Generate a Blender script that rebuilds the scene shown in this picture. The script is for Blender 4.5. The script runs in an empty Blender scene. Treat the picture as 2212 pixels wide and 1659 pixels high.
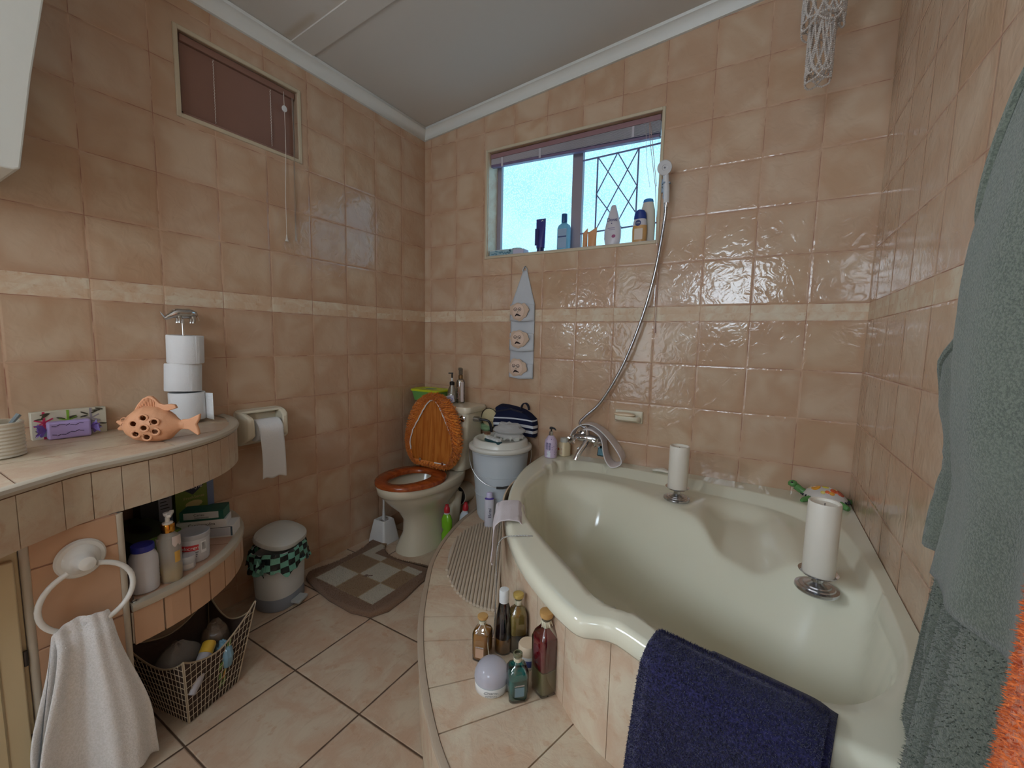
import bpy, bmesh, math, random
from math import sin, cos, pi, radians as R, hypot, atan2, exp
from mathutils import Vector, Matrix
random.seed(7)
SC = bpy.context.scene
COL = SC.collection

# ------------------------------------------------------------------ camera
CAMP = (1.9173, -2.1088, 1.176)
FPX = 916.9
yaw, pit, rol = 0.5343, -0.1035, 0.0214
_f = Vector((-sin(yaw)*cos(pit), cos(yaw)*cos(pit), sin(pit)))
_u = Vector((sin(yaw)*sin(pit), -cos(yaw)*sin(pit), cos(pit)))
_r = Vector((cos(yaw), sin(yaw), 0))
_r2 = cos(rol)*_r + sin(rol)*_u
_u2 = -sin(rol)*_r + cos(rol)*_u
cam = bpy.data.cameras.new('camera')
cam.sensor_width = 36.0
cam.lens = FPX/2212*36.0
cam.clip_start = 0.02
camo = bpy.data.objects.new('camera', cam)
COL.objects.link(camo)
camo.matrix_world = Matrix(((_r2.x, _u2.x, -_f.x, CAMP[0]), (_r2.y, _u2.y, -_f.y, CAMP[1]), (_r2.z, _u2.z, -_f.z, CAMP[2]), (0, 0, 0, 1)))
SC.camera = camo
# ------------------------------------------------------------------ world, light, exposure
w = bpy.data.worlds.new('world'); SC.world = w; w.use_nodes = True
w.node_tree.nodes['Background'].inputs[0].default_value = (0.62, 0.8, 1.0, 1)
w.node_tree.nodes['Background'].inputs[1].default_value = 1.0
SC.view_settings.view_transform = 'Standard'
SC.view_settings.look = 'None'
SC.view_settings.exposure = 0.27
SC.view_settings.gamma = 1.0
E_WIN2, E_WIN3, E_WIN4, E_DOOR = 1.7, 36.0, 13.0, 3.0     # strength of the daylight in each frosted pane

# ------------------------------------------------------------------ materials
def c(r, g, b, a=1.0):
    f = lambda v: (v/255/12.92) if v/255 <= 0.04045 else ((v/255+0.055)/1.055)**2.4
    return (f(r), f(g), f(b), a)
class NT:
    def __init__(s, name):
        s.m = bpy.data.materials.new(name); s.m.use_nodes = True
        s.t = s.m.node_tree; s.n = s.t.nodes; s.n.clear()
        s.out = s.n.new('ShaderNodeOutputMaterial')
    def node(s, typ, **kw):
        nd = s.n.new(typ)
        for k, v in kw.items(): setattr(nd, k, v)
        return nd
    def link(s, a, b): s.t.links.new(a, b)
    def val(s, x, sock):
        if isinstance(x, (int, float)): sock.default_value = x
        elif isinstance(x, tuple): sock.default_value = x
        else: s.link(x, sock)
    def math(s, op, a, b=0.0, cc=0.0):
        nd = s.node('ShaderNodeMath', operation=op)
        s.val(a, nd.inputs[0]); s.val(b, nd.inputs[1]); s.val(cc, nd.inputs[2])
        return nd.outputs[0]
    def mix(s, f, a, b):
        nd = s.node('ShaderNodeMix', data_type='RGBA')
        s.val(f, nd.inputs[0]); s.val(a, nd.inputs[6]); s.val(b, nd.inputs[7])
        return nd.outputs[2]
    def mixf(s, f, a, b):
        nd = s.node('ShaderNodeMix', data_type='FLOAT')
        s.val(f, nd.inputs[0]); s.val(a, nd.inputs[2]); s.val(b, nd.inputs[3])
        return nd.outputs[0]
    def noise(s, scale, detail=3.0, vec=None, rough=0.55, dist=0.0):
        nd = s.node('ShaderNodeTexNoise'); nd.inputs['Scale'].default_value = scale
        nd.inputs['Detail'].default_value = detail; nd.inputs['Roughness'].default_value = rough
        nd.inputs['Distortion'].default_value = dist
        if vec is not None: s.link(vec, nd.inputs['Vector'])
        return nd.outputs[0]
    def ramp(s, x, a, b):
        nd = s.node('ShaderNodeMapRange', interpolation_type='SMOOTHSTEP')
        s.val(x, nd.inputs[0]); s.val(a, nd.inputs[1]); s.val(b, nd.inputs[2])
        return nd.outputs[0]
    def pos(s): return s.node('ShaderNodeNewGeometry').outputs['Position']
    def obj(s): return s.node('ShaderNodeTexCoord').outputs['Object']
    def xyz(s, v):
        nd = s.node('ShaderNodeSeparateXYZ'); s.link(v, nd.inputs[0]); return nd.outputs
    def comb(s, x, y, z):
        nd = s.node('ShaderNodeCombineXYZ'); s.val(x, nd.inputs[0]); s.val(y, nd.inputs[1]); s.val(z, nd.inputs[2]); return nd.outputs[0]
    def scalev(s, v, k):
        nd = s.node('ShaderNodeMapping'); s.link(v, nd.inputs[0]); nd.inputs['Scale'].default_value = k; return nd.outputs[0]
    def white(s, v):
        nd = s.node('ShaderNodeTexWhiteNoise', noise_dimensions='3D'); s.link(v, nd.inputs[0]); return nd.outputs
    def bump(s, h, strength=1.0, dist=0.001, nrm=None):
        nd = s.node('ShaderNodeBump'); s.link(h, nd.inputs['Height'])
        nd.inputs['Strength'].default_value = strength; nd.inputs['Distance'].default_value = dist
        if nrm is not None: s.link(nrm, nd.inputs['Normal'])
        return nd.outputs[0]
    def bsdf(s, col, rough=0.5, metal=0.0, spec=0.5, nrm=None, **kw):
        p = s.node('ShaderNodeBsdfPrincipled')
        s.val(col, p.inputs['Base Color']); s.val(rough, p.inputs['Roughness'])
        s.val(metal, p.inputs['Metallic']); s.val(spec, p.inputs['Specular IOR Level'])
        if nrm is not None: s.link(nrm, p.inputs['Normal'])
        for k, v in kw.items(): s.val(v, p.inputs[k.replace('_', ' ')])
        return p.outputs[0]
    def done(s, sh, vol=None):
        s.link(sh, s.out.inputs[0])
        if vol: s.link(vol, s.out.inputs[1])
        return s.m
MC = {}
def M(name, col, rough=0.5, metal=0.0, spec=0.5, nscale=0, namp=0.06, bscale=0, bdist=0.0005, **kw):
    """plain material with a little procedural mottling and relief"""
    if name in MC: return MC[name]
    t = NT(name); co = t.obj()
    k = 1.0-namp
    dark = (col[0]*k, col[1]*k, col[2]*k, 1)
    cc = t.mix(t.noise(nscale or 14.0, 3, co), dark, col)
    nrm = t.bump(t.noise(bscale, 3, co), 1.0, bdist) if bscale else None
    MC[name] = t.done(t.bsdf(cc, rough, metal, spec, nrm, **kw))
    return MC[name]
def MGlass(name, col, gloss=0.12, rough=0.02):
    """clear plastic or glass: tinted see-through with a reflecting skin"""
    if name in MC: return MC[name]
    t = NT(name)
    tr = t.node('ShaderNodeBsdfTransparent'); tr.inputs[0].default_value = col
    gl = t.node('ShaderNodeBsdfGlossy'); gl.inputs[0].default_value = (1, 1, 1, 1); gl.inputs[1].default_value = rough
    fr = t.node('ShaderNodeFresnel'); fr.inputs[0].default_value = 1.45
    f = t.math('ADD', fr.outputs[0], gloss*0.4)
    mx = t.node('ShaderNodeMixShader'); t.link(f, mx.inputs[0]); t.link(tr.outputs[0], mx.inputs[1]); t.link(gl.outputs[0], mx.inputs[2])
    MC[name] = t.done(mx.outputs[0]); return MC[name]
def MMilky(name, col, alpha=0.5, rough=0.3):
    """cloudy plastic film: part see-through, part white"""
    if name in MC: return MC[name]
    t = NT(name)
    tr = t.node('ShaderNodeBsdfTransparent')
    b = t.bsdf(col, rough, 0, 0.5, t.bump(t.noise(40, 3, t.obj()), 0.6, 0.002))
    mx = t.node('ShaderNodeMixShader'); mx.inputs[0].default_value = alpha
    t.link(tr.outputs[0], mx.inputs[1]); t.link(b, mx.inputs[2])
    MC[name] = t.done(mx.outputs[0]); return MC[name]
def stone_col(t, v, seed=0.0):
    a = t.noise(9.0, 5, v, 0.62, 0.8)
    b = t.noise(38.0, 4, v, 0.6, 0.4)
    col = t.mix(t.ramp(a, 0.38, 0.66), c(206, 176, 146), c(216, 202, 178))
    return t.mix(t.ramp(b, 0.55, 0.75), col, c(196, 160, 128))

def wall_tiles(name, ax, off, size, hue=0.0):
    """glazed apricot wall tiles with the pale stone band; ax = 0 for x, 1 for y"""
    t = NT(name); P = t.pos(); s = t.xyz(P)
    u = t.math('DIVIDE', t.math('SUBTRACT', s[ax], off), size)
    z = s[2]
    up = t.math('GREATER_THAN', z, 1.3125)
    zb = t.mixf(up, 1.278, 1.347)
    v = t.math('DIVIDE', t.math('SUBTRACT', z, zb), 0.2)
    band = t.math('MULTIPLY', t.math('GREATER_THAN', z, 1.278), t.math('LESS_THAN', z, 1.347))
    def near(x, sz):
        return t.math('MULTIPLY', t.math('ABSOLUTE', t.math('SUBTRACT', t.math('FRACT', t.math('ADD', x, 0.5)), 0.5)), sz)
    du = near(u, size); dv1 = near(v, 0.2)
    dvb = t.math('MINIMUM', t.math('ABSOLUTE', t.math('SUBTRACT', z, 1.278)), t.math('ABSOLUTE', t.math('SUBTRACT', z, 1.347)))
    dv = t.mixf(band, dv1, dvb)
    wob = t.math('MULTIPLY', t.math('SUBTRACT', t.noise(30.0, 2, P), 0.5), 0.0016)
    d = t.math('ADD', t.math('MINIMUM', du, dv), wob)
    grout = t.math('SUBTRACT', 1.0, t.ramp(d, 0.0006, 0.0019))
    iu = t.math('FLOOR', u); iv = t.math('ADD', t.math('FLOOR', v), t.math('MULTIPLY', up, 50.0))
    rnd = t.white(t.comb(iu, iv, 3.7 + hue))
    rr = t.xyz(rnd[1])
    shift = t.node('ShaderNodeVectorMath', operation='ADD'); t.link(P, shift.inputs[0])
    sc_ = t.node('ShaderNodeVectorMath', operation='SCALE'); t.link(rnd[1], sc_.inputs[0]); sc_.inputs['Scale'].default_value = 7.0
    t.link(sc_.outputs[0], shift.inputs[1]); Q = shift.outputs[0]
    n1 = t.noise(5.5, 2, Q, 0.5, 0.5)
    base = t.mix(t.ramp(n1, 0.3, 0.72), c(186, 152, 122), c(202, 178, 152))
    base = t.mix(t.math('MULTIPLY', rr[0], 0.4), base, c(190, 162, 142))
    edge = t.math('SUBTRACT', 1.0, t.ramp(d, 0.002, 0.035))
    base = t.mix(t.math('MULTIPLY', edge, 0.3), base, c(184, 140, 110))
    st = stone_col(t, Q)
    col = t.mix(band, base, st)
    gcol = t.mix(t.ramp(t.noise(11.0, 3, P), 0.45, 0.6), c(158, 112, 90), c(196, 160, 132))
    col = t.mix(grout, col, gcol)
    # relief: pillowed edge, wavy glaze, each tile a little out of plane
    pil = t.math('MULTIPLY', t.ramp(d, 0.0005, 0.008), 0.0011)
    wav = t.math('MULTIPLY', t.noise(19.0, 2, Q, 0.45, 1.4), 0.0028)
    wav2 = t.math('MULTIPLY', t.noise(75.0, 2, Q, 0.5, 0.5), 0.00035)
    tilt = t.math('ADD', t.math('MULTIPLY', t.math('SUBTRACT', rr[1], 0.5), t.math('MULTIPLY', t.math('FRACT', u), 0.004)),
                  t.math('MULTIPLY', t.math('SUBTRACT', rr[2], 0.5), t.math('MULTIPLY', t.math('FRACT', v), 0.004)))
    h = t.math('ADD', t.math('ADD', pil, wav), t.math('ADD', wav2, tilt))
    nrm = t.bump(h, 0.75, 1.0)
    rough = t.mixf(grout, t.mixf(band, 0.1, 0.55), 0.7)
    return t.done(t.bsdf(col, rough, 0, 0.5, nrm))
M_WL = wall_tiles('wall_tile_left', 1, 0.0, 0.2)
M_WB = wall_tiles('wall_tile_back', 0, 0.0515, 0.2, 1.0)
M_WR = wall_tiles('wall_tile_right', 1, -0.105, 0.2085, 2.0)
def floor_tiles(name, size, ox, oy):
    t = NT(name); P = t.pos(); s = t.xyz(P)
    u = t.math('DIVIDE', t.math('SUBTRACT', s[0], ox), size); v = t.math('DIVIDE', t.math('SUBTRACT', s[1], oy), size)
    def near(x): return t.math('MULTIPLY', t.math('ABSOLUTE', t.math('SUBTRACT', t.math('FRACT', t.math('ADD', x, 0.5)), 0.5)), size)
    d = t.math('ADD', t.math('MINIMUM', near(u), near(v)), t.math('MULTIPLY', t.math('SUBTRACT', t.noise(24.0, 2, P), 0.5), 0.002))
    grout = t.math('SUBTRACT', 1.0, t.ramp(d, 0.0015, 0.004))
    rnd = t.white(t.comb(t.math('FLOOR', u), t.math('FLOOR', v), 1.3))
    sh = t.node('ShaderNodeVectorMath', operation='MULTIPLY_ADD'); t.link(rnd[1], sh.inputs[0]); sh.inputs[1].default_value = (9, 9, 9); t.link(P, sh.inputs[2])
    Q = sh.outputs[0]
    str_ = t.noise(10.0, 5, t.scalev(Q, (4.5, 1.0, 1.0)), 0.62, 0.6)
    a = t.noise(8.0, 5, Q, 0.62, 0.8)
    col = t.mix(t.ramp(a, 0.36, 0.66), c(196, 168, 144), c(206, 190, 168))
    col = t.mix(t.math('MULTIPLY', t.ramp(t.noise(26.0, 4, Q), 0.58, 0.72), 0.6), col, c(186, 146, 116))
    col = t.mix(t.math('MULTIPLY', t.ramp(str_, 0.52, 0.7), 0.35), col, c(180, 156, 134))
    col = t.mix(grout, col, c(92, 72, 58))
    h = t.math('ADD', t.math('MULTIPLY', t.ramp(d, 0.001, 0.006), 0.002), t.math('ADD', t.math('MULTIPLY', str_, 0.003), t.math('MULTIPLY', t.noise(30.0, 4, Q, 0.6, 1.5), 0.0012)))
    return t.done(t.bsdf(col, 0.42, 0, 0.4, t.bump(h, 0.8, 1.0)))
M_FLOOR = floor_tiles('floor_stone_tile', 0.333, 0.573, -0.963)
def stone(name, light=1.0, sx=1.0):
    t = NT(name); P = t.pos()
    sx = t.node('ShaderNodeTexCoord').outputs['Object']
    a = t.noise(8.0, 5, P, 0.62, 0.8); b = t.noise(30.0, 4, P)
    k = light
    col = t.mix(t.ramp(a, 0.36, 0.66), c(200*k, 172*k, 146*k), c(212*k, 197*k, 172*k))
    col = t.mix(t.math('MULTIPLY', t.ramp(b, 0.56, 0.72), 0.55), col, c(192*k, 152*k, 120*k))
    h = t.math('ADD', t.math('MULTIPLY', t.noise(22.0, 5, P, 0.6, 1.6), 0.003), t.math('MULTIPLY', a, 0.002))
    return t.done(t.bsdf(col, 0.42, 0, 0.4, t.bump(h, 0.7, 1.0)))
M_STONE = stone('stone_tile'); M_STONE2 = stone('counter_stone_tile', 0.97)
M_GROUTD = M('grout_dark', c(140, 108, 88), 0.9, bscale=60)
M_GROUTL = M('grout_light', c(214, 202, 184), 0.9, bscale=60)
M_APR = M('apricot_glaze_tile', c(206, 166, 134), 0.3, nscale=6, namp=0.14, bscale=12, bdist=0.001)
M_TRIM = M('edge_trim_plastic', c(190, 180, 162), 0.35)
M_CEIL = M('ceiling_paint', c(205, 200, 193), 0.8, nscale=2, namp=0.05)
M_CORN = M('cornice_paint', c(222, 224, 220), 0.55)
M_WHITEP = M('white_wall_paint', c(214, 214, 206), 0.6, bscale=30, bdist=0.0006)
M_PORC = M('cream_porcelain', c(222, 214, 192), 0.12, nscale=3, namp=0.03)
M_TUB = M('ivory_acrylic', c(222, 218, 196), 0.09, nscale=2, namp=0.03)
M_CREAM = M('cream_gloss_paint', c(206, 188, 150), 0.42, nscale=5, namp=0.06, bscale=9, bdist=0.0008)
M_CHROME = M('chrome', c(225, 225, 228), 0.09, 1.0)
M_STEEL = M('brushed_steel', c(190, 190, 190), 0.28, 1.0)
M_SILVER = M('cast_silver', c(200, 198, 196), 0.2, 1.0, bscale=90, bdist=0.0006)
M_WPL = M('white_plastic', c(222, 225, 226), 0.3)
M_BPL = M('black_plastic', c(26, 24, 26), 0.35)
M_WHITE = M('white_glazed', c(232, 232, 226), 0.12)
M_PAPER = M('tissue_paper', c(232, 234, 236), 0.9, bscale=90, bdist=0.0012)
M_WAX = M('pillar_wax', c(226, 218, 204), 0.42, Subsurface_Weight=0.0)
M_WOOD = None
def wood(name, a, b, axis=2, sc=(60, 60, 3)):
    t = NT(name); co = t.scalev(t.obj(), sc)
    n = t.noise(1.0, 4, co, 0.6, 0.6)
    col = t.mix(t.ramp(n, 0.35, 0.65), a, b)
    return t.done(t.bsdf(col, 0.22, 0, 0.5, t.bump(n, 0.25, 0.001)))
M_PINE = wood('varnished_pine', c(168, 92, 34), c(200, 124, 52))
M_SEATW = wood('varnished_seat_wood', c(140, 62, 26), c(172, 84, 36), sc=(6, 24, 24))
def terry(name, a, b, scale=260, dist=0.004, rough=0.95):
    t = NT(name); co = t.obj()
    n = t.noise(scale, 3, co, 0.6); n2 = t.noise(9, 3, co)
    col = t.mix(t.ramp(n, 0.35, 0.65), a, b)
    col = t.mix(t.math('MULTIPLY', t.ramp(n2, 0.4, 0.7), 0.25), col, b)
    return t.done(t.bsdf(col, rough, 0, 0.15, t.bump(n, 0.9, dist), Sheen_Weight=0.25))
M_NAVY = terry('navy_terry', c(24, 23, 52), c(50, 48, 92))
M_NAVYB = terry('navy_woven_band', c(44, 42, 84), c(62, 60, 108), 500, 0.0006)
M_ROBE = terry('sage_terry', c(80, 86, 76), c(110, 114, 102), 420, 0.002)
M_ORNG = terry('orange_terry', c(196, 92, 40), c(226, 126, 70), 210, 0.004)
M_WTERRY = terry('white_terry', c(228, 228, 226), c(242, 242, 242), 240, 0.0015)
M_OFUR = terry('orange_chenille', c(222, 120, 36), c(244, 160, 70), 160, 0.006)
M_MATB = terry('tan_pile', c(120, 92, 68), c(158, 128, 98), 260, 0.004)
M_MATW = terry('cream_pile', c(188, 178, 156), c(214, 206, 186), 260, 0.004)
M_MATD = terry('brown_pile', c(96, 72, 58), c(138, 110, 92), 200, 0.006)

# ------------------------------------------------------------------ geometry helpers
class G:
    def __init__(s): s.v = []; s.f = []; s.mi = []; s.k = 0
    def quad(s, a, b, cc, d):
        n = len(s.v); s.v += [a, b, cc, d]; s.f.append((n, n+1, n+2, n+3)); s.mi.append(s.k); return s
    def box(s, x0, x1, y0, y1, z0, z1):
        n = len(s.v)
        s.v += [(x0,y0,z0),(x1,y0,z0),(x1,y1,z0),(x0,y1,z0),(x0,y0,z1),(x1,y0,z1),(x1,y1,z1),(x0,y1,z1)]
        for q in ((0,3,2,1),(4,5,6,7),(0,1,5,4),(1,2,6,5),(2,3,7,6),(3,0,4,7)):
            s.f.append(tuple(n+i for i in q)); s.mi.append(s.k)
        return s
    def obox(s, cx, cy, cz, sx, sy, sz, rz=0.0, ry=0.0, rx=0.0):
        m = Matrix.Rotation(rz, 3, 'Z') @ Matrix.Rotation(ry, 3, 'Y') @ Matrix.Rotation(rx, 3, 'X')
        n = len(s.v); h = G().box(-sx/2, sx/2, -sy/2, sy/2, -sz/2, sz/2)
        for p in h.v:
            q = m @ Vector(p); s.v.append((q.x+cx, q.y+cy, q.z+cz))
        for q in h.f: s.f.append(tuple(n+i for i in q)); s.mi.append(s.k)
        return s
    def rings(s, rings, closed=True, cap0=True, cap1=True, loop=False):
        n0 = len(s.v); m = len(rings[0])
        for r in rings: s.v += [tuple(p) for p in r]
        L = len(rings)
        for i in range(L if loop else L-1):
            j = (i+1) % L
            for k in range(m if closed else m-1):
                k2 = (k+1) % m
                s.f.append((n0+i*m+k, n0+i*m+k2, n0+j*m+k2, n0+j*m+k)); s.mi.append(s.k)
        if closed and not loop:
            if cap0: s.f.append(tuple(n0+k for k in reversed(range(m)))); s.mi.append(s.k)
            if cap1: s.f.append(tuple(n0+(L-1)*m+k for k in range(m))); s.mi.append(s.k)
        return s
    def lathe(s, prof, n=32, c=(0, 0, 0), sx=1.0, sy=1.0, e=2.0, rz=0.0, cap0=True, cap1=True, top=None):
        rr = []
        for r, z in prof:
            ring = []
            for k in range(n):
                a = 2*pi*k/n; ca, sa = cos(a), sin(a)
                q = (abs(ca)**e + abs(sa)**e)**(-1.0/e)
                x, y = r*q*ca*sx, r*q*sa*sy
                ring.append((c[0]+x*cos(rz)-y*sin(rz), c[1]+x*sin(rz)+y*cos(rz), c[2]+z))
            rr.append(ring)
        return s.rings(rr, True, cap0, cap1)
    def tube(s, pts, r, n=10, loop=False):
        P = [Vector(p) for p in pts]; L = len(P); rr = []
        prev = None
        for i in range(L):
            a = P[(i-1) % L] if (loop or i > 0) else P[i]
            b = P[(i+1) % L] if (loop or i < L-1) else P[i]
            t = (b-a)
            t = t.normalized() if t.length > 1e-9 else Vector((0, 0, 1))
            if prev is None:
                up = Vector((0, 0, 1)) if abs(t.z) < 0.9 else Vector((1, 0, 0))
                x = t.cross(up).normalized()
            else:
                x = (prev - t*prev.dot(t))
                x = x.normalized() if x.length > 1e-6 else t.orthogonal().normalized()
            prev = x; y = t.cross(x)
            ri = r[i] if isinstance(r, (list, tuple)) else r
            rr.append([tuple(P[i] + (x*cos(2*pi*k/n) + y*sin(2*pi*k/n))*ri) for k in range(n)])
        return s.rings(rr, True, True, True, loop)
    def grid(s, fn, nu, nv, cu=False):
        n0 = len(s.v)
        for i in range(nu):
            for j in range(nv):
                s.v.append(tuple(fn(i/(nu if cu else nu-1), j/(nv-1))))
        for i in range(nu if cu else nu-1):
            for j in range(nv-1):
                i2 = (i+1) % nu
                s.f.append((n0+i*nv+j, n0+i2*nv+j, n0+i2*nv+j+1, n0+i*nv+j+1)); s.mi.append(s.k)
        return s
    def prism(s, poly, z0, z1):
        n = len(s.v); m = len(poly)
        zb = z0 if callable(z0) else (lambda x, y: z0); zt = z1 if callable(z1) else (lambda x, y: z1)
        s.v += [(x, y, zb(x, y)) for x, y in poly] + [(x, y, zt(x, y)) for x, y in poly]
        s.f.append(tuple(n+i for i in reversed(range(m)))); s.mi.append(s.k)
        s.f.append(tuple(n+m+i for i in range(m))); s.mi.append(s.k)
        for i in range(m):
            j = (i+1) % m
            s.f.append((n+i, n+j, n+m+j, n+m+i)); s.mi.append(s.k)
        return s
    def xform(s, fn, start=0):
        s.v[start:] = [tuple(fn(*p)) for p in s.v[start:]]; return s
    def ball(s, x, y, z, r, n=8, m=6, sz=1.0):
        return s.lathe([(r*sin(pi*i/m) if 0 < i < m else r*0.02, -r*sz*cos(pi*i/m)) for i in range(m+1)], n, (x, y, z))
    def fuzz(s, surf, n, ln=0.004, wd=0.0012, rnd=0.6):
        """short pile: small blades standing on points given by surf(u,v) -> (p, normal)"""
        for _ in range(n):
            p, nr = surf(random.random(), random.random())
            p = Vector(p); nr = Vector(nr)
            d = (nr + Vector((random.uniform(-1, 1), random.uniform(-1, 1), random.uniform(-1, 1)))*rnd).normalized()
            t = d.orthogonal().normalized(); t.rotate(Matrix.Rotation(random.uniform(0, 6.28), 3, d))
            k = len(s.v); s.v += [tuple(p - t*wd/2), tuple(p + t*wd/2), tuple(p + d*ln*random.uniform(.6, 1.2))]
            s.f.append((k, k+1, k+2)); s.mi.append(s.k)
        return s
    def obj(s, name, mat, parent=None, bevel=0.0, seg=2, sharp=35, smooth=True, solid=0.0, subs=0, world=False, loc=None):
        me = bpy.data.meshes.new(name)
        v = s.v
        if world and parent is not None:
            L = parent.location; rz = parent.rotation_euler.z
            v = [tuple(Matrix.Rotation(-rz, 3, 'Z') @ Vector((p[0]-L.x, p[1]-L.y, p[2]-L.z))) for p in v]
        if loc is not None: v = [(p[0]-loc[0], p[1]-loc[1], p[2]-loc[2]) for p in v]
        me.from_pydata(v, [], s.f)
        mats = mat if isinstance(mat, (list, tuple)) else [mat]
        for m in mats: me.materials.append(m)
        if len(mats) > 1: me.polygons.foreach_set('material_index', s.mi)
        if smooth:
            me.polygons.foreach_set('use_smooth', [True]*len(me.polygons))
            me.set_sharp_from_angle(angle=R(sharp))
        me.validate(); me.update()
        bm = bmesh.new(); bm.from_mesh(me); bmesh.ops.recalc_face_normals(bm, faces=bm.faces); bm.to_mesh(me); bm.free()
        o = bpy.data.objects.new(name, me); COL.objects.link(o)
        if parent is not None: o.parent = parent
        if loc is not None: o.location = loc
        if solid:
            md = o.modifiers.new('solid', 'SOLIDIFY'); md.thickness = solid; md.offset = 0
        if bevel:
            md = o.modifiers.new('bevel', 'BEVEL'); md.width = bevel; md.segments = seg; md.limit_method = 'ANGLE'; md.angle_limit = R(40)
        if subs:
            md = o.modifiers.new('sub', 'SUBSURF'); md.levels = subs; md.render_levels = subs
        return o
def tag(o, label, cat, group=None):
    o['label'] = label; o['category'] = cat
    if group: o['group'] = group
    return o
def thing(name, label, cat, loc=(0, 0, 0), rz=0.0, group=None):
    o = bpy.data.objects.new(name, None); COL.objects.link(o)
    o.location = loc; o.rotation_euler = (0, 0, rz); o.empty_display_size = 0.02
    return tag(o, label, cat, group)
def struct(o): o['kind'] = 'structure'; return o
def text(s_, size, loc, rot, mat, parent=None, name='lettering', ext=0.0003, ax='CENTER', sx=1.0):
    cu = bpy.data.curves.new(name, 'FONT'); cu.body = s_; cu.size = size; cu.align_x = ax; cu.align_y = 'CENTER'; cu.extrude = ext
    cu.materials.append(mat); cu.resolution_u = 3
    tmp = bpy.data.objects.new('tmp', cu); COL.objects.link(tmp)
    dg = bpy.context.evaluated_depsgraph_get(); me = bpy.data.meshes.new_from_object(tmp.evaluated_get(dg)); me.name = name
    bpy.data.objects.remove(tmp)
    o = bpy.data.objects.new(name, me); COL.objects.link(o)
    o.location = loc; o.rotation_euler = rot; o.scale = (sx, 1, 1)
    if parent: o.parent = parent
    return o
def face_cam(x, y): return atan2(CAMP[1]-y, CAMP[0]-x)      # heading from a spot in the room towards where the photographer stood
def ss(a, b, x):
    t = min(1.0, max(0.0, (x-a)/(b-a))); return t*t*(3-2*t)
def catmull(P, n, closed=False):
    out = []; L = len(P)
    for i in range(L if closed else L-1):
        p0 = P[(i-1) % L] if (closed or i > 0) else P[i]; p1 = P[i]
        p2 = P[(i+1) % L]; p3 = P[(i+2) % L] if (closed or i < L-2) else p2
        for k in range(n):
            t = k/n
            out.append(tuple(0.5*((2*a1)+(-a0+a2)*t+(2*a0-5*a1+4*a2-a3)*t*t+(-a0+3*a1-3*a2+a3)*t**3) for a0, a1, a2, a3 in zip(p0, p1, p2, p3)))
    if not closed: out.append(tuple(P[-1]))
    return out
def resample(P, n):
    D = [0]
    for a, b in zip(P, P[1:]): D.append(D[-1] + math.dist(a, b))
    out = []; j = 0
    for i in range(n):
        d = D[-1]*i/(n-1)
        while j < len(D)-2 and D[j+1] < d: j += 1
        t = (d-D[j])/max(1e-9, D[j+1]-D[j])
        out.append(tuple(a+(b-a)*t for a, b in zip(P[j], P[j+1])))
    return out
def patch(g, r, z0, z1, a0, a1, n=12, sx=1.0, sy=1.0, rr=None):
    """label wrapped round a round bottle"""
    return g.grid(lambda u, v: ((r)*cos(a0+(a1-a0)*u)*sx, (r)*sin(a0+(a1-a0)*u)*sy, z0+(z1-z0)*v), n, 2)

# ------------------------------------------------------------------ the room
W = 2.2476; YF = -3.45
zc = lambda x: 2.392 + 0.093*x          # underside of the cornice on a sloping ceiling
def wall(name, ax, pos, lo, hi, top, holes, depth, mat, flip):
    """tiled wall in plane ax=pos between lo and hi, with openings and their reveals"""
    g = G()
    cs = sorted({lo, hi} | {h[0] for h in holes} | {h[1] for h in holes})
    zs = sorted({0.0} | {h[2] for h in holes} | {h[3] for h in holes})
    P = (lambda a, z, d=0: (pos+d, a, z)) if ax == 0 else (lambda a, z, d=0: (a, pos+d, z))
    def q(a, b, e, f): g.quad(a, b, e, f) if not flip else g.quad(f, e, b, a)
    for a0, a1 in zip(cs, cs[1:]):
        for k in range(len(zs)):
            z0 = zs[k]; t0 = zs[k+1] if k+1 < len(zs) else top(a0); t1 = zs[k+1] if k+1 < len(zs) else top(a1)
            if any(h[0] <= a0 and a1 <= h[1] and h[2] <= z0 and abs(h[3]-t0) < 1e-6 or (h[0] <= a0 and a1 <= h[1] and h[2] <= z0 < h[3]) for h in holes): continue
            q(P(a0, z0), P(a1, z0), P(a1, t1), P(a0, t0))
    for h in holes:
        a0, a1, z0, z1 = h[:4]; d = depth
        q(P(a0, z0), P(a0, z0, d), P(a1, z0, d), P(a1, z0)) if h[2] > 0 else None
        q(P(a0, z1), P(a1, z1), P(a1, z1, d), P(a0, z1, d))
        q(P(a0, z0), P(a0, z1), P(a0, z1, d), P(a0, z0, d)); q(P(a1, z0), P(a1, z0, d), P(a1, z1, d), P(a1, z1))
    return struct(g.obj(name, mat, smooth=False))
H2 = (0.478, 1.44, 1.655, 2.236)        # window in the back wall
H1 = (-1.313, -0.848, 1.983, 2.276)     # shuttered hatch in the left wall
H3 = (-3.0, -2.45, 1.4, 2.0)           # window over the basin, behind the photographer's left
H4 = (1.15, 1.9, 1.5, 2.1)              # window in the wall behind
wall('wall_back', 1, 0.0, 0.0, W, lambda x: zc(x)+.12, [H2], 0.14, M_WB, False)
wall('wall_left', 0, 0.0, YF, 0.0, lambda y: 2.5, [H1, H3], -0.10, M_WL, False)
wall('wall_right', 0, W, YF, 0.0, lambda y: 2.75, [], 0.1, M_WR, True)
HD = (0.15, 0.95, 0.0, 2.0)
wall('wall_front', 1, YF, 0.0, W, lambda x: zc(x)+.12, [H4, HD], -0.12, M_WHITEP, True)
struct(G().box(0, W, YF, 0, -0.06, 0.0).obj('floor', M_FLOOR, smooth=False))
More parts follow.
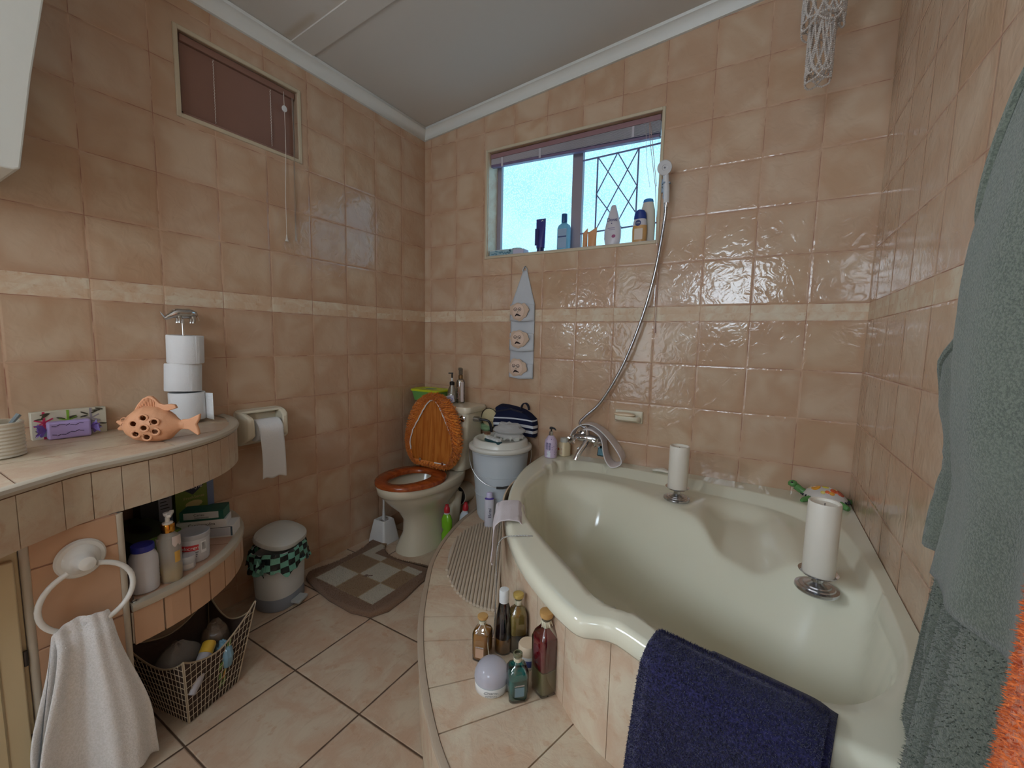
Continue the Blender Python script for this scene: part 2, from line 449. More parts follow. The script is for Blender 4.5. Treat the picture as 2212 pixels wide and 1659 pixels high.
# ceiling: sloping boards with a stain along the joint
def ceil_mat():
    t = NT('ceiling_stained'); s = t.xyz(t.pos())
    d = t.math('ABSOLUTE', t.math('ADD', s[1], 0.93))
    st = t.math('MULTIPLY', t.math('SUBTRACT', 1.0, t.ramp(d, 0.0, 0.03)), t.ramp(t.noise(6, 3, t.pos()), 0.35, 0.6))
    return t.done(t.bsdf(t.mix(t.math('MULTIPLY', st, 0.45), c(200, 195, 188), c(168, 146, 112)), 0.85))
g = G(); n = 8
g.quad((0, YF, zc(0)+.052), (0, 0, zc(0)+.052), (W, 0, zc(W)+.052), (W, YF, zc(W)+.052))
struct(g.obj('ceiling', ceil_mat(), smooth=False))
g = G()
for (y0, y1, z) in ((-.905, -.80, .006),):
    g.v += [(.04, y0, zc(.04)+.052), (W, y0, zc(W)+.052), (W, y1, zc(W)+.052), (.04, y1, zc(.04)+.052)] + [(.04, y0, zc(.04)+.046), (W, y0, zc(W)+.046), (W, y1, zc(W)+.046), (.04, y1, zc(.04)+.046)]
    g.f += [(3, 2, 1, 0), (4, 5, 6, 7), (0, 1, 5, 4), (1, 2, 6, 5), (2, 3, 7, 6), (3, 0, 4, 7)]; g.mi += [0]*6
struct(g.obj('trim_1', M_CEIL, smooth=False))
# cornices (coved profile)
CP = [(0, 0), (.012, .001), (.014, .008), (.03, .03), (.044, .04), (.052, .042), (.054, .054), (0, .056)]
def cornice(name, pts):
    """sweep CP along wall; pts = list of (base point, inward dir)"""
    rr = [[(b[0]+d[0]*p, b[1]+d[1]*p, b[2]+q) for p, q in CP] for b, d in pts]
    return struct(G().rings(rr).obj(name, M_CORN, sharp=50))
cornice('trim_2', [((0.0005, YF, zc(0)), (1, 0)), ((0.0005, -.95, zc(0)), (1, 0)), ((0.0005, 0, zc(0)), (1, -1))])
cornice('trim_3', [((0, -.0005, zc(0)), (1, -1)), ((W, -.0005, zc(W)), (0, -1))])

# frosted daylight panes
def pane_mat(name, col, col2, e, scale):
    t = NT(name); P = t.pos()
    v = t.node('ShaderNodeTexVoronoi'); v.inputs['Scale'].default_value = scale; t.link(P, v.inputs['Vector'])
    a = t.ramp(v.outputs[0], 0.25, 0.6)
    b = t.ramp(t.noise(3.0, 2, P), 0.35, 0.7)
    colr = t.mix(t.math('MULTIPLY', a, t.mixf(b, 0.55, 0.2)), col, col2)
    em = t.node('ShaderNodeEmission'); t.link(colr, em.inputs[0]); em.inputs[1].default_value = e
    gl = t.node('ShaderNodeBsdfGlossy'); gl.inputs[1].default_value = 0.15
    ad = t.node('ShaderNodeMixShader'); ad.inputs[0].default_value = 0.05
    t.link(em.outputs[0], ad.inputs[1]); t.link(gl.outputs[0], ad.inputs[2])
    return t.done(ad.outputs[0])
M_PANE = pane_mat('obscured_glass_daylight', (0.36, 0.66, 0.84, 1), (0.12, 0.34, 0.58, 1), E_WIN2, 130)
M_PANE3 = pane_mat('frosted_glass_side', (0.74, 0.87, 1.0, 1), (0.6, 0.76, 0.95, 1), E_WIN3, 60)
M_PANE4 = pane_mat('frosted_glass_rear', (0.78, 0.89, 1.0, 1), (0.65, 0.8, 0.95, 1), E_WIN4, 60)
M_PANED = pane_mat('frosted_door_glass', (0.88, 0.94, 1.0, 1), (0.8, 0.88, 0.95, 1), E_DOOR, 60)
M_REVEAL = stone('reveal_stone', 1.02)
M_FRAME = M('window_frame_paint', c(150, 140, 150), 0.45)
M_BEAD = M('cream_corner_bead', c(200, 186, 160), 0.4)
x0, x1, z0, z1 = H2
wf = struct(thing('window_1', 'frosted bathroom window with diamond burglar bars', 'window', (x0, 0, z0)))
for k in ('label', 'category'): del wf[k]
G().box(x0, x1, .125, .132, z0, z1).obj('pane', M_PANE, wf, world=True, smooth=False)
g = G()
g.box(x0, x0+.03, .10, .124, z0, z1).box(x1-.02, x1, .10, .124, z0, z1).box(x0+.03, x1-.02, .10, .124, z0, z0+.025).box(x0+.03, x1-.02, .10, .124, z1-.03, z1)
g.box(.962, 1.02, .095, .124, z0+.025, z1-.03)
g.obj('frame', M_FRAME, wf, world=True, bevel=.002)
g = G()
zt, zb_, xl, xr, xm = 2.128, 1.752, 1.103, 1.313, 1.208
for a, b in (((1.02, zt-.004), (1.42, zt+.004)), ((1.02, zb_-.002), (1.42, zb_+.01)), ((xl, zt), (xl, zb_)), ((xr, zt), (xr, zb_))):
    g.tube([(a[0], .094, a[1]), (b[0], .094, b[1])], .0042, 6)
zm = (zt+zb_)/2
for a, b in (((xl, zt), (xr, zb_+.07)), ((xm, zt), (xr, zm+.01)), ((xm, zt), (xl, zm)), ((xr, zt), (xl, zb_)), ((xl, zm), (xm+.04, zb_)), ((xr, zm+.01), (xm-.005, zb_)), ((xr, zb_+.07), (xr, zb_+.06))):
    g.tube([(a[0], .090, a[1]), (b[0], .090, b[1])], .003, 6)
g.obj('burglar_bars', M('bar_paint', c(120, 124, 160), 0.5), wf, world=True)
g = G()
for bx in ((x0-.013, x0+.001, z0-.013, z1+.013), (x1-.001, x1+.013, z0-.013, z1+.013), (x0, x1, z0-.013, z0+.001), (x0, x1, z1-.001, z1+.013)):
    g.box(bx[0], bx[1], -.005, .006, bx[2], bx[3])
g.obj('edge_bead', M_BEAD, wf, world=True, bevel=.003)
# reveals faced with pale stone
g = G(); g.box(x0+.0005, x0+.004, .006, .10, z0+.004, z1).box(x1-.004, x1-.0005, .006, .10, z0+.004, z1)
g.obj('reveal_tiles', M_REVEAL, wf, world=True, smooth=False)
G().box(x0, x1, .0, .10, z0+.0005, z0+.004).obj('window_sill', M('sill_tile', c(190, 180, 170), .3), wf, world=True, smooth=False)
for nm, H, ax, pos, m in (('window_3', H3, 0, -.09, M_PANE3), ('window_4', H4, 1, YF-.10, M_PANE4)):
    o = struct(thing(nm, '', '', (0, 0, 0)))
    for k in ('label', 'category'): del o[k]
    a0, a1, b0, b1 = H
    if ax == 0:
        G().box(pos-.006, pos, a0, a1, b0, b1).obj('pane', m, o, smooth=False)
        G().box(pos, pos+.02, a0, a1, b0, b0+.03).box(pos, pos+.02, a0, a1, b1-.03, b1).box(pos, pos+.02, a0, a0+.03, b0, b1).box(pos, pos+.02, a1-.03, a1, b0, b1).box(pos, pos+.02, (a0+a1)/2-.02, (a0+a1)/2+.02, b0, b1).obj('frame', M_CORN, o)
    else:
        G().box(a0, a1, pos-.006, pos, b0, b1).obj('pane', m, o, smooth=False)
        G().box(a0, a1, pos, pos+.02, b0, b0+.03).box(a0, a1, pos, pos+.02, b1-.03, b1).box(a0, a0+.03, pos, pos+.02, b0, b1).box(a1-.03, a1, pos, pos+.02, b0, b1).obj('frame', M_CORN, o)
o = struct(thing('door_1', '', '', (0, 0, 0)))
for k in ('label', 'category'): del o[k]
G().box(HD[0]+.06, HD[1]-.06, YF-.075, YF-.07, .5, 1.9).obj('pane', M_PANED, o, smooth=False)
G().box(HD[0], HD[1], YF-.08, YF-.04, 0, .5).box(HD[0], HD[0]+.06, YF-.08, YF-.04, .5, 2).box(HD[1]-.06, HD[1], YF-.08, YF-.04, .5, 2).box(HD[0]+.06, HD[1]-.06, YF-.08, YF-.04, 1.9, 2).obj('door_leaf', M_CORN, o)

# ------------------------------------------------------------------ hatch and its closed blind (left wall)
y0, y1, z0, z1 = H1
hf = struct(thing('window_2', '', '', (0, y0, z0)))
for k in ('label', 'category'): del hf[k]
g = G()
for a, b, e, f in ((y0-.014, y0+.002, z0-.014, z1+.014), (y1-.002, y1+.014, z0-.014, z1+.014), (y0, y1, z0-.014, z0+.002), (y0, y1, z1-.002, z1+.014)):
    g.box(-.004, .005, a, b, e, f)
g.obj('edge_bead', M_BEAD, hf, world=True, bevel=.003)
G().box(-.10, -.095, y0, y1, z0, z1).obj('pane', M('dark_pane', c(70, 66, 66), .1), hf, world=True, smooth=False)
bl = thing('venetian_blind', 'brown venetian blind hanging closed in the small hatch on the left wall', 'blind', (-.03, (y0+y1)/2, z1))
M_BROWN = M('brown_slat_enamel', c(140, 104, 90), .35)
G().box(-.045, -.012, y0+.012, y1-.006, z1-.03, z1-.004).obj('headrail', M_BROWN, bl, world=True, bevel=.002)
g = G(); k = 0
zz = z1-.036
while zz > z0+.022:
    g.obox(-.028, (y0+y1)/2+.004, zz, .0015, y1-y0-.022, .0125, 0, .32, 0); zz -= .0088
g.obj('slats', M_BROWN, bl, world=True, smooth=False)
G().obox(-.028, (y0+y1)/2+.004, z0+.014, .016, y1-y0-.024, .010).obj('bottom_rail', M('brown_rail', c(152, 114, 100), .4), bl, world=True, bevel=.002)
M_CORD = M('cord_white', c(214, 206, 196), .7)
for yy in (-1.187, -.963):
    P = [(-.0185+.0012*sin(i*1.9), yy+.0012*sin(i*2.3), z1-.036-i*.004) for i in range(int((z1-z0-.05)/.004))]
    G().tube(P, .0012, 6).obj('ladder_cord', M_CORD, bl, world=True)
g = G().tube([(-.012, -.907, z1-.02), (-.006, -.908, 2.18), (.006, -.915, 2.0), (.012, -.927, 1.8), (.011, -.927, 1.62)], .0013, 6)
g.lathe([(.002, .03), (.004, .012), (.0075, 0), (.002, -.001)], 10, (.011, -.927, 1.60)).obj('pull_cord', M_CORD, bl, world=True)
G().xform(lambda x, y, z: (x, y, z)).rings([[(-.008+d, -.908+.0115*cos(a*pi/8), 2.182+.0135*sin(a*pi/8)) for a in range(16)] for d in (0, .004)]).obj('cord_toggle', M_WPL, bl, world=True)
G().tube([(-.01, -.868, z1-.03), (.0, -.872, 2.1), (.012, -.884, 1.61)], .0035, 6).obj('tilt_wand', MGlass('clear_wand', (.93, .92, .9, 1), .5, .1), bl, world=True)

# raised blind over the window
bz = thing('venetian_blind', 'slatted blind pulled up in a crooked bundle at the top of the bright window', 'blind', (.96, .04, H2[3]))
xa, xb = H2[0]+.005, H2[1]-.012
G().box(xa, xb, .022, .05, 2.208, 2.232).obj('headrail', M('mauve_rail', c(150, 116, 122), .3), bz, world=True, bevel=.002)
g = G()
for i in range(11):
    f = i/10
    za = 2.205-.0028*i; zb2 = 2.205-.0052*i
    L = xb-xa-.004; ang = atan2(za-zb2, L)
    g.obox((xa+xb)/2, .036, (za+zb2)/2, L, .025, .0016, 0, ang, 0)
g.obj('slats', M('white_slats', c(205, 200, 208), .35), bz, world=True, smooth=False)
ang = atan2(.03, xb-xa)
G().obox((xa+xb)/2, .036, 2.154, xb-xa-.004, .027, .014, 0, ang).obj('bottom_rail', M('violet_rail', c(120, 104, 134), .35), bz, world=True, bevel=.002)
g = G()
for i in range(5):
    g.obox((xa+xb)/2, .038, 2.1635-.0+.0018*i, xb-xa-.006, .024, .0012, 0, ang*.9)
g.obj('slats', M('blue_grey_slats', c(92, 96, 130), .3), bz, world=True, smooth=False)
for x in (.56, .80, 1.30):
    G().obox(x, .0225, 2.18, .012, .003, .05).obj('ladder_tape', M('tape_grey', c(190, 186, 196), .7), bz, world=True)
g = G().tube([(1.375, .02, 2.205), (1.39, .0, 2.1), (1.425, -.006, 1.9), (1.46, -.008, 1.5), (1.459, -.008, 1.24)], .0014, 6).tube([(1.38, .02, 2.205), (1.40, .0, 2.1), (1.43, -.006, 1.9)], .0014, 6)
g.lathe([(.0015, .03), (.004, .01), (.0045, 0), (.002, -.001)], 8, (1.459, -.008, 1.225)).obj('pull_cord', M('cord_mauve', c(190, 160, 150), .7), bz, world=True)
G().tube([(1.36, .018, 2.2), (1.38, -.002, 2.0), (1.40, -.006, 1.9)], .0008, 5).obj('thin_cord', M_CORD, bz, world=True)

# white painted bulkhead, upper left
g = G()
pl = [(-1.722, 2.0), (-1.756, 1.803), (-1.789, 1.572), (-1.83, 1.566), (-3.40, 1.50), (-3.40, 2.52), (-1.62, 2.52)]
poly = [(-1.64, 2.47)] + pl[:3] + [(-1.80, 1.566), (-2.15, 1.55), (-2.15, 2.46)]
n = len(poly)
g.v = [(0.002, y, z) for y, z in poly] + [(.30, y, z) for y, z in poly]
g.f = [tuple(range(n)), tuple(range(2*n-1, n-1, -1))] + [(i, n+i, n+(i+1) % n, (i+1) % n) for i in range(n)]; g.mi = [0]*len(g.f)
tag(g.obj('wall_bulkhead', M_WHITEP, bevel=.004, smooth=False), 'white painted bulkhead end high up at the left edge, with a ragged slanting side', 'bulkhead')

# ------------------------------------------------------------------ vanity counter with round open shelves
ct = thing('vanity_counter', 'tiled vanity counter along the left wall ending in rounded open shelves', 'counter', (0, -1.8, 0))
CZ = .84
arc = [(.5*sin(pi/2*(1-i/16)), -1.70+.47*cos(pi/2*(1-i/16))) for i in range(17)]     # from (.5,-1.70) round to (0,-1.23)
def counter_edge(o=0.0):
    P = [(.5, -2.9), (.60, -2.6), (.68, -2.35), (.68, -2.15), (.64, -2.0), (.585, -1.92), (.55, -1.863), (.50, -1.775), (.483, -1.68), (.465, -1.59), (.43, -1.50), (.372, -1.405), (.29, -1.325), (.20, -1.27), (.10, -1.235), (.0, -1.222)]
    P = resample(catmull(P, 8), 80)
    if o:
        Q = []
        for i, p in enumerate(P):
            a = P[max(0, i-1)]; b = P[min(len(P)-1, i+1)]; dx, dy = b[0]-a[0], b[1]-a[1]; L = hypot(dx, dy)
            Q.append((max(0, p[0]+dy/L*o), p[1]-dx/L*o))
        return Q
    return P
E0 = counter_edge()
G().prism([(0.001, -2.9)] + E0[:-1] + [(0.001, -1.222)], CZ-.03, CZ-.004).obj('worktop_bed', M_GROUTD, ct, world=True, smooth=False)
# top tiles: one long seam along the counter and cross seams
Ein = counter_edge(-.022)
def clipband(xa, xb, ya, yb):
    """part of the top between x limits and y limits, following the curved edge"""
    P = []
    N = 24
    for i in range(N+1):
        y = ya+(yb-ya)*i/N
        # edge x at this y
        ex = None
        for a, b in zip(Ein, Ein[1:]):
            if (a[1]-y)*(b[1]-y) <= 0 and a[1] != b[1]:
                ex = a[0]+(b[0]-a[0])*(y-a[1])/(b[1]-a[1]); break
        if ex is None: ex = 0.0
        P.append((min(xb, ex), y))
    P = [p for p in P if p[0] > xa+.004]
    if len(P) < 2: return None
    return [(xa, P[0][1])] + P + [(xa, P[-1][1])]
g = G()
xs = [0.002, .135, .137, .30, .302, .9]
ys = [-2.9, -2.55, -2.22, -1.885, -1.55, -1.24]
for xi in range(0, 6, 2):
    for a, b in zip(ys, ys[1:]):
        pl = clipband(xs[xi]+.001, xs[xi+1]-.001, a+.0022, b-.0022)
        if pl: g.prism(pl, CZ-.006, CZ)
g.obj('worktop_tiles', M_STONE2, ct, world=True, smooth=False)
g = G(); rr = []
prof = [(0, -.014), (.006, -.012), (.009, -.004), (.006, .0035), (0, .006), (-.022, .003), (-.024, -.003)]
Eo = counter_edge(.0)
for i, p in enumerate(Eo):
    a = Eo[max(0, i-1)]; b = Eo[min(len(Eo)-1, i+1)]; dx, dy = b[0]-a[0], b[1]-a[1]; L = hypot(dx, dy)
    nx, ny = dy/L, -dx/L
    rr.append([(max(.0008, p[0]+nx*q), p[1]+ny*q, CZ+h) for q, h in prof])
g.rings(rr).obj('edge_trim', M_TRIM, ct, world=True)
# front strip of cut tiles below the trim
def tile_strip(g, pts, z0, z1, seams, th=.008, gap=.0022, out=0.0):
    """separate tiles standing along a curve; seams = arc-length positions"""
    D = [0]
    for a, b in zip(pts, pts[1:]): D.append(D[-1]+math.dist(a, b))
    def at(d):
        d = min(max(d, 0), D[-1]-1e-6)
        for j in range(len(D)-1):
            if D[j+1] >= d:
                t = (d-D[j])/(D[j+1]-D[j]); a, b = pts[j], pts[j+1]
                dx, dy = b[0]-a[0], b[1]-a[1]; L = hypot(dx, dy)
                return (a[0]+dx*t, a[1]+dy*t, dy/L, -dx/L)
    zf0 = z0 if callable(z0) else (lambda d: z0); zf1 = z1 if callable(z1) else (lambda d: z1)
    for s0, s1 in zip(seams, seams[1:]):
        a, b = s0+gap/2, s1-gap/2; rr = []
        n = max(2, int((b-a)/.02)+1)
        for i in range(n+1):
            d = a+(b-a)*i/n; x, y, nx, ny = at(d); za, zb = zf0(d), zf1(d)
            rr.append([(x+nx*out, y+ny*out, za), (x+nx*(out+th), y+ny*(out+th), za), (x+nx*(out+th), y+ny*(out+th), zb), (x+nx*out, y+ny*out, zb)])
        g.rings(rr)
    return g
def length(P): return sum(math.dist(a, b) for a, b in zip(P, P[1:]))
LE = length(E0)
dpan = 0
best = 9
acc = 0
for a, b in zip(E0, E0[1:]):
    acc += math.dist(a, b)
    if abs(b[1]+1.885) < best: best = abs(b[1]+1.885); dpan = acc
s = dpan-.63; seams = []
while s < dpan+.01: seams.append(max(0, s)); s += .205
q = seams[-1]+.095; 
while q < LE-.02: seams.append(q); q += .062
seams.append(LE)
FB = .705
tile_strip(G(), [(max(.001, x), y) for x, y in E0], FB, CZ-.016, seams, out=-.004, th=.006).obj('fascia_tiles', M_STONE2, ct, world=True, smooth=False)
G().prism([(0.001, -2.9)] + counter_edge(-.0045)[:-1] + [(0.001, -1.222)], CZ-.135+.0, CZ-.03).obj('fascia_core', M('core_grout', c(176, 120, 96), .9), ct, world=True, smooth=False)
# end panel carrying the towel ring
g = G().box(.001, .492, -1.882, -1.708, .001, FB+.001)
g.obj('end_panel', M('shelf_side_paint', c(96, 92, 90), .7), ct, world=True, smooth=False)
g = G(); z = FB-.0035
for h in (.078, .20, .20, .20, .02):
    g.box(.492, .4995, -1.873, -1.717, max(.001, z-h+.003), z); z -= h
g.obj('end_panel_tiles', M_APR, ct, world=True, bevel=.002)
G().box(.490, .496, -1.876, -1.714, .001, FB).obj('end_panel_grout', M('pink_grout', c(178, 140, 118), .9), ct, world=True, smooth=False)
for yy in (-1.879, -1.711):
    G().tube([(.494, yy, .001), (.494, yy, FB-.002)], .0085, 12).obj('corner_trim', M_TRIM, ct, world=True)
# cupboard front further left
g = G().box(.46, .492, -2.9, -1.888, .05, FB)
g.obj('cupboard_frame', M_CREAM, ct, world=True, bevel=.002)
g = G().box(.492, .506, -2.30, -1.897, .06, FB-.045)
g.obj('cupboard_door', M_CREAM, ct, world=True, bevel=.003)
g = G().box(.506, .5075, -1.935, -1.932, .06, FB-.05).box(.506, .5075, -1.957, -1.954, .06, FB-.05)  # thin raised strips, the shade in the grooves painted as darker cream
g.obj('groove_shade_strip', M('groove_shade', c(150, 132, 100), .8), ct, world=True, smooth=False)
for zz in (.21, .12, .42):
    G().tube([(.5, -1.893, zz-.018), (.5, -1.893, zz+.018)], .004, 8).obj('hinge', M('old_hinge', c(58, 50, 44), .5), ct, world=True)
G().lathe([(.003, 0), (.003, .001), (.0005, .0015)], 10).xform(lambda x, y, z: (.4925+z, -1.915+x, FB-.018+y)).obj('screw', M('screw_brown', c(120, 100, 70), .4), ct, world=True)
# shelf
SZ = .44
sh = [(.001, -1.70)] + [(x*.985, -1.70+(y+1.70)*.985) for x, y in arc[:-1]] + [(.001, -1.70+.463)]
G().prism(sh, SZ-.022, SZ-.003).obj('shelf_bed', M_GROUTD, ct, world=True, smooth=False)
g = G(); A = [(.485*sin(pi/2*(1-i/24)), -1.70+.455*cos(pi/2*(1-i/24))) for i in range(25)]
for i0, i1 in ((0, 12), (12, 19), (19, 24)):
    pl = [(.002, -1.699)] + A[i0:i1+1] if i0 == 0 else [(.01+.01*(i0 > 12), -1.69+.01*(i0 > 12))] + [(x*.998, y) for x, y in A[i0:i1+1]]
    cx = sum(p[0] for p in pl)/len(pl); cy = sum(p[1] for p in pl)/len(pl)
    g.prism([(cx+(x-cx)*.985, cy+(y-cy)*.985) for x, y in pl], SZ-.004, SZ)
g.obj('shelf_tiles', M('shelf_tile', c(196, 158, 134), .4), ct, world=True, smooth=False)
rr = []
for i, (x, y) in enumerate(arc):
    a = pi/2*(1-i/16); nx, ny = sin(a), cos(a)
    rr.append([(max(.0008, x+nx*q), y+ny*q, SZ+h) for q, h in [(0, -.016), (.007, -.014), (.009, -.005), (.006, .003), (0, .005), (-.020, .003), (-.022, -.003)]])
G().rings(rr).obj('shelf_trim', M_TRIM, ct, world=True)
La = length(arc)
sm = [0]; 
while sm[-1] < La-.05: sm.append(sm[-1]+.072)
sm[-1] = La
tile_strip(G(), [(max(.001, x), y) for x, y in arc], SZ-.112, SZ-.017, sm, th=.005, gap=.005, out=-.003).obj('shelf_fascia_tiles', M_APR, ct, world=True, smooth=False)
G().prism([(.001, -1.70)] + [(x*.988, -1.70+(y+1.70)*.988) for x, y in arc[:-1]] + [(.001, -1.235)], SZ-.11, SZ-.022).obj('shelf_core', M_GROUTL, ct, world=True, smooth=False)

# ------------------------------------------------------------------ step and bath panel
ST = .21
OUT = [(.46, -.001), (.548, -.164), (.586, -.367), (.650, -.577), (.72, -.735), (.791, -.85), (.933, -1.044), (1.025, -1.150), (1.123, -1.248), (1.254, -1.36), (1.361, -1.433), (1.50, -1.50), (1.75, -1.565), (2.0, -1.59), (W-.001, -1.60)]
OUT = resample(catmull(OUT, 8), 110)
INN = [(.945, -.001), (.945, -.2), (.965, -.38), (.99, -.53), (1.04, -.665), (1.106, -.771), (1.197, -.875), (1.299, -.962), (1.42, -1.055), (1.50, -1.115), (1.574, -1.172), (1.64, -1.205), (1.70, -1.225), (1.85, -1.262), (2.0, -1.285), (W-.001, -1.295)]
INN = resample(catmull(INN, 8), 110)
stp = thing('bath_step', 'curved tiled step wrapping the front of the corner bath', 'step', (1.0, -1.0, 0))
G().prism([(x, y) for x, y in OUT] + INN[::-1], .0005, ST-.006).obj('step_core', M_GROUTD, stp, world=True, smooth=False)
def near_i(P, p): return min(range(len(P)), key=lambda i: math.dist(P[i], p))
seam_pairs = [((.50, -.06), (.905, -.06)), ((.60, -.40), (.86, -.36)), ((.640, -.55), (.93, -.44)), ((.685, -.655), (.968, -.55)), ((.722, -.735), (1.004, -.605)), ((.766, -.81), (1.045, -.672)), ((.834, -.905), (1.106, -.771)), ((.953, -1.065), (1.22, -.893)),
              ((1.033, -1.157), (1.30, -.963)), ((1.172, -1.292), (1.40, -1.04)), ((1.280, -1.38), (1.49, -1.108)), ((1.49, -1.498), (1.574, -1.172)), ((1.80, -1.572), (1.80, -1.25)), ((2.12, -1.597), (2.12, -1.29))]
g = G()
last = (0, 0)
prs = [(0, 0)] + [(near_i(OUT, a), near_i(INN, b)) for a, b in seam_pairs] + [(len(OUT)-1, len(INN)-1)]
for (o0, i0), (o1, i1) in zip(prs, prs[1:]):
    if o1 <= o0: continue
    po = OUT[o0:o1+1]; pi_ = INN[i0:i1+1] if i1 > i0 else [INN[i0]]
    pl = po + pi_[::-1]
    cx = sum(p[0] for p in pl)/len(pl); cy = sum(p[1] for p in pl)/len(pl)
    # pull the seam ends in a little for the joint
    def pull(p, q, d):
        L = math.dist(p, q); return (p[0]+(q[0]-p[0])*d/L, p[1]+(q[1]-p[1])*d/L) if L > 1e-6 else p
    po2 = [pull(p, INN[i0+int((i1-i0)*k/max(1, len(po)-1))], .012) for k, p in enumerate(po)]
    po2[0] = pull(po2[0], po2[1], .002); po2[-1] = pull(po2[-1], po2[-2], .002)
    pi2 = list(pi_)
    if len(pi2) > 1: pi2[0] = pull(pi2[0], pi2[1], .002); pi2[-1] = pull(pi2[-1], pi2[-2], .002)
    g.prism(po2 + pi2[::-1], ST-.006, ST)
g.obj('tread_tiles', M_STONE, stp, world=True, smooth=False)
Lo = length(OUT); sm = []; q = 0
while q < Lo: sm.append(q); q += .33
sm.append(Lo)
tile_strip(G(), OUT, .002, ST-.012, sm, th=.004, out=-.004+.004).obj('riser_tiles', M_STONE, stp, world=True, smooth=False)
rr = []
for i, p in enumerate(OUT):
    a = OUT[max(0, i-1)]; b = OUT[min(len(OUT)-1, i+1)]; dx, dy = b[0]-a[0], b[1]-a[1]; L = hypot(dx, dy); nx, ny = dy/L, -dx/L
    if nx*(-1)+ny*(-1) < 0: nx, ny = -nx, -ny
    rr.append([(min(W-.0008, p[0]+nx*q), min(-.0008, p[1]+ny*q), ST+h) for q, h in [(0, -.013), (.006, -.011), (.0085, -.004), (.006, .002), (0, .004), (-.010, .003), (-.012, -.003)]])
G().rings(rr).obj('step_trim', M('step_trim_plastic', c(178, 160, 140), .4), stp, world=True)

TZ = .566
pn = bt = thing('corner_bath', 'large ivory corner bath with moulded seat and ledges behind a stone tile apron', 'bathtub', (1.65, -.7, ST))
g = G()
sm = []; q = .03; Li = length(INN)
while q < Li: sm.append(q); q += .166
sm = [0] + sm + [Li]
tile_strip(g, INN, ST+.0005, .535, sm, th=.006, gap=.0018, out=0)
g.obj('apron_tiles', M_STONE, pn, world=True, smooth=False)
rr = [[(x, y, ST+.001), (x, y, .535)] for x, y in INN]
gg = G(); gg.rings(rr, closed=False)
gg.obj('apron_core', M_GROUTL, pn, world=True, smooth=False)

# ------------------------------------------------------------------ corner bath
RO = [(.925, -.002), (.927, -.135), (.957, -.364), (1.029, -.594), (1.109, -.762), (1.178, -.890), (1.293, -1.035), (1.389, -1.130), (1.497, -1.212), (1.557, -1.250), (1.606, -1.270), (1.653, -1.262), (1.690, -1.266), (1.761, -1.293), (1.88, -1.330), (2.02, -1.347), (2.14, -1.350), (W-.002, -1.348)]
RI = [(1.063, -.20), (1.063, -.33), (1.074, -.49), (1.116, -.649), (1.169, -.750), (1.241, -.854), (1.359, -.964), (1.503, -1.082), (1.600, -1.170), (1.645, -1.195), (1.690, -1.192), (1.786, -1.239), (1.92, -1.27), (2.06, -1.262), (2.135, -1.190), (2.180, -1.095), (2.203, -.99), (2.212, -.85), (2.212, -.70), (2.205, -.56), (2.188, -.42), (2.150, -.295), (2.091, -.210), (2.02, -.158), (1.93, -.125), (1.80, -.112), (1.65, -.108), (1.486, -.098), (1.256, -.095), (1.13, -.118)]
RIc = resample(catmull(RI, 6, True) + [RI[0]], 241)[:-1]
ROc = resample(catmull(RO, 6), 150)
def dist_poly(P, x, y):
    best = 9; ins = False; n = len(P)
    for i in range(n):
        ax, ay = P[i]; bx, by = P[(i+1) % n]
        dx, dy = bx-ax, by-ay; t = max(0, min(1, ((x-ax)*dx+(y-ay)*dy)/(dx*dx+dy*dy+1e-12)))
        d = hypot(x-ax-dx*t, y-ay-dy*t)
        if d < best: best = d
        if (ay > y) != (by > y) and x < (bx-ax)*(y-ay)/(by-ay)+ax: ins = not ins
    return best if ins else -best
def seg_d(x, y, a, b):
    dx, dy = b[0]-a[0], b[1]-a[1]; t = max(0, min(1, ((x-a[0])*dx+(y-a[1])*dy)/(dx*dx+dy*dy)))
    return hypot(x-a[0]-dx*t, y-a[1]-dy*t)
RIs = RIc[::4]
def smin(a, b, k):
    h = max(k-abs(a-b), 0)/k; return min(a, b)-h*h*k*.25
def smax(a, b, k): return -smin(-a, -b, k)
def rise(x, y): return .012*ss(1.60, 1.70, x)*ss(-.9, -1.15, y)
def bathz(x, y):
    dA = dist_poly(RIs, x, y)
    dk = seg_d(x, y, (1.30, -.58), (1.95, -.95))
    t = max(0, min(1, (dk-.13)/.24))
    K = .18+.37*(t*t*(3-2*t)*.5+t*.5)
    Lg = .528
    ds = seg_d(x, y, (1.875, -.28), (1.90, -.62))
    S = .445+.03*ss(-.6,-.25,y)+.09*ss(.04, .17, ds)
    h = smin(smin(K, Lg, .025), S, .04)
    # raised pads under the candles
    h = max(h, min(.530, .40+ .13*ss(.115, .075, hypot(x-1.645, y+.285)))) if dk > .28 else h
    tq = max(0, min(1, dA/.15)); wallA = TZ - .004*ss(0, .006, dA) - .41*(1-(1-max(0, tq-.03))**2.4)
    back = ss(.26, .40, dk)*ss(-.16, .16, (x-1.625)*.495+(y+.765)*.869)
    wb = TZ - .42*ss(-.012, .05, dA)
    wallA = wallA*(1-back)+wb*back
    return smax(h, wallA, .02) if dA > 0 else TZ
g = G()
cx, cy = 1.62, -.80
NR = 46; N = len(RIc)
rings = []
for j in range(NR+1):
    f = 1-(j/NR)
    ring = []
    for (x, y) in RIc:
        px, py = cx+(x-cx)*f, cy+(y-cy)*f
        if j == NR: px, py = cx+(x-cx)*.004, cy+(y-cy)*.004
        ring.append((px, py, bathz(px, py) + (rise(px, py) if f > .9 else rise(px, py)*max(0, (f-.6)/.3))))
    rings.append(ring)
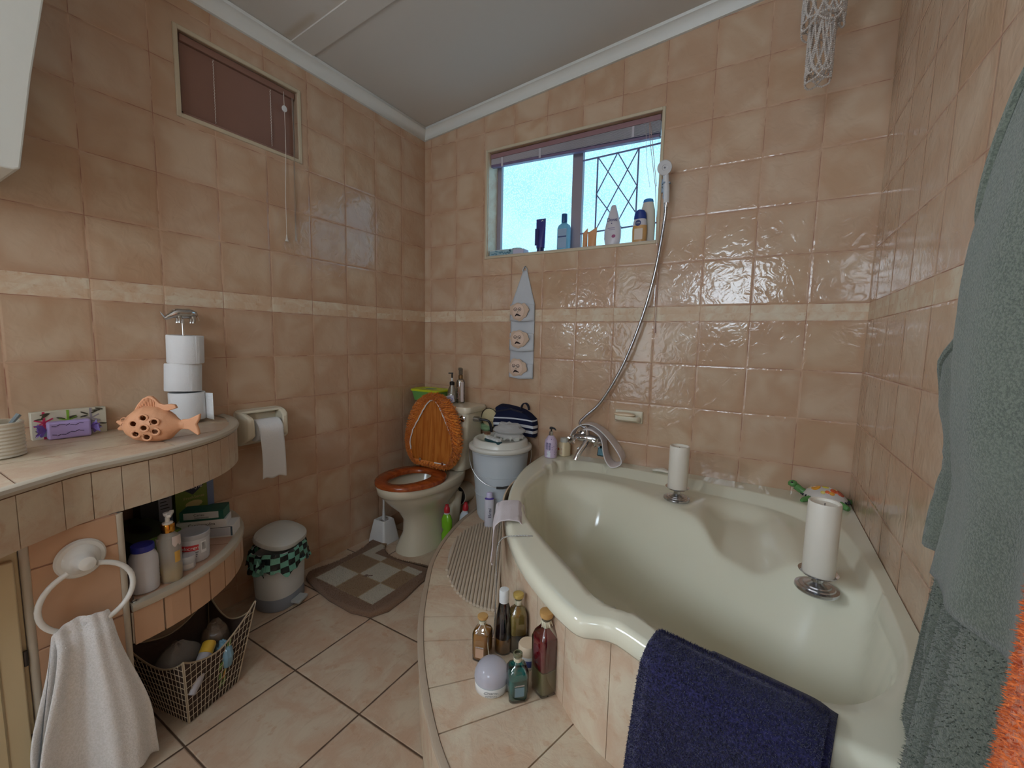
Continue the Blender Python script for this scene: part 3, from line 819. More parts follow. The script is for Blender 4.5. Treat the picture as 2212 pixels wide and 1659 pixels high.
# deck: from the inner edge out to the outer outline (wall corner included)
def ray_out(x, y):
    """point of the outer outline on the ray from the centre through (x, y)"""
    dx, dy = x-cx, y-cy
    poly = ROc + [(W-.002, -.002)]
    best = None
    for a, b in zip(poly, poly[1:]+poly[:1]):
        ex, ey = b[0]-a[0], b[1]-a[1]
        den = dx*ey-dy*ex
        if abs(den) < 1e-12: continue
        t = ((a[0]-cx)*ey-(a[1]-cy)*ex)/den; u = ((a[0]-cx)*dy-(a[1]-cy)*dx)/den
        if t > 0 and -1e-6 <= u <= 1+1e-6 and (best is None or t < best): best = t
    return (cx+dx*best, cy+dy*best)
OUTR = [ray_out(x, y) for x, y in RIc]
def inset(p, q, d):
    L = math.dist(p, q); return (p[0]+(q[0]-p[0])*d/L, p[1]+(q[1]-p[1])*d/L)
deck = []
for f in (1.0, .72, .4, .2):
    deck.append([(a[0]+(b[0]-a[0])*(1-f)*0+ (b[0]-a[0])*f, a[1]+(b[1]-a[1])*f) for a, b in zip(RIc, OUTR)])
front = [1 if (p[0] < W-.01 and p[1] < -.01) else 0 for p in OUTR]
R_lip0 = [(p[0]+(cx-p[0])*.0, p[1], TZ-.048+rise(*p)) for p in OUTR]
def ring_at(d, dz):
    out = []
    for p, a, fr in zip(OUTR, RIc, front):
        q = inset(p, a, d) if fr else inset(p, a, .0)
        out.append((q[0], q[1], TZ+dz*(1 if fr else (0 if dz > -.03 else 1))+rise(*q)))
    return out
shell = [ring_at(.030, -.046), ring_at(.006, -.048), ring_at(.0, -.040), ring_at(.001, -.016), ring_at(.007, -.004), ring_at(.018, 0)]
for d in deck[1:]:
    shell.append([(min(max(x, 0), 9), y, TZ+rise(x, y)) for x, y in d])
g.rings(shell + rings, True, False, True)
g.obj('bath_shell', M_TUB, bt, world=True, sharp=80)
G().lathe([(.004, -.004), (.024, -.003), (.026, 0), (.022, .003), (.012, .001)], 24, (1.32, -.70, .205)).obj('drain', M_CHROME, bt, world=True)

# ------------------------------------------------------------------ toilet
TX = .30
tl = thing('toilet', 'cream toilet with close cistern and wooden seat in the back left corner', 'toilet', (TX, -.40, 0))
def oval(w, yb, yf, n=40, e=2.2, x0=TX):
    """egg outline: half width w, back y yb, front y yf (front is rounder)"""
    P = []; ym = yb+(yf-yb)*.46
    for k in range(n):
        a = 2*pi*k/n; ca, sa = cos(a), sin(a)
        q = (abs(ca)**e+abs(sa)**e)**(-1/e)
        L = (ym-yf) if sa < 0 else (yb-ym)
        P.append((x0+w*ca*q*(1 if sa > 0 else 1), ym+L*sa*q))
    return P
secs = [(.0, .108, -.19, -.515, 2.6), (.02, .106, -.19, -.512, 2.6), (.10, .082, -.19, -.475, 2.4), (.18, .080, -.17, -.475, 2.3), (.235, .100, -.14, -.51, 2.2), (.285, .140, -.10, -.565, 2.2), (.33, .164, -.06, -.605, 2.2), (.352, .172, -.05, -.622, 2.2), (.356, .178, -.05, -.632, 2.2), (.395, .181, -.05, -.640, 2.2), (.400, .178, -.052, -.636, 2.2)]
rr = [[(x, y, z) for x, y in oval(w, yb, yf, 48, e)] for z, w, yb, yf, e in secs]
rim = [[(x, y, z) for x, y in oval(w, yb, yf, 48, e)] for z, w, yb, yf, e in [(.401, .15, -.10, -.60, 2.2), (.396, .128, -.235, -.575, 2.1), (.37, .120, -.245, -.565, 2.1), (.30, .10, -.27, -.52, 2.1), (.24, .06, -.30, -.45, 2.0), (.22, .03, -.34, -.42, 2.0)]]
G().rings(rr+rim, True, True, True).obj('bowl', M_PORC, tl, world=True, sharp=60)
# recess sculpted on the side of the pedestal
g = G()
for sgn in (-1, 1):
    g.tube([(TX+sgn*.060, -.17, .02), (TX+sgn*.066, -.16, .10), (TX+sgn*.07, -.15, .18), (TX+sgn*.075, -.12, .26)], [.050, .044, .042, .03], 16)
g.obj('trap', M_PORC, tl, world=True)
G().tube([(TX+.03, -.20, .235), (TX+.045, -.13, .225), (TX+.05, -.09, .22)], .05, 20).obj('waste_spigot', M_PORC, tl, world=True)
g = G().tube([(TX+.055, -.10, .22), (TX+.055, -.035, .22), (TX+.055, -.001, .22)], [.064, .062, .062], 24)
wp = g.obj('waste_pipe', M('waste_pipe_plastic', c(206, 196, 176), .45), tl, world=True)
G().tube([(TX+.055, -.115, .22), (TX+.055, -.10, .22)], .06, 24).obj('rubber_seal', M_BPL, tl, world=True)
# cistern
g = G()
def rrect(cx, cy, hx, hy, r, z, n=6):
    P = []
    for qx, qy, a0 in ((1, 1, 0), (-1, 1, 90), (-1, -1, 180), (1, -1, 270)):
        for k in range(n+1):
            a = R(a0+90*k/n); P.append((cx+qx*(hx-r)+r*cos(a), cy+qy*(hy-r)+r*sin(a), z))
    return P
CX = .297
g.rings([rrect(CX, -.105, .150, .080, .03, .405), rrect(CX, -.105, .165, .086, .03, .43), rrect(CX, -.105, .183, .090, .03, .60), rrect(CX, -.105, .197, .092, .03, .752)])
g.obj('cistern', M_PORC, tl, world=True, sharp=50)
G().rings([rrect(CX, -.105, .203, .100, .03, .752), rrect(CX, -.105, .210, .102, .035, .757), rrect(CX, -.105, .211, .103, .035, .775), rrect(CX, -.105, .206, .099, .035, .788), rrect(CX, -.105, .17, .085, .03, .790)]).obj('cistern_lid', M_PORC, tl, world=True, sharp=50)
g = G().lathe([(.017, 0), (.018, .006), (.012, .010)], 16).xform(lambda x, y, z: (.468+x, -.1985-z, .725+y))
g.tube([(.468, -.209, .725), (.45, -.214, .722), (.42, -.214, .722), (.40, -.212, .724)], [.006, .006, .005, .004], 8)
g.obj('flush_lever', M_CHROME, tl, world=True)
g = G().tube([(CX+.192, -.12, .715), (CX+.235, -.12, .715)], .016, 12)
g.obj('inlet_valve', M_STEEL, tl, world=True)
G().tube([(CX+.235, -.12, .715), (.565, -.118, .716), (.583, -.11, .71), (.59, -.10, .69), (.592, -.09, .64), (.592, -.08, .50)], .0075, 10).obj('inlet_pipe', M('inlet_pipe_dark', c(60, 60, 64), .3, .6), tl, world=True)
# wooden seat
def ringmesh(outer, inner, z0, z1, rnd=.006):
    g = G(); rr = []
    cxx, cyy = TX, -.42
    def off(P, d): return [inset(p, (cxx, cyy), d) for p in P]
    rr.append([(x, y, z0) for x, y in outer]); rr.append([(x, y, z1-rnd) for x, y in outer]); rr.append([(x, y, z1) for x, y in off(outer, rnd)])
    rr.append([(x, y, z1) for x, y in off(inner, -rnd)]); rr.append([(x, y, z1-rnd) for x, y in inner]); rr.append([(x, y, z0) for x, y in inner])
    return g.rings(rr, True, False, False, True)
so = oval(.178, -.240, -.640, 64, 2.1); si = oval(.098, -.315, -.585, 64, 2.0)
ringmesh(so, si, .402, .424).obj('seat', M_SEATW, tl, world=True, sharp=60)
# raised lid with hinges
tilt = R(3.5)
def lid_out(w, h0, h1, n=56):
    """lid outline in its own plane: half width and from h0 (hinge) to h1 (tip)"""
    P = []
    for k in range(n):
        a = 2*pi*k/n; ca, sa = cos(a), sin(a); hm = h0+(h1-h0)*.42
        q = (abs(ca)**2.15+abs(sa)**2.15)**(-1/2.15)
        L = (h1-hm) if sa > 0 else (hm-h0)
        P.append((w*ca*q*(1-.06*max(0, sa)), hm+L*sa*q))
    return P
def lidpt(u, h, t): return (TX-.01+u, -.252+h*sin(tilt)-t*cos(tilt)*1.0, .435+h*cos(tilt)-t*sin(tilt))
LP = [(u, max(h, .006)) for u, h in lid_out(.182, -.02, .402)]
g = G(); g.rings([[lidpt(u*.985, h, .000) for u, h in LP], [lidpt(u, h, .004) for u, h in LP], [lidpt(u, h, .012) for u, h in LP], [lidpt(u*.985, h, .016) for u, h in LP]])
g.obj('seat_lid', M_PINE, tl, world=True, sharp=50)
for sx in (-.085, .085):
    g = G().tube([(TX+sx, -.274, .424), (TX+sx, -.264, .440)], .007, 10).obox(TX+sx, -.278, .452, .014, .006, .045, 0, 0, R(-4)).tube([(TX+sx-.018, -.270, .436), (TX+sx+.018, -.270, .436)], .005, 10)
    g.obj('hinge', M_CHROME, tl, world=True, bevel=.001)
# fluffy orange cover stretched over the lid edge
cv = thing('toilet_lid_cover', 'fluffy orange cover gathered round the raised toilet lid', 'seat cover', (TX, -.2, .44))
def cover_in(k, n):
    """opening of the cover: narrow pear shape"""
    TB = [(.028, 0), (.028, .135), (.08, .155), (.13, .165), (.20, .145), (.26, .108), (.32, .072), (.36, .045), (.383, .02), (.388, 0)]
    a = (2*pi*k/n+pi/2) % (2*pi); sg = 1 if a < pi else -1; f = (a if a < pi else 2*pi-a)/pi*9
    i = min(8, int(f)); h0, w0 = TB[i]; h1, w1 = TB[i+1]; q = f-i
    return (sg*(w0+(w1-w0)*q), h0+(h1-h0)*q)
n = 96; rr = []
LPn = lid_out(.203, -.03, .418, n)
def bumpy(i, a): return .008*sin(i*1.7)+.008*sin(i*2.9+a)
for t_, th, ou in ((0.0, .020, 0), (.12, .028, 0), (.4, .036, 0), (.7, .034, 0), (.92, .022, 0), (1.0, .008, 0), (.98, -.004, 0), (.8, -.010, 0)):
    ring = []
    for k in range(n):
        ui, hi = cover_in(k, n); uo, ho = LPn[k]; ho = max(ho, .0); 
        wob = bumpy(k, t_*5)*t_
        u = ui+(uo-ui)*t_; h = hi+(ho-hi)*t_
        ring.append(lidpt(u+wob*.6, h+wob*.4, th+wob*.5))
    rr.append(ring)
g = G().rings(rr, True, False, False)
def csurf(u, v):
    k = int(u*(n-1)); j = 1+int(v*5)
    p = Vector(rr[j][k]).lerp(Vector(rr[min(7, j+1)][k]), random.random())
    q = (p-Vector(lidpt(0, .2, 0)))
    return p, Vector((q.x*(.3+v), -.9+v, q.z*(.3+v))).normalized()
g.fuzz(csurf, 11000, .013, .005, .6)
g.obj('cover_pile', M_OFUR, cv, world=True, sharp=80)
Pp = [lidpt(cover_in(k % 72, 72)[0], cover_in(k % 72, 72)[1], .024+.002*sin(k*2.3)) for k in range(55, 55+64)]
pass
G().tube(Pp, .0038, 8).obj('drawstring_hem', M_WTERRY, cv, world=True)

# toilet brush in its holder
tb = thing('toilet_brush_holder', 'white toilet brush standing in a square flared holder beside the toilet', 'toilet brush', (.085, -.44, 0))
g = G(); g.rings([rrect(0, 0, .066, .062, .014, .001), rrect(0, 0, .058, .055, .014, .05), rrect(0, 0, .044, .042, .012, .125), rrect(0, 0, .036, .036, .012, .130), rrect(0, 0, .030, .030, .012, .118)])
g.obj('holder', M_WPL, tb, sharp=50)
G().tube([(0, 0, .10), (0, 0, .13), (0, 0, .20), (.0, 0, .36)], [.014, .010, .0055, .006], 12).obj('brush_handle', M_WPL, tb)
g = G(); 
for i in range(120):
    a = random.uniform(0, 6.28); z = random.uniform(.105, .128); g.tube([(0, 0, z), (.027*cos(a), .027*sin(a), z+random.uniform(-.004, .006))], .0012, 4)
g.obj('bristles', M('grey_bristle', c(190, 184, 180), .8), tb)

# ------------------------------------------------------------------ things on the vanity counter
M_RIB = M('stoneware_cream', c(214, 206, 188), .35)
cup = thing('toothbrush_cup', 'cream ribbed round cup standing at the left end of the counter', 'cup', (.195, -1.862, CZ))
prof = [(.050, .0)]
for i in range(9): prof += [(.0565, .004+i*.0092), (.0535, .0085+i*.0092)]
prof += [(.056, .09), (.054, .093), (.050, .092), (.049, .01), (.0, .008)]
G().lathe(prof, 40, cap1=False).obj('body', M_RIB, cup)
tp = thing('toothpaste_tube', 'white pump tube with a red stripe standing in the ribbed cup', 'tube', (.178, -1.878, CZ+.012))
G().lathe([(.016, 0), (.018, .01), (.019, .10), (.021, .125), (.010, .135), (.009, .155), (.0065, .158)], 20, sy=.8).obj('body', M_WPL, tp)
a = face_cam(.178, -1.878)
patch(G(), .0203, .085, .118, a-.5, a+.35, 6, sy=.8).obj('stripe', M('red_print', c(186, 66, 66), .4), tp)
tbz = tag(G().tube([(.21, -1.85, CZ+.015), (.205, -1.832, CZ+.085), (.20, -1.815, CZ+.108)], [.004, .0045, .006], 8).obj('toothbrush', M('brush_grey', c(120, 130, 134), .4), loc=(.21, -1.85, CZ)), 'grey toothbrush leaning inside the ribbed cup', 'toothbrush')

gb = thing('gift_soap_box', 'cream floral box of wrapped soaps leaning on the wall behind the lavender soap', 'box', (.014, -1.678, CZ), R(-1))
G().box(-.008, .014, -.085, .086, .0, .085).obj('carton', M('carton_cream', c(206, 200, 180), .5), gb, bevel=.0015)
for yy, cl in ((-.058, (196, 50, 92)), (-.005, (132, 178, 60)), (.048, (150, 142, 148))):
    g = G().box(.0142, .0150, yy-.003, yy+.003, .0, .085).box(.0142, .0150, yy-.022, yy+.022, .040, .045)
    g.obox(.0147, yy, .052, .0008, .045, .004, 0, 0, .5).obox(.0147, yy, .052, .0008, .045, .004, 0, 0, -.4)
    g.obj('ribbon', M('ribbon_%d' % cl[0], c(*cl), .4), gb, smooth=False)
g = G()
for i in range(26):
    yy = random.uniform(-.078, .078); z = random.choice([.02, .065, .03, .075])+random.uniform(-.006, .006); an = random.uniform(-.6, .9)
    p = [(cos(t_)*.011, sin(t_)*.0026) for t_ in [k*pi/4 for k in range(8)]]
    g.v += [(.0151, yy+u*cos(an)-v*sin(an), z+u*sin(an)+v*cos(an)) for u, v in p]; n = len(g.v); g.f.append(tuple(range(n-8, n))); g.mi.append(0)
g.obj('leaf_print', M('leaf_ink', c(70, 66, 50), .6), gb, smooth=False)
G().box(.0142, .016, -.062, -.035, .008, .030).obj('blue_tag', M('blue_tag', c(140, 160, 176), .6), gb, smooth=False)
ls = thing('lavender_soap', 'lilac bar of lavender soap wrapped in cellophane in front of the floral box', 'soap', (.052, -1.688, CZ), R(-6))
G().box(-.016, .016, -.048, .048, .001, .055).obj('bar', M('lilac_soap', c(178, 160, 214), .4), ls, bevel=.006, seg=3)
g = G()
for z0_, s_ in ((.042, 1), (.016, -1)):
    for i in range(7):
        u = -.034+i*.010
        g.obox(.0165, u, z0_+.003*sin(i)*s_+.002*i*.4, .0008, .010, .0018, 0, 0, .5 if i % 2 else -.2)
g.obj('lavender_print', M('plum_ink', c(70, 54, 92), .6), ls, smooth=False)
g = G(); 
for sy_ in (-1, 1):
    g = G()
    for i in range(12):
        a = random.uniform(-1, 1); b = random.uniform(0, 1)
        n = len(g.v); g.v += [(.0, sy_*.048, .03), (.012*a+.004, sy_*(.062+.014*b), .006+.044*random.random()), (.010*random.uniform(-1, 1), sy_*(.056+.016*random.random()), .006+.046*random.random())]; g.f.append((n, n+1, n+2)); g.mi.append(0)
    g.obj('cellophane', M('violet_cellophane', c(122, 96, 178), .15), ls, smooth=False)
tag(G().box(-.012, .014, -.035, .035, .0, .062).obj('soap_bar', M('yellow_carton', c(214, 168, 62), .4), bevel=.004, loc=(-.0145, .0, -CZ)), 'yellow soap carton half hidden behind the clay fish', 'soap').location = (.0145, -1.47, CZ)
bpy.data.objects['soap_bar'].data.transform(Matrix.Translation((-.0, 0, -CZ)))
# ceramic fish
fs = thing('ceramic_fish', 'terracotta fish tealight holder with round holes and ridged fins', 'ornament', (.315, -1.555, CZ), R(38))
fs.scale = (1.22, 1.1, 1.06)
M_CLAY = M('terracotta_clay', c(222, 162, 122), .6, nscale=6, namp=.08, bscale=120, bdist=.0008)
def fish_w(u):   # half thickness, lower z, upper z along the body u in 0..1 (nose to tail)
    T = [(0, .006, .040, .050), (.05, .016, .030, .062), (.12, .028, .016, .078), (.25, .040, .004, .095), (.42, .046, .0, .106), (.6, .042, .0, .102), (.76, .030, .006, .088), (.88, .016, .026, .070), (.94, .009, .034, .062), (1.0, .006, .036, .060)]
    for (a, *p), (b, *q) in zip(T, T[1:]):
        if u <= b:
            t_ = (u-a)/(b-a); return [x+(y-x)*t_ for x, y in zip(p, q)]
    return T[-1][1:]
g = G(); LF = .165
holes = [(.50, .076), (.36, .060), (.66, .064), (.52, .048), (.37, .030), (.66, .036), (.52, .020)]
NU, NV = 72, 56
def fp(u, v, sh=0):
    w_, a0, a1 = fish_w(u); an = 2*pi*v; zc_ = (a0+a1)/2; hh = (a1-a0)/2-sh; w_ = max(.001, w_-sh)
    sc_ = .0009*abs(sin(u*34+v*20)*sin(u*34-v*20)) if .22 < u < .85 else 0
    return (-.078+u*LF*.86, cos(an)*(w_+sc_), zc_+sin(an)*hh)
def in_hole(u, v):
    x, y, z = fp(u, v)
    if abs(y) < .012: return False
    return any((x-(-.078+hu*LF*.86))**2+(z-hz)**2 < .0082**2 for hu, hz in holes)
for sh in (0, .006):
    n0 = len(g.v)
    for i in range(NU+1):
        for j in range(NV): g.v.append(fp(i/NU, j/NV, sh))
    for i in range(NU):
        for j in range(NV):
            if in_hole((i+.5)/NU, (j+.5)/NV): continue
            g.f.append((n0+i*NV+j, n0+(i+1)*NV+j, n0+(i+1)*NV+(j+1) % NV, n0+i*NV+(j+1) % NV)); g.mi.append(0)
for hu, hz in holes:
    for sy_ in (-1, 1):
        w_, a0, a1 = fish_w(hu); zc_ = (a0+a1)/2; hh = (a1-a0)/2; yy = sy_*w_*math.sqrt(max(.05, 1-((hz-zc_)/hh)**2))
        g.tube([(-.078+hu*LF*.86+.0095*cos(k*pi/8), yy*(1-.0+0), hz+.0095*sin(k*pi/8)) for k in range(16)], .0026, 6, True)
g.obj('body', M_CLAY, fs)
g = G()
def fin(P, th=.006):
    """flat ridged fin from outline points in the x-z plane"""
    n = len(P)
    g.v += [(x, -th/2, z) for x, z in P] + [(x, th/2, z) for x, z in P]; k = len(g.v)-2*n
    g.f.append(tuple(k+i for i in range(n))); g.f.append(tuple(k+n+i for i in reversed(range(n)))); g.mi += [0, 0]
    for i in range(n): g.f.append((k+i, k+(i+1) % n, k+n+(i+1) % n, k+n+i)); g.mi.append(0)
fin([(-.048, .092), (-.040, .108), (-.028, .125), (-.014, .134), (-.006, .133), (.002, .124), (.010, .112), (.020, .108), (.036, .110), (.046, .108), (.050, .098), (.030, .09), (0, .09)], .010)
g.obj('dorsal_fin', M_CLAY, fs, bevel=.002)
g = G()
for i in range(11):
    t_ = i/10; g.tube([(-.040+.038*t_, .0058, .098+.002*t_), (-.030+.030*t_, .0058, .116+.012*sin(t_*3))], .0013, 5); g.tube([(-.040+.038*t_, -.0058, .098+.002*t_), (-.030+.030*t_, -.0058, .116+.012*sin(t_*3))], .0013, 5)
g.obj('fin_ridges', M_CLAY, fs)
g = G(); fin([(.058, .036), (.075, .034), (.096, .016), (.100, .020), (.098, .036), (.094, .050), (.102, .066), (.104, .082), (.094, .076), (.076, .066), (.058, .064)], .010)
g.obj('tail_fin', M_CLAY, fs, bevel=.003)
g = G().tube([(-.075, 0, .052), (-.084, 0, .056), (-.090, 0, .058)], [.010, .007, .004], 10).tube([(-.074, 0, .042), (-.082, 0, .038), (-.088, 0, .036)], [.010, .007, .004], 10)
g.obj('mouth', M_CLAY, fs)
g = G()
for sy_ in (-1, 1): g.tube([(-.055+.008*cos(k*pi/6), sy_*.030, .068+.007*sin(k*pi/6)) for k in range(12)], .0012, 6, True)
g.obj('eye', M_CLAY, fs)

# toilet roll stand with rhino finial, three rolls
rs = thing('toilet_roll_stand', 'chrome upright toilet roll stand topped by a silver rhino', 'stand', (.056, -1.368, CZ))
G().lathe([(.0, .0), (.035, .0), (.036, .004), (.028, .009), (.010, .012), (.005, .016)], 28).obj('base', M_CHROME, rs)
G().tube([(0, 0, .012), (0, 0, .385)], .0045, 12).obj('pole', M_CHROME, rs)
g = G()
# rhino: head to camera-left (towards -y/+x)
def rb(p): x, z, y = p; return (y, x, z)
body = [(.045, .398, 0), (.038, .404, 0), (.020, .408, 0), (0, .406, 0), (-.016, .407, 0), (-.026, .404, 0), (-.036, .398, 0), (-.046, .392, 0), (-.056, .385, 0)]
g.tube([rb(p) for p in body], [.008, .016, .0195, .019, .0185, .015, .011, .0085, .006], 16)
for lx, ly in ((.030, .010), (.030, -.010), (-.014, .010), (-.014, -.010)):
    g.tube([rb((lx, .398, ly)), rb((lx+.002, .384, ly)), rb((lx, .372, ly))], [.009, .0065, .006], 10)
g.tube([rb((-.055, .388, 0)), rb((-.062, .398, 0)), rb((-.068, .410, 0))], [.004, .003, .0008], 8)
g.tube([rb((-.046, .396, 0)), rb((-.050, .404, 0))], [.0035, .0008], 8)
for ly in (.006, -.006): g.tube([rb((-.026, .412, ly)), rb((-.028, .420, ly*1.4))], [.004, .0012], 8)
g.tube([rb((.046, .402, 0)), rb((.052, .392, 0)), rb((.053, .382, 0))], .0015, 6)
rh = g.obj('rhino_finial', M_SILVER, rs)
M_CORE = M('roll_core_card', c(150, 132, 110), .9)
def roll(lbl, x, y, z, tx=0, ty=0, flap=False, rz=0):
    t = thing('toilet_roll', lbl, 'toilet roll', (x, y, z), 0, 'toilet rolls stacked on the rhino stand')
    t.rotation_euler = (tx, ty, rz)
    G().lathe([(.0235, .0), (.0555, .0), (.0570, .003), (.0570, .099), (.0555, .102), (.0235, .100)], 48).obj('paper', M_PAPER, t)
    G().lathe([(.0220, .0005), (.0235, .0005), (.0235, .0995), (.0220, .0995)], 24, cap0=False, cap1=False).obj('core', M_CORE, t)
    a0 = .9
    if flap:
        G().grid(lambda u, v: ((.0572)*cos(a0) - sin(a0)*(.0)+(-.0545*0) + (.055+.018*u)*0 + u*.034*-sin(a0)*-1 + .006*u*u, .0572*sin(a0)+u*-.0*cos(a0)+.012*u, .001+.097*v-.006*u*(1-v)), 8, 6).obj('loose_sheet', M_PAPER, t, solid=.0006)
    else:
        G().box(.0566, .0576, -.006, .006, .0, .101).obj('glued_edge', M_PAPER, t)
    return t
roll('white toilet roll lowest on the rhino stand with a loose sheet at the side', .056, -1.368, CZ+.013, flap=True)
roll('white toilet roll in the middle of the rhino stand, tilted', .053, -1.378, CZ+.119, R(-4), R(-3))
roll('white toilet roll topmost on the stand just below the rhino', .057, -1.366, CZ+.225, 0, R(2), rz=.3)

# ------------------------------------------------------------------ towel ring and hand towel
tr_ = thing('towel_ring', 'white porcelain towel ring fixed to the apricot end panel', 'towel ring', (.4996, -1.790, .618))
G().lathe([(.0, 0), (.046, 0), (.048, .004), (.044, .010), (.036, .012), (.032, .018), (.026, .022), (.020, .030), (.018, .045), (.016, .052), (.0, .056)], 40).xform(lambda x, y, z: (z, x, y)).obj('mounting_plate', M_WHITE, tr_)
RR = .085
pts = [(.040, RR*sin(a), -.008-RR*.93+RR*.93*cos(a)) for a in [R(k) for k in range(14, 347, 9)]]
G().tube(pts, .0062, 14).obj('ring', M_WHITE, tr_)
G().lathe([(0, -.013), (.009, -.009), (.013, 0), (.009, .009), (0, .013)], 16, (.040, 0, -.004)).obj('boss', M_WHITE, tr_)
ht = thing('hand_towel', 'white terry hand towel hanging through the porcelain ring', 'towel', (.54, -1.80, .455))
def towel_pt(u, v, side=1):
    """u across 0..1, v down 0..1"""
    z = .462 - v*.42
    spread = .050+.052*ss(0, .75, v)+.012*v
    y = -1.803+(u-.5)*2*spread + .012*v
    fold = (.012+.010*v)*sin(u*9.5+1.2+.6*v)+.005*sin(u*23+v*2)
    x = .556+.010*v+fold*(.55+.6*v)
    top = (1-ss(0, .07, v))
    if side < 0: x = x-.028; z = .462 - v*.36; y -= .006
    return (x - top*.012*side, y, z+.012*sin(u*pi)*top - .018*ss(.55, 1, u)*v + .012*sin(u*4)*v)
def edge(u, t_):
    """over the ring"""
    a = towel_pt(u, 0, 1); b = towel_pt(u, 0, -1)
    an = pi*t_; mx, mz = (a[0]+b[0])/2, a[2]; r = (a[0]-b[0])/2
    return (mx+r*cos(an), a[1]+(b[1]-a[1])*t_, mz+.012*sin(an))
g = G().grid(lambda u, v: towel_pt(u, v, -1) if v < .001 or False else (towel_pt(u, 1-v*2.5, -1) if v < .4 else (edge(u, 1-(v-.4)/.1) if v < .5 else towel_pt(u, (v-.5)*2, 1))), 72, 110)
def tsurf(u, v):
    p = Vector(towel_pt(u, v, 1)); q = Vector(towel_pt(min(1, u+.01), v, 1)); r_ = Vector(towel_pt(u, min(1, v+.01), 1)) if v < .99 else Vector(towel_pt(u, v-.01, 1))
    nr = (q-p).cross(r_-p); nr = nr.normalized() if nr.length > 0 else Vector((1, 0, 0))
    if nr.x < 0: nr = -nr
    return p+nr*.002, nr
g.obj('cloth', M_WTERRY, ht, world=True, solid=.005)
G().fuzz(tsurf, 6000, .003, .0012, .35).obj('terry_loops', M_WTERRY, ht, world=True, smooth=False)['kind'] = 'stuff'

# ------------------------------------------------------------------ things on the shelf under the counter
def bottle(name, lbl, cat, loc, rz=0, group=None): return thing(name, lbl, cat, loc, rz, group)
t = bottle('plastic_jar', 'white cloudy plastic jar with a dark blue lid on the curved shelf', 'jar', (.433, -1.648, SZ))
pr = [(.030, 0), (.0335, .004), (.034, .07)]
for i in range(5): pr += [(.0335, .02+.011*i), (.0342, .0255+.011*i)]
pr = sorted(pr, key=lambda q: q[1]) + [(.0335, .095), (.029, .108), (.024, .116), (.024, .122)]
G().lathe(pr, 36).obj('body', M('milky_plastic', c(208, 208, 212), .4), t)
G().lathe([(.026, .118), (.0268, .119), (.0268, .133), (.026, .135), (0, .1352)], 40).obj('lid', M('royal_blue_plastic', c(44, 52, 148), .35), t)
t = bottle('pump_bottle', 'clear pump bottle with gold collar, a little yellow soap left in it', 'bottle', (.43, -1.585, SZ))
G().lathe([(.034, .0), (.037, .004), (.0375, .05), (.037, .115), (.032, .135), (.016, .146), (.014, .150)], 36, sy=.75).obj('body', MMilky('misty_clear_plastic', c(206, 196, 186), .45), t)
G().lathe([(.033, .003), (.0358, .006), (.0362, .036), (0, .037)], 36, sy=.75).obj('liquid_soap', M('golden_soap', c(206, 176, 84), .2), t)
G().lathe([(.0165, .148), (.0168, .150), (.0168, .170), (.0155, .172)], 28).obj('collar', M('gold_metal', c(214, 150, 62), .2, 1.0), t)
g = G().lathe([(.013, .171), (.0135, .176), (.006, .179), (.0055, .195), (.009, .198), (.010, .206), (.0, .207)], 20)
g.obox(.010, .004, .203, .032, .011, .008, R(-35), R(8)); g.obj('pump_head', M('pump_cream', c(220, 212, 200), .35), t, bevel=.001)
a = face_cam(.43, -1.585)
patch(G(), .0378, .062, .095, a+.3, a+.85, 6, sy=.76).obj('label', M('gold_label', c(206, 160, 74), .5), t)
g = G().grid(lambda u, v: (.0385*cos(a+.15+.9*u), .030*sin(a+.15+.9*u), .142-.022*v-.010*abs(sin(u*6))*v), 10, 4).grid(lambda u, v: (.0385*cos(a-1.4+.5*u), .030*sin(a-1.4+.5*u), .135-.03*v*(1-u)), 6, 3)
g.obj('peeling_label', M('peeled_paper', c(206, 190, 182), .8), t)
t = bottle('cream_jar', 'small clear jar with a white lid between the pump bottle and the cream tub', 'jar', (.402, -1.532, SZ))
G().lathe([(.020, 0), (.022, .003), (.022, .026)], 28).obj('body', M('jar_milky', c(196, 200, 204), .3), t)
G().lathe([(.0228, .026), (.0232, .028), (.0232, .041), (.0222, .043), (0, .0432)], 28).obj('lid', M('jar_lid_grey', c(200, 204, 208), .35), t)
a = face_cam(.402, -1.532); patch(G(), .0223, .006, .02, a-.8, a+.8, 8).obj('label', M('label_white', c(224, 224, 224), .6), t)
t = bottle('cream_tub', 'grey white nappy cream tub with a red label band on the curved shelf', 'tub', (.355, -1.492, SZ), 0)
G().lathe([(.038, 0), (.041, .004), (.0435, .085), (.0435, .088)], 44).obj('body', M('tub_plastic', c(200, 202, 206), .4), t)
G().lathe([(.0445, .078), (.045, .080), (.045, .092), (.0435, .094), (.040, .092), (.0, .092)], 44).obj('lid', M('tub_lid', c(176, 178, 182), .45), t)
a = face_cam(.355, -1.492)
patch(G(), .0434, .044, .062, a-1.0, a+.28, 14).obj('red_band', M('red_label', c(206, 52, 58), .4), t)
patch(G(), .0434, .030, .068, a+.42, a+.82, 8).obj('barcode_label', M_PAPER, t)
for i, ch in enumerate('Sudocrem'):
    an = a-.95+i*.158
    text(ch, .0165, (.0439*cos(an), .0439*sin(an), .0525), (R(90), 0, an+pi/2), M_WHITE, t, ext=.0001)
g = G()
for i in range(10): patch(g, .0438, .040, .064, a+.47+.030*i, a+.47+.030*i+random.uniform(.006, .018), 2)
g.obj('barcode', M_BPL, t, smooth=False)
g = G(); patch(g, .0432, .036, .0385, a-.6, a+.25, 8); patch(g, .0430, .028, .030, a-.3, a+.2, 5); patch(g, .0430, .022, .024, a-.3, a+.15, 5)
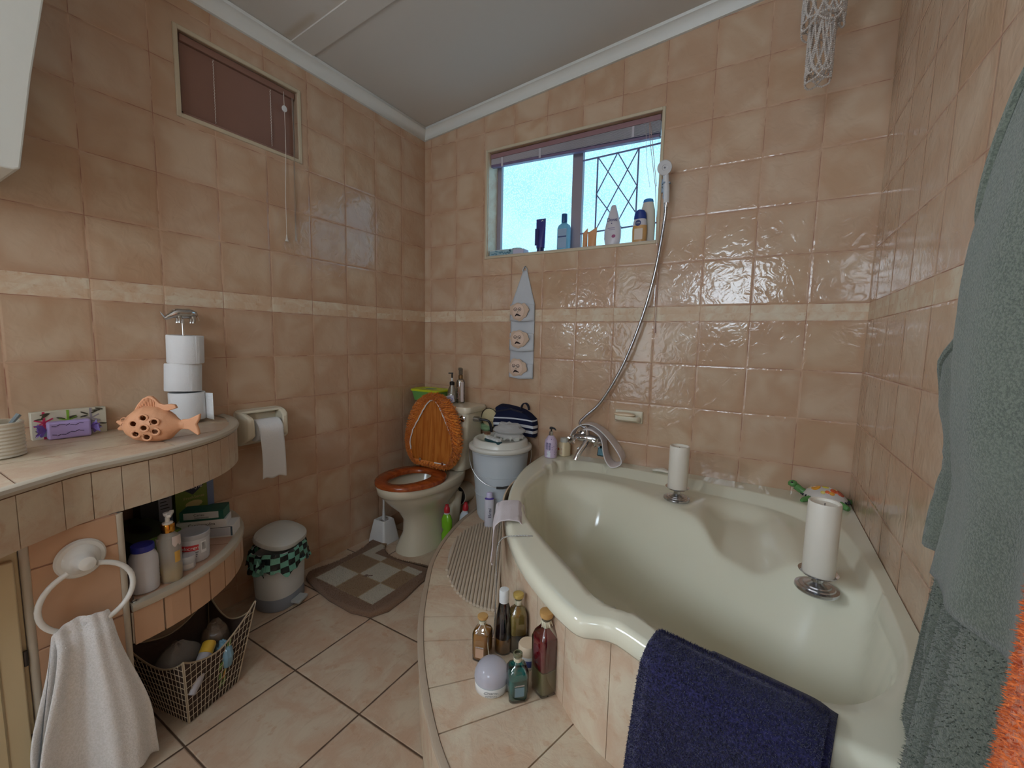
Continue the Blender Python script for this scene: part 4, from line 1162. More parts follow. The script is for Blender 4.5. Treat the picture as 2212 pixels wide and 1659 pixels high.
g.obj('small_print', M('print_grey', c(90, 90, 100), .6), t, smooth=False)
# tissue box
t = thing('tissue_box', 'green tissue box with an oval opening at the back of the curved shelf', 'box', (.17, -1.575, SZ), R(8))
M_GRN = M('leaf_green_card', c(112, 150, 60), .5, nscale=6, namp=.25)
G().box(-.115, .115, -.065, .065, .001, .085).obj('carton', M('dark_green_card', c(70, 84, 56), .5), t, bevel=.001)
G().box(-.1145, .1145, .0652, .0660, .002, .084).box(.1152, .116, -.064, .064, .002, .084).obj('side_print', M_GRN, t, smooth=False)
G().lathe([(.032, 0), (.0, .0006)], 28, (-.0, .0, .0852), sx=1.9, sy=.85).obj('opening', M_BPL, t)
G().lathe([(.010, 0), (.0, .0004)], 10, (0, 0, 0)).xform(lambda x, y, z: (.116+z, .030+x, .055+y)).obj('flower_print', M('flower_white', c(200, 214, 190), .6), t)
# stacked medicine cartons
def carton(name, lbl, cat, x, y, z, sx, sy, sz, rz, body, group=None):
    t = thing(name, lbl, cat, (x, y, z), rz, group)
    G().box(-sx/2, sx/2, -sy/2, sy/2, 0, sz).obj('carton', body, t, bevel=.0008)
    return t
M_CARD = M('carton_white', c(214, 216, 216), .5)
M_TEAL = M('teal_print', c(28, 92, 78), .5)
M_INK = M('ink_black', c(40, 40, 46), .6)
mg = 'medicine cartons stacked on the shelf'
rz = R(-42)
t = carton('medicine_box', 'white medicine carton with a ruled panel, lowest of the stack by the shelf edge', 'box', .215, -1.375, SZ+.0, .075, .155, .042, rz, M_CARD, mg)
G().box(.0376, .0380, -.03, .066, .006, .034).obj('panel_print', M('panel_grey', c(190, 196, 206), .5), t, smooth=False)
G().box(.0376, .0381, .068, .074, .004, .038).box(.0376, .0380, -.03, .07, .0365, .0385).obj('edge_print', M('print_navy', c(52, 78, 96), .5), t, smooth=False)
t = carton('medicine_box', 'white and teal ointment carton in the middle of the medicine stack', 'box', .205, -1.395, SZ+.0425, .070, .150, .026, rz+.06, M_CARD, mg)
text('Canalemolita', .0155, (.0356, .0, .0125), (R(90), 0, R(90)), M_INK, t, ext=.0001)
t = carton('medicine_box', 'teal suppositories carton with a shiny white label, on top of the medicine stack', 'box', .205, -1.392, SZ+.069, .066, .135, .034, rz, M_TEAL, mg)
G().box(.0332, .0338, -.055, .052, .007, .031).obj('label', M('foil_label', c(206, 210, 212), .25), t, smooth=False)
text('Cansu', .013, (.0341, -.008, .022), (R(90), 0, R(90)), M_INK, t, ext=.0001)
text('Suppositories', .008, (.0341, .0, .012), (R(90), 0, R(90)), M_INK, t, ext=.0001)
t = carton('medicine_box', 'small dark green carton sticking out behind the teal suppositories carton', 'box', .120, -1.330, SZ+.0425, .05, .10, .030, rz+.1, M('dark_teal_card', c(40, 84, 72), .5), mg)
t = carton('medicine_box', 'tall green carton with a black diamond and white lettering at the back of the shelf', 'box', .060, -1.375, SZ+.0, .07, .125, .205, R(-2), M('olive_green_card', c(112, 132, 48), .5), None)
del_ = t
G().box(.0352, .0358, .040, .0625, .002, .203).obj('side_print', M('blue_grey_card', c(120, 136, 170), .5), t, smooth=False)
g = G(); P = [(-.050, .165), (-.002, .178), (.028, .158), (-.008, .128)]
g.v = [(.0359, y, z) for y, z in P]; g.f = [(0, 1, 2, 3)]; g.mi = [0]; g.obj('diamond', M('diamond_navy', c(24, 30, 52), .5), t, smooth=False)
text('Lifestyle', .021, (.0362, -.010, .158), (R(90), 0, R(90)), M_WHITE, t, ext=.0001)
text('FreshSense', .015, (.0360, -.004, .118), (R(90), 0, R(90)), M('gold_print', c(190, 170, 110), .5), t, ext=.0001)
G().lathe([(.014, 0), (0, .0005)], 12).xform(lambda x, y, z: (.0358+z, -.005+x*2, .092+y)).obj('gold_patch', M('gold_print'  , c(190, 170, 110), .5), t)
t = carton('medicine_box', 'black carton with a grey printed panel left of the tall green carton', 'box', .055, -1.492, SZ+.0, .065, .095, .19, R(0), M_BPL, None)
G().box(.0327, .0333, .004, .044, .002, .188).obj('panel', M('panel_bluegrey', c(140, 146, 160), .5), t, smooth=False)
g = G()
for i in range(7): g.box(.0334, .0337, .009, .036-.004*(i % 3), .10+i*.012, .1035+i*.012)
g.obj('lines', M_INK, t, smooth=False)
tag(G().tube([(.48, -1.690, SZ+.005), (.455, -1.682, SZ+.005)], .0016, 6).tube([(.487+.006*cos(k*pi/6), -1.6895+.006*sin(k*pi/6), SZ+.0052) for k in range(12)], .0013, 6, True).obj('hook_key', M_STEEL, loc=(.47, -1.69, SZ)), 'small wire loop lying at the left end of the shelf edge', 'wire')

# ------------------------------------------------------------------ wire basket with its contents
bk = thing('wire_basket', 'flared brown woven basket with cream wire mesh under the shelf', 'basket', (.41, -1.53, 0))
base = [(.500, -1.588), (.458, -1.432), (.315, -1.450), (.335, -1.620)]
topc = [(.532, -1.606), (.440, -1.358), (.215, -1.400), (.275, -1.668)]
HB = .222
def bside(k, u, v):
    a, b = base[k], base[(k+1) % 4]; p, q = topc[k], topc[(k+1) % 4]
    top = HB-.055*sin(pi*u)**.8 + (.02 if k in (0,) and u > .5 else 0)*(u-.5)*2
    x0_, y0_ = a[0]+(b[0]-a[0])*u, a[1]+(b[1]-a[1])*u; x1_, y1_ = p[0]+(q[0]-p[0])*u, p[1]+(q[1]-p[1])*u
    z = top*v; f = z/HB
    return (x0_+(x1_-x0_)*f, y0_+(y1_-y0_)*f, .002+z)
M_WEAVE = M('woven_paper_brown', c(74, 56, 46), .8, nscale=60, namp=.4, bscale=150, bdist=.001)
g = G()
for k in range(4): g.grid(lambda u, v: bside(k, u, v), 14, 10)
g.v += [(x, y, .003) for x, y in base]; n = len(g.v); g.f.append((n-4, n-3, n-2, n-1)); g.mi.append(0)
g.obj('liner', M_WEAVE, bk, world=True, solid=.002)
M_CWIRE = M('cream_wire', c(206, 192, 168), .6)
g = G()
for k in range(4):
    a, b = base[k], base[(k+1) % 4]; dx, dy = b[0]-a[0], b[1]-a[1]; L = hypot(dx, dy); nx, ny = dy/L*.0035, -dx/L*.0035
    cxm, cym = .41, -1.53
    mx_, my_ = (a[0]+b[0])/2-cxm, (a[1]+b[1])/2-cym
    if mx_*nx+my_*ny < 0: nx, ny = -nx, -ny
    off = lambda p: (p[0]+nx, p[1]+ny, p[2])
    for i in range(0, 15):
        u = i/14; g.tube([off(bside(k, u, 0)), off(bside(k, min(1, u), .5)), off(bside(k, u, 1))], .0009, 5)
    for j in range(1, 10):
        P = []
        for i in range(0, 15):
            u = i/14; top = HB-.055*sin(pi*u)**.8; zz = j*.0215
            if zz < top: P.append(off(bside(k, u, zz/top)))
        if len(P) > 2:
            if j*.0215 > HB-.055:
                h = len(P)//2
                for Q in (P[:h], P[h:]):
                    if len(Q) > 1: g.tube(Q, .0009, 5)
            else: g.tube(P, .0009, 5)
g.obj('wire_mesh', M_CWIRE, bk, world=True)
g = G()
for k in range(4): g.tube([bside(k, i/16, 1.0) for i in range(17)], .0028, 8)
for k in range(4): g.tube([bside(k, 0, 0), bside(k, 0, 1)], .0022, 8)
g.obj('rim', M('rim_paper', c(176, 158, 132), .8), bk, world=True)
g = G()
for (u0, z0_, w_, h_) in ((.56, .112, .10, .016), (.60, .128, .07, .018), (.50, .085, .16, .020), (.52, .055, .15, .018), (.55, .030, .13, .018)):
    for du in (0, w_*.55):
        p = [bside(0, u0+du, z0_/.15), bside(0, u0+du+w_*.38, z0_/.15), bside(0, u0+du+w_*.38+.01, (z0_+h_)/.15), bside(0, u0+du+.01, (z0_+h_)/.15)]
        n = len(g.v); g.v += [(x+.0028, y, z) for x, y, z in p]; g.f.append((n, n+1, n+2, n+3)); g.mi.append(0)
g.obj('green_strips', M('green_ribbon', c(112, 150, 70), .5), bk, world=True, smooth=False)
g = G()
for (u0, z0_) in ((.60, .10), (.64, .074), (.60, .050)):
    p = [bside(0, u0, z0_/.15), bside(0, u0+.04, z0_/.15), bside(0, u0+.06, (z0_+.02)/.15), bside(0, u0+.02, (z0_+.02)/.15)]
    n = len(g.v); g.v += [(x+.0031, y, z) for x, y, z in p]; g.f.append((n, n+1, n+2, n+3)); g.mi.append(0)
g.obj('amber_strips', M('amber_ribbon', c(196, 140, 60), .5), bk, world=True, smooth=False)
tb_ = thing('roll_on_tube', 'grey tube with a yellow cap lying aslant in the wire basket', 'tube', (.44, -1.53, .12))
g = G().tube([(.515, -1.585, .098), (.50, -1.568, .118), (.465, -1.53, .150), (.455, -1.518, .160)], [.010, .018, .019, .019], 20)
g.obj('body', M('grey_tube', c(176, 174, 180), .4), tb_, world=True)
G().tube([(.455, -1.518, .160), (.437, -1.498, .176), (.434, -1.495, .179)], [.0195, .0195, .017], 20).obj('cap', M('yellow_cap', c(216, 176, 60), .4), tb_, world=True)
def crumple(name, lbl, cat, cx_, cy_, cz_, sx_, sy_, sz_, mat, seed, n=26, amp=.35):
    rnd = random.Random(seed); K = [(rnd.uniform(2, 7), rnd.uniform(2, 7), rnd.uniform(0, 6), rnd.uniform(.3, 1)) for _ in range(7)]
    def f(u, v):
        th, ph = 2*pi*u, pi*v
        r = 1
        for a_, b_, p_, w_ in K: r += amp*.22*w_*abs(sin(a_*th*.5+p_)*cos(b_*ph+p_*.7))
        r -= amp*.3
        return (sx_*r*sin(ph)*cos(th), sy_*r*sin(ph)*sin(th), sz_*r*cos(ph))
    o = G().grid(f, n, n, True).obj(name, mat, sharp=25)
    o.location = (cx_, cy_, cz_)
    return tag(o, lbl, cat)
M_BAGC = MMilky('clear_bag_film', c(190, 184, 178), .38, .15)
crumple('plastic_bag', 'crumpled clear plastic bag stuffed at the left of the wire basket', 'plastic bag', .375, -1.56, .115, .055, .060, .075, M_BAGC, 3)
crumple('plastic_packet', 'light blue shiny packet in the basket beside the yellow capped tube', 'packet', .455, -1.465, .125, .035, .022, .045, M('blue_foil', c(120, 158, 178), .2), 5)
crumple('plastic_bag', 'brownish clear bag behind the yellow capped tube in the wire basket', 'plastic bag', .37, -1.45, .12, .05, .04, .075, MMilky('brown_bag_film', c(150, 130, 112), .5, .2), 8)

# ------------------------------------------------------------------ wall toilet roll holder
hd = thing('toilet_roll_holder', 'cream porcelain toilet roll holder on the left wall', 'toilet roll holder', (.0005, -1.085, .775))
g = G()
g.rings([[(x, y_, z) for y_, z in [(p[0], p[1]) for p in [(q[0], q[1]) for q in [(a_, b_) for a_, b_, _ in rrect(0, 0, .098-ins, .078-ins, .02, 0)]]]] for x, ins in ((0, 0), (.010, .0), (.016, .006))])
g.obj('back_plate', M_PORC, hd, sharp=50)
for s_ in (-1, 1):
    g = G()
    rr = []
    for x_, yo, zt_, zb2_ in ((.004, .098, .078, -.078), (.03, .097, .076, -.072), (.06, .094, .070, -.060), (.085, .088, .058, -.045), (.094, .082, .045, -.030)):
        rr.append([(x_, s_*yo, zt_), (x_, s_*(yo-.024), zt_-.004), (x_, s_*(yo-.026), zb2_+.006), (x_, s_*yo, zb2_)])
    g.rings(rr).obj('side_arm', M_PORC, hd, bevel=.007, seg=3)
G().rings([[(x_, y_, z_) for x_, z_ in ((.004, .078), (.045, .074), (.048, .064), (.004, .06))] for y_ in (-.09, .09)]).obj('hood', M_PORC, hd, bevel=.005, seg=3)
G().tube([(.058, -.072, .0), (.058, .072, 0)], .010, 14).obj('spindle', M_WPL, hd)
t = thing('toilet_roll', 'toilet roll with a long sheet hanging down in the wall holder', 'toilet roll', (.0585, -1.082, .772))
G().lathe([(.020, -.052), (.046, -.052), (.047, -.049), (.047, .049), (.046, .052), (.020, .052)], 44).xform(lambda x, y, z: (x+.002, z, y-.008)).obj('paper', M_PAPER, t)
def sheet(u, v):
    y = -.052+.104*u
    if v < .3:
        an = pi*.62-(v/.3)*(pi*.62); return (.002+.0478*cos(an), y, -.008+.0478*sin(an))
    q = (v-.3)/.7
    return (.0498+.006*sin(q*3.0)+.003*sin(u*4+q*3), y+(.004*q), -.008-q*.205+(.004*sin(u*11)*q if q > .9 else 0)-(.006*u*q))
G().grid(sheet, 16, 34).obj('hanging_sheet', M_PAPER, t, solid=.0007)

# ------------------------------------------------------------------ pedal bin
pb = thing('pedal_bin', 'frosted plastic pedal bin against the left wall', 'bin', (.132, -1.085, 0), R(22))
M_FROST = M('frosted_plastic', c(206, 212, 214), .35, nscale=3, namp=.1)
G().lathe([(.086, .0), (.088, .004), (.088, .03), (.0885, .055), (.0895, .06), (.098, .258)], 48, e=2.5, sx=.92, sy=1.12, cap1=False).obj('body', M_FROST, pb, solid=.002)
G().lathe([(.0895, .001), (.0905, .003), (.0905, .05), (.089, .056)], 48, e=2.5, sx=.92, sy=1.12).obj('base_band', M('grey_blue_plastic', c(136, 146, 160), .4), pb)
g = G().lathe([(.099, 0), (.100, .004), (.097, .018), (.085, .028), (.05, .034), (0, .035)], 48, e=2.5, sx=.92, sy=1.12)
g.xform(lambda x, y, z: (x, y+.012, z)).xform(lambda x, y, z: (x*cos(R(14))+z*sin(R(14)), y, .285 - x*sin(R(14))*1.0+z*cos(R(14))))
g.obj('lid', M('lid_frost', c(196, 200, 196), .3), pb, bevel=.001)
G().obox(.098, -.01, .022, .045, .062, .014, 0).obj('pedal', M('pedal_plastic', c(176, 182, 182), .4), pb, bevel=.004)
bl_ = thing('bin_liner', 'black and green checked bin bag folded over the rim of the pedal bin', 'bin bag', (.132, -1.085, .25), R(22))
def check_mat():
    t = NT('checked_bag'); s = t.xyz(t.obj()); ck = t.node('ShaderNodeTexChecker'); ck.inputs['Scale'].default_value = 40
    at = t.math('MULTIPLY', t.math('ARCTAN2', s[1], s[0]), .085)
    t.link(t.comb(at, s[2], 0.013), ck.inputs[0])
    col = t.mix(ck.outputs[1], c(26, 36, 38), c(112, 176, 158))
    return t.done(t.bsdf(col, .25, 0, .5, t.bump(t.noise(45, 3, t.obj()), .8, .006)))
rr = []
for j, (r_, z_) in enumerate(((.094, -.02), (.096, .004), (.101, .012), (.106, .004), (.108, -.02), (.111, -.045), (.116, -.062))):
    ring = []
    for k in range(96):
        a = 2*pi*k/96; ca, sa = cos(a), sin(a); q = (abs(ca)**2.5+abs(sa)**2.5)**(-1/2.5)
        wv = (.004*sin(a*9+j)+.004*sin(a*17+2*j))*(j/6)
        ring.append(((r_+wv)*ca*q*.92, (r_+wv)*sa*q*1.12, z_+(.010*sin(a*5+1)+.006*sin(a*13))*(j/6)*1.2-(.012 if j > 3 else 0)*max(0, ca)))
    rr.append(ring)
g = G().rings(rr, True, False, False)
for s_, n_ in ((-1, 9), (1, 12)):
    for i in range(n_):
        p = Vector((.02*s_*-1, s_*.125, -.02)); d = [Vector((random.uniform(-.03, .03), s_*random.uniform(0, .035), random.uniform(-.05, .02))) for _ in range(2)]
        n = len(g.v); g.v += [tuple(p+Vector((random.uniform(-.03, .03), 0, .015))), tuple(p+d[0]), tuple(p+d[1])]; g.f.append((n, n+1, n+2)); g.mi.append(0)
g.obj('film', check_mat(), bl_, sharp=40)

# ------------------------------------------------------------------ bath mat round the toilet foot
mt = thing('contour_mat', 'tan and cream chequered pile mat in front of the toilet', 'mat', (.33, -.75, 0))
MX = Vector((.0, 0)); 
mo = [(.575, -.965), (.57, -.60), (.572, -.545), (.52, -.535), (.45, -.545), (.40, -.56), (.33, -.57), (.25, -.56), (.19, -.53), (.155, -.49), (.135, -.44), (.12, -.395), (.075, -.385), (.04, -.40), (.045, -.45), (.05, -.50), (.07, -.56), (.082, -.62), (.086, -.75), (.088, -.935)]
mo = catmull([mo[0]] + mo[1:], 4, True)
def mat_mat():
    t = NT('chequered_pile'); s = t.xyz(t.pos())
    u = t.math('DIVIDE', t.math('SUBTRACT', s[0], .135), .148); v = t.math('DIVIDE', t.math('SUBTRACT', s[1], -.915), .135)
    par = t.math('MODULO', t.math('ADD', t.math('ADD', t.math('FLOOR', u), t.math('FLOOR', v)), 10.0), 2.0)
    n = t.noise(330, 3, t.pos()); ed = t.math('MULTIPLY', t.math('SUBTRACT', t.noise(70, 2, t.pos()), .5), .010)
    def line(x, sz): return t.math('MULTIPLY', t.math('ABSOLUTE', t.math('SUBTRACT', t.math('FRACT', t.math('ADD', x, .5)), .5)), sz)
    d = t.math('ADD', t.math('MINIMUM', line(u, .148), line(v, .135)), ed)
    ln = t.math('SUBTRACT', 1.0, t.ramp(d, .001, .005))
    base = t.mix(par, c(214, 206, 188), c(164, 134, 100))
    base = t.mix(t.math('MULTIPLY', ln, .7), base, c(186, 160, 116))
    inx = t.math('MULTIPLY', t.math('GREATER_THAN', t.math('ADD', s[0], ed), .135), t.math('LESS_THAN', t.math('ADD', s[0], ed), .53))
    iny = t.math('GREATER_THAN', t.math('ADD', s[1], ed), -.915)
    iy2 = t.math('LESS_THAN', t.math('ADD', s[1], ed), t.mixf(t.math('GREATER_THAN', s[0], .19), -.44, -.60))
    ins = t.math('MULTIPLY', inx, t.math('MULTIPLY', iny, iy2))
    col = t.mix(ins, c(146, 114, 90), base)
    col = t.mix(t.ramp(n, .3, .7), t.mix(.30, col, c(60, 44, 34)), col)
    return t.done(t.bsdf(col, .95, 0, .1, t.bump(n, .9, .006), Sheen_Weight=.2))
MM = mat_mat()
mz = .016
def minset(d):
    out = []; n = len(mo)
    for i, p in enumerate(mo):
        a, b = mo[i-1], mo[(i+1) % n]; dx, dy = b[0]-a[0], b[1]-a[1]; L = hypot(dx, dy) or 1
        out.append((p[0]-dy/L*d, p[1]+dx/L*d))
    return out
g = G().rings([[(x, y, .001) for x, y in minset(.002)], [(x, y, .009) for x, y in minset(-.001)], [(x, y, .015) for x, y in minset(.004)], [(x, y, .018) for x, y in minset(.012)]], True, True, True)
g.obj('pile', MM, mt, world=True, sharp=80)
xs_ = [p[0] for p in mo]; ys_ = [p[1] for p in mo]
def msurf(u, v):
    while True:
        x = random.uniform(min(xs_), max(xs_)); y = random.uniform(min(ys_), max(ys_))
        if dist_poly(mo[::3], x, y) > .004: return (x, y, .016), (0, 0, 1)
G().fuzz(msurf, 16000, .007, .003, .8).obj('tufts', MM, mt, world=True, smooth=False)['kind'] = 'stuff'
g = G().tube([(.33+.010*cos(k/8*5.5), -.775+.008*sin(k/8*5.5), .0195) for k in range(9)], .0022, 6).tube([(.318, -.785, .0195), (.352, -.757, .0195)], .0022, 6)
g.obj('embroidered_mark', M_MATD, mt, world=True)

# ------------------------------------------------------------------ on the cistern
t = thing('storage_tub', 'green plastic tub with a lime lid on the left of the cistern', 'tub', (.135, -.10, .7905), R(2))
M_GTUB = M('green_translucent', c(112, 176, 92), .3, nscale=10, namp=.25)
G().rings([rrect(0, 0, .092, .055, .022, .001), rrect(0, 0, .096, .058, .022, .02), rrect(0, 0, .104, .066, .024, .060)]).obj('box', M_GTUB, t, sharp=50)
G().rings([rrect(0, 0, .108, .070, .025, .058), rrect(0, 0, .110, .072, .026, .062), rrect(0, 0, .109, .071, .026, .070), rrect(0, 0, .100, .062, .022, .073), rrect(0, 0, .096, .058, .020, .071)]).obj('lid', M('lime_plastic', c(196, 212, 40), .3), t, sharp=50)
G().lathe([(.030, .0713), (.030, .0722), (0, .0722)], 20, (.006, .002, 0), sx=1.4, sy=.7).obj('lid_print', M('teal_sticker', c(110, 150, 130), .5), t)
M_CLR = MGlass('clear_plastic', (.90, .92, .92, 1), .35, .05)
t = thing('pump_bottle', 'clear empty pump bottle with a black pump standing on the cistern', 'bottle', (.288, -.075, .7905))
G().lathe([(.033, 0), (.036, .004), (.036, .03), (.032, .055), (.022, .08), (.014, .097), (.012, .105)], 32).obj('body', M_CLR, t)
G().lathe([(.034, .003), (.0345, .02), (0, .0205)], 24).obj('liquid', M('pale_gel', c(196, 186, 160), .2), t)
G().tube([(0, 0, .02), (0, 0, .12)], .003, 8).obj('dip_tube', M_WPL, t)
g = G().lathe([(.0145, .103), (.015, .105), (.015, .122), (.010, .125), (.005, .128)], 20); g.tube([(0, 0, .145), (0, 0, .172)], .005, 10); g.obox(-.006, -.004, .176, .030, .010, .007, R(35), 0)
g.obj('pump_head', M_BPL, t, bevel=.001)
G().tube([(0, 0, .125), (0, 0, .147)], .0062, 12).obj('pump_neck', M_WPL, t)
t = thing('spray_bottle', 'tall slim clear bottle with a bronze sprayer at the right end of the cistern', 'bottle', (.352, -.072, .7905))
G().lathe([(.023, 0), (.0255, .004), (.0255, .125), (.022, .138), (.011, .145), (.010, .150)], 28).obj('body', M_CLR, t)
a = face_cam(.35, -.07)
patch(G(), .0257, .008, .128, a+.05, a+.75, 8).obj('label', M('label_pinkwhite', c(214, 202, 200), .5), t)
G().lathe([(.0135, .146), (.014, .148), (.014, .168), (.010, .171), (.0, .172)], 20).obj('collar', M('bronze_metal', c(150, 120, 84), .3, .8), t)
g = G().obox(0, 0, .190, .016, .022, .038, R(-30)).obox(.004, -.012, .205, .014, .020, .018, R(-30), .2); g.obj('sprayer', M('smoky_plastic', c(110, 100, 86), .2), t, bevel=.003)
g = G()
for i in range(9): g.lathe([(.0035, 0), (0, .0004)], 8).v
g = G()
for i in range(8):
    an = a-.75+.7*(i % 3)/3; z = .03+.011*i; g.ball(.0257*cos(an), .0257*sin(an), z, .0032, 6, 4)
g.obj('leaf_print', M('rose_print', c(176, 120, 120), .6), t)
t = thing('small_bottle', 'small pale lilac bottle lying tilted in front of the clear pump bottle', 'bottle', (.335, -.150, .792), R(12))
g = G().xform(lambda x, y, z: (x, y, z))
g.obox(.0, 0, .027, .052, .016, .045, 0, R(-12)); g.obj('body', M('pale_lilac_plastic', c(206, 208, 226), .35), t, bevel=.006, seg=3)
G().tube([(-.024, 0, .016), (-.044, 0, .010)], .004, 8).obj('nozzle', M_WPL, t)
g = G().tube([(.004+.014*cos(k*pi/8), -.0086, .028+.010*sin(k*pi/8)) for k in range(16)], .001, 5, True).tube([(.016, -.0086, .020), (.018, -.0086, .036)], .0012, 5)
g.obj('blue_print', M('violet_ink', c(80, 80, 150), .5), t)

# ------------------------------------------------------------------ cleaning bottles behind the step
def clean_bottle(lbl, x, y, body, lean):
    t = thing('cleaner_bottle', lbl, 'bottle', (x, y, 0), 0, 'toilet cleaner bottles beside the waste pipe')
    G().lathe([(.032, 0), (.034, .004), (.034, .07), (.026, .088), (.026, .10), (.034, .115), (.034, .16), (.024, .182), (.014, .195), (.013, .202)], 28, sy=.7).obj('body', body, t)
    G().lathe([(.0165, .200), (.017, .204), (.016, .225), (.011, .232), (.009, .245), (.0, .247)], 20, ).obj('cap', M('red_cap', c(196, 40, 52), .35), t)
    G().lathe([(.016, .192), (.0165, .199), (.015, .201)], 20).obj('neck', M_WPL, t)
    t.rotation_euler = (0, lean, 0); return t
clean_bottle('green toilet cleaner bottle with a red cap beside the toilet foot', .438, -.300, M('green_liquid_plastic', c(128, 196, 40), .15), 0)
clean_bottle('white toilet cleaner bottle with a red cap between the green one and the step', .490, -.215, M('white_blue_plastic', c(206, 214, 226), .3), R(4))

# ------------------------------------------------------------------ bucket and the things on it
BX, BY = .712, -.182
bu = thing('bucket', 'white lidded plastic bucket standing on the step in the back corner', 'bucket', (BX, BY, ST))
pr = [(.0, 0.0), (.116, .0), (.118, .012), (.122, .014)]
for i in range(12): pr.append((.122+.032*(i/11), .014+.35*(i/11)))
g = G().lathe(pr + [(.156, .368), (.160, .372), (.160, .395)], 72, cap1=False, cap0=False)
g.obj('body', M('bucket_plastic', c(196, 206, 214), .35, nscale=2, namp=.03), bu)
g = G()
for z in (.14, .25): g.lathe([(.1225+.032*(z/.36)*1.0, z-.0015), (.1245+.032*(z/.36), z), (.1225+.032*(z/.36), z+.0015)], 60, cap0=False, cap1=False)
for k in range(10):
    an = 2*pi*k/10+.3; g.tube([((.121+.031*u)*cos(an), (.121+.031*u)*sin(an), .02+.34*u) for u in (0, .5, 1)], .0012, 5)
g.obj('moulded_ribs', M('bucket_plastic_rib', c(206, 214, 220), .35), bu)
G().lathe([(.166, .378), (.172, .384), (.172, .398), (.166, .404), (.152, .404), (.150, .410), (.147, .428), (.138, .436), (.125, .436), (.118, .428), (.0, .427)], 72).obj('lid', M('lid_plastic', c(214, 214, 206), .22), bu, sharp=60)
fa = atan2(CAMP[1]-BY, CAMP[0]-BX); ax_ = (cos(fa+pi/2), sin(fa+pi/2)); fr_ = (cos(fa), sin(fa))
P = []
for i in range(33):
    tt = pi*i/32; q = sin(tt)
    P.append((-ax_[0]*.168*cos(tt)*1.0+fr_[0]*(.155*q**.6), -ax_[1]*.168*cos(tt)+fr_[1]*(.155*q**.6), .372-.165*q))
G().tube(P, .0022, 8).obj('handle_wire', M_STEEL, bu)
G().tube([(P[k][0]*1.02, P[k][1]*1.02, P[k][2]) for k in (15, 17, 19)], .006, 10).obj('handle_grip', M_BPL, bu)
TOP = ST+.4275
t = thing('cosmetic_jar', 'little cream jar with dark spots and a copper lid on the bucket lid', 'jar', (.640, -.205, TOP))
G().lathe([(.017, 0), (.018, .002), (.018, .022)], 24).obj('body', M('cream_card', c(216, 212, 190), .4), t)
G().lathe([(.0185, .022), (.0187, .024), (.0185, .033), (.0, .034)], 24).obj('lid', M('copper_lid', c(150, 110, 84), .3, .7), t)
g = G()
for i in range(9): an = face_cam(.66, -.24)+random.uniform(-.2, .9); g.ball(.018*cos(an), .018*sin(an), random.uniform(.004, .019), random.uniform(.0012, .0026), 6, 4)
g.obj('spots', M_INK, t)
t = thing('nail_brush', 'teal backed nail brush with white bristles on the bucket lid', 'brush', (.725, -.275, TOP), R(-22))
G().rings([[(x, y, z) for x, y, _ in rrect(0, 0, .066-i_, .017-i_, .012, 0)] for z, i_ in ((.0, .003), (.003, 0), (.012, 0), (.015, .003))]).obj('handle', M('deep_teal_plastic', c(20, 66, 74), .3), t)
g = G()
for i in range(16):
    for j in range(3): g.obox(-.052+i*.007, -.009+j*.009, .021, .0045, .006, .012)
g.obj('bristles', M_WPL, t)
o = crumple('plastic_bag', 'crumpled clear plastic bag lying on top of the bucket lid', 'plastic bag', .745, -.150, TOP+.040, .082, .060, .048, MMilky('clear_film_grey', c(208, 208, 206), .55, .12), 12, 40, .55)
bagf = G()
for i in range(26):
    an = random.uniform(-2.8, .3); r_ = .075
    bagf.v += [(.745+r_*cos(an), -.150+.056*sin(an), TOP+.004+random.uniform(0, .03)), (.745+(r_+.022)*cos(an+.1), -.150+.075*sin(an+.1), TOP+.003), (.745+(r_+.01)*cos(an+.25), -.15+.066*sin(an+.25), TOP+.003+random.uniform(0, .02))]
    n = len(bagf.v); bagf.f.append((n-3, n-2, n-1)); bagf.mi.append(0)
b_ = bagf.obj('frilled_edge', MMilky('clear_film_frill', c(220, 222, 214), .6, .15), loc=(.745, -.15, TOP+.04), smooth=False); b_.location = (0, 0, 0); b_.parent = o
# striped bag leaning on the wall behind
def stripe_mat():
    t = NT('navy_white_stripe'); s = t.xyz(t.pos())
    z = t.math('SUBTRACT', s[2], t.math('MULTIPLY', t.math('SINE', t.math('MULTIPLY', t.math('SUBTRACT', s[0], .58), 9.0)), .010))
    m = 0
    for a_, b_ in ((.720, .728), (.682, .697), (.652, .668)):
        k = t.math('MULTIPLY', t.math('GREATER_THAN', z, a_), t.math('LESS_THAN', z, b_)); m = k if m == 0 else t.math('ADD', m, k)
    return t.done(t.bsdf(t.mix(m, c(24, 30, 58), c(208, 212, 218)), .85, 0, .2, t.bump(t.noise(300, 2, t.obj()), .6, .001)))
sb = thing('striped_bag', 'navy toiletry bag with white stripes leaning on the wall behind the bucket', 'bag', (.72, -.035, TOP))
prof = [(.590, .640), (.578, .70), (.585, .735), (.600, .760), (.592, .790), (.612, .803), (.66, .802), (.72, .795), (.77, .785), (.81, .765), (.845, .738), (.852, .70), (.850, .64)]
g = G().rings([[(x*.98+.014, -.006, z) for x, z in prof], [(x, -.020, z-.001) for x, z in prof], [(x*.995+.003, -.045, z-.004) for x, z in prof], [(x*.96+.028, -.062, (z-.64)*.93+.642) for x, z in prof]])
g.obj('body', stripe_mat(), sb, world=True, sharp=60)
G().rings([[(x, -.062+.004, z) for x, z in ((.60, .765), (.70, .790), (.78, .777), (.78, .770), (.70, .782), (.60, .757))], [(x, -.067, z) for x, z in ((.60, .765), (.70, .790), (.78, .777), (.78, .770), (.70, .782), (.60, .757))]]).obj('piping', M('navy_piping', c(16, 18, 38), .6), sb, world=True)
rr = []
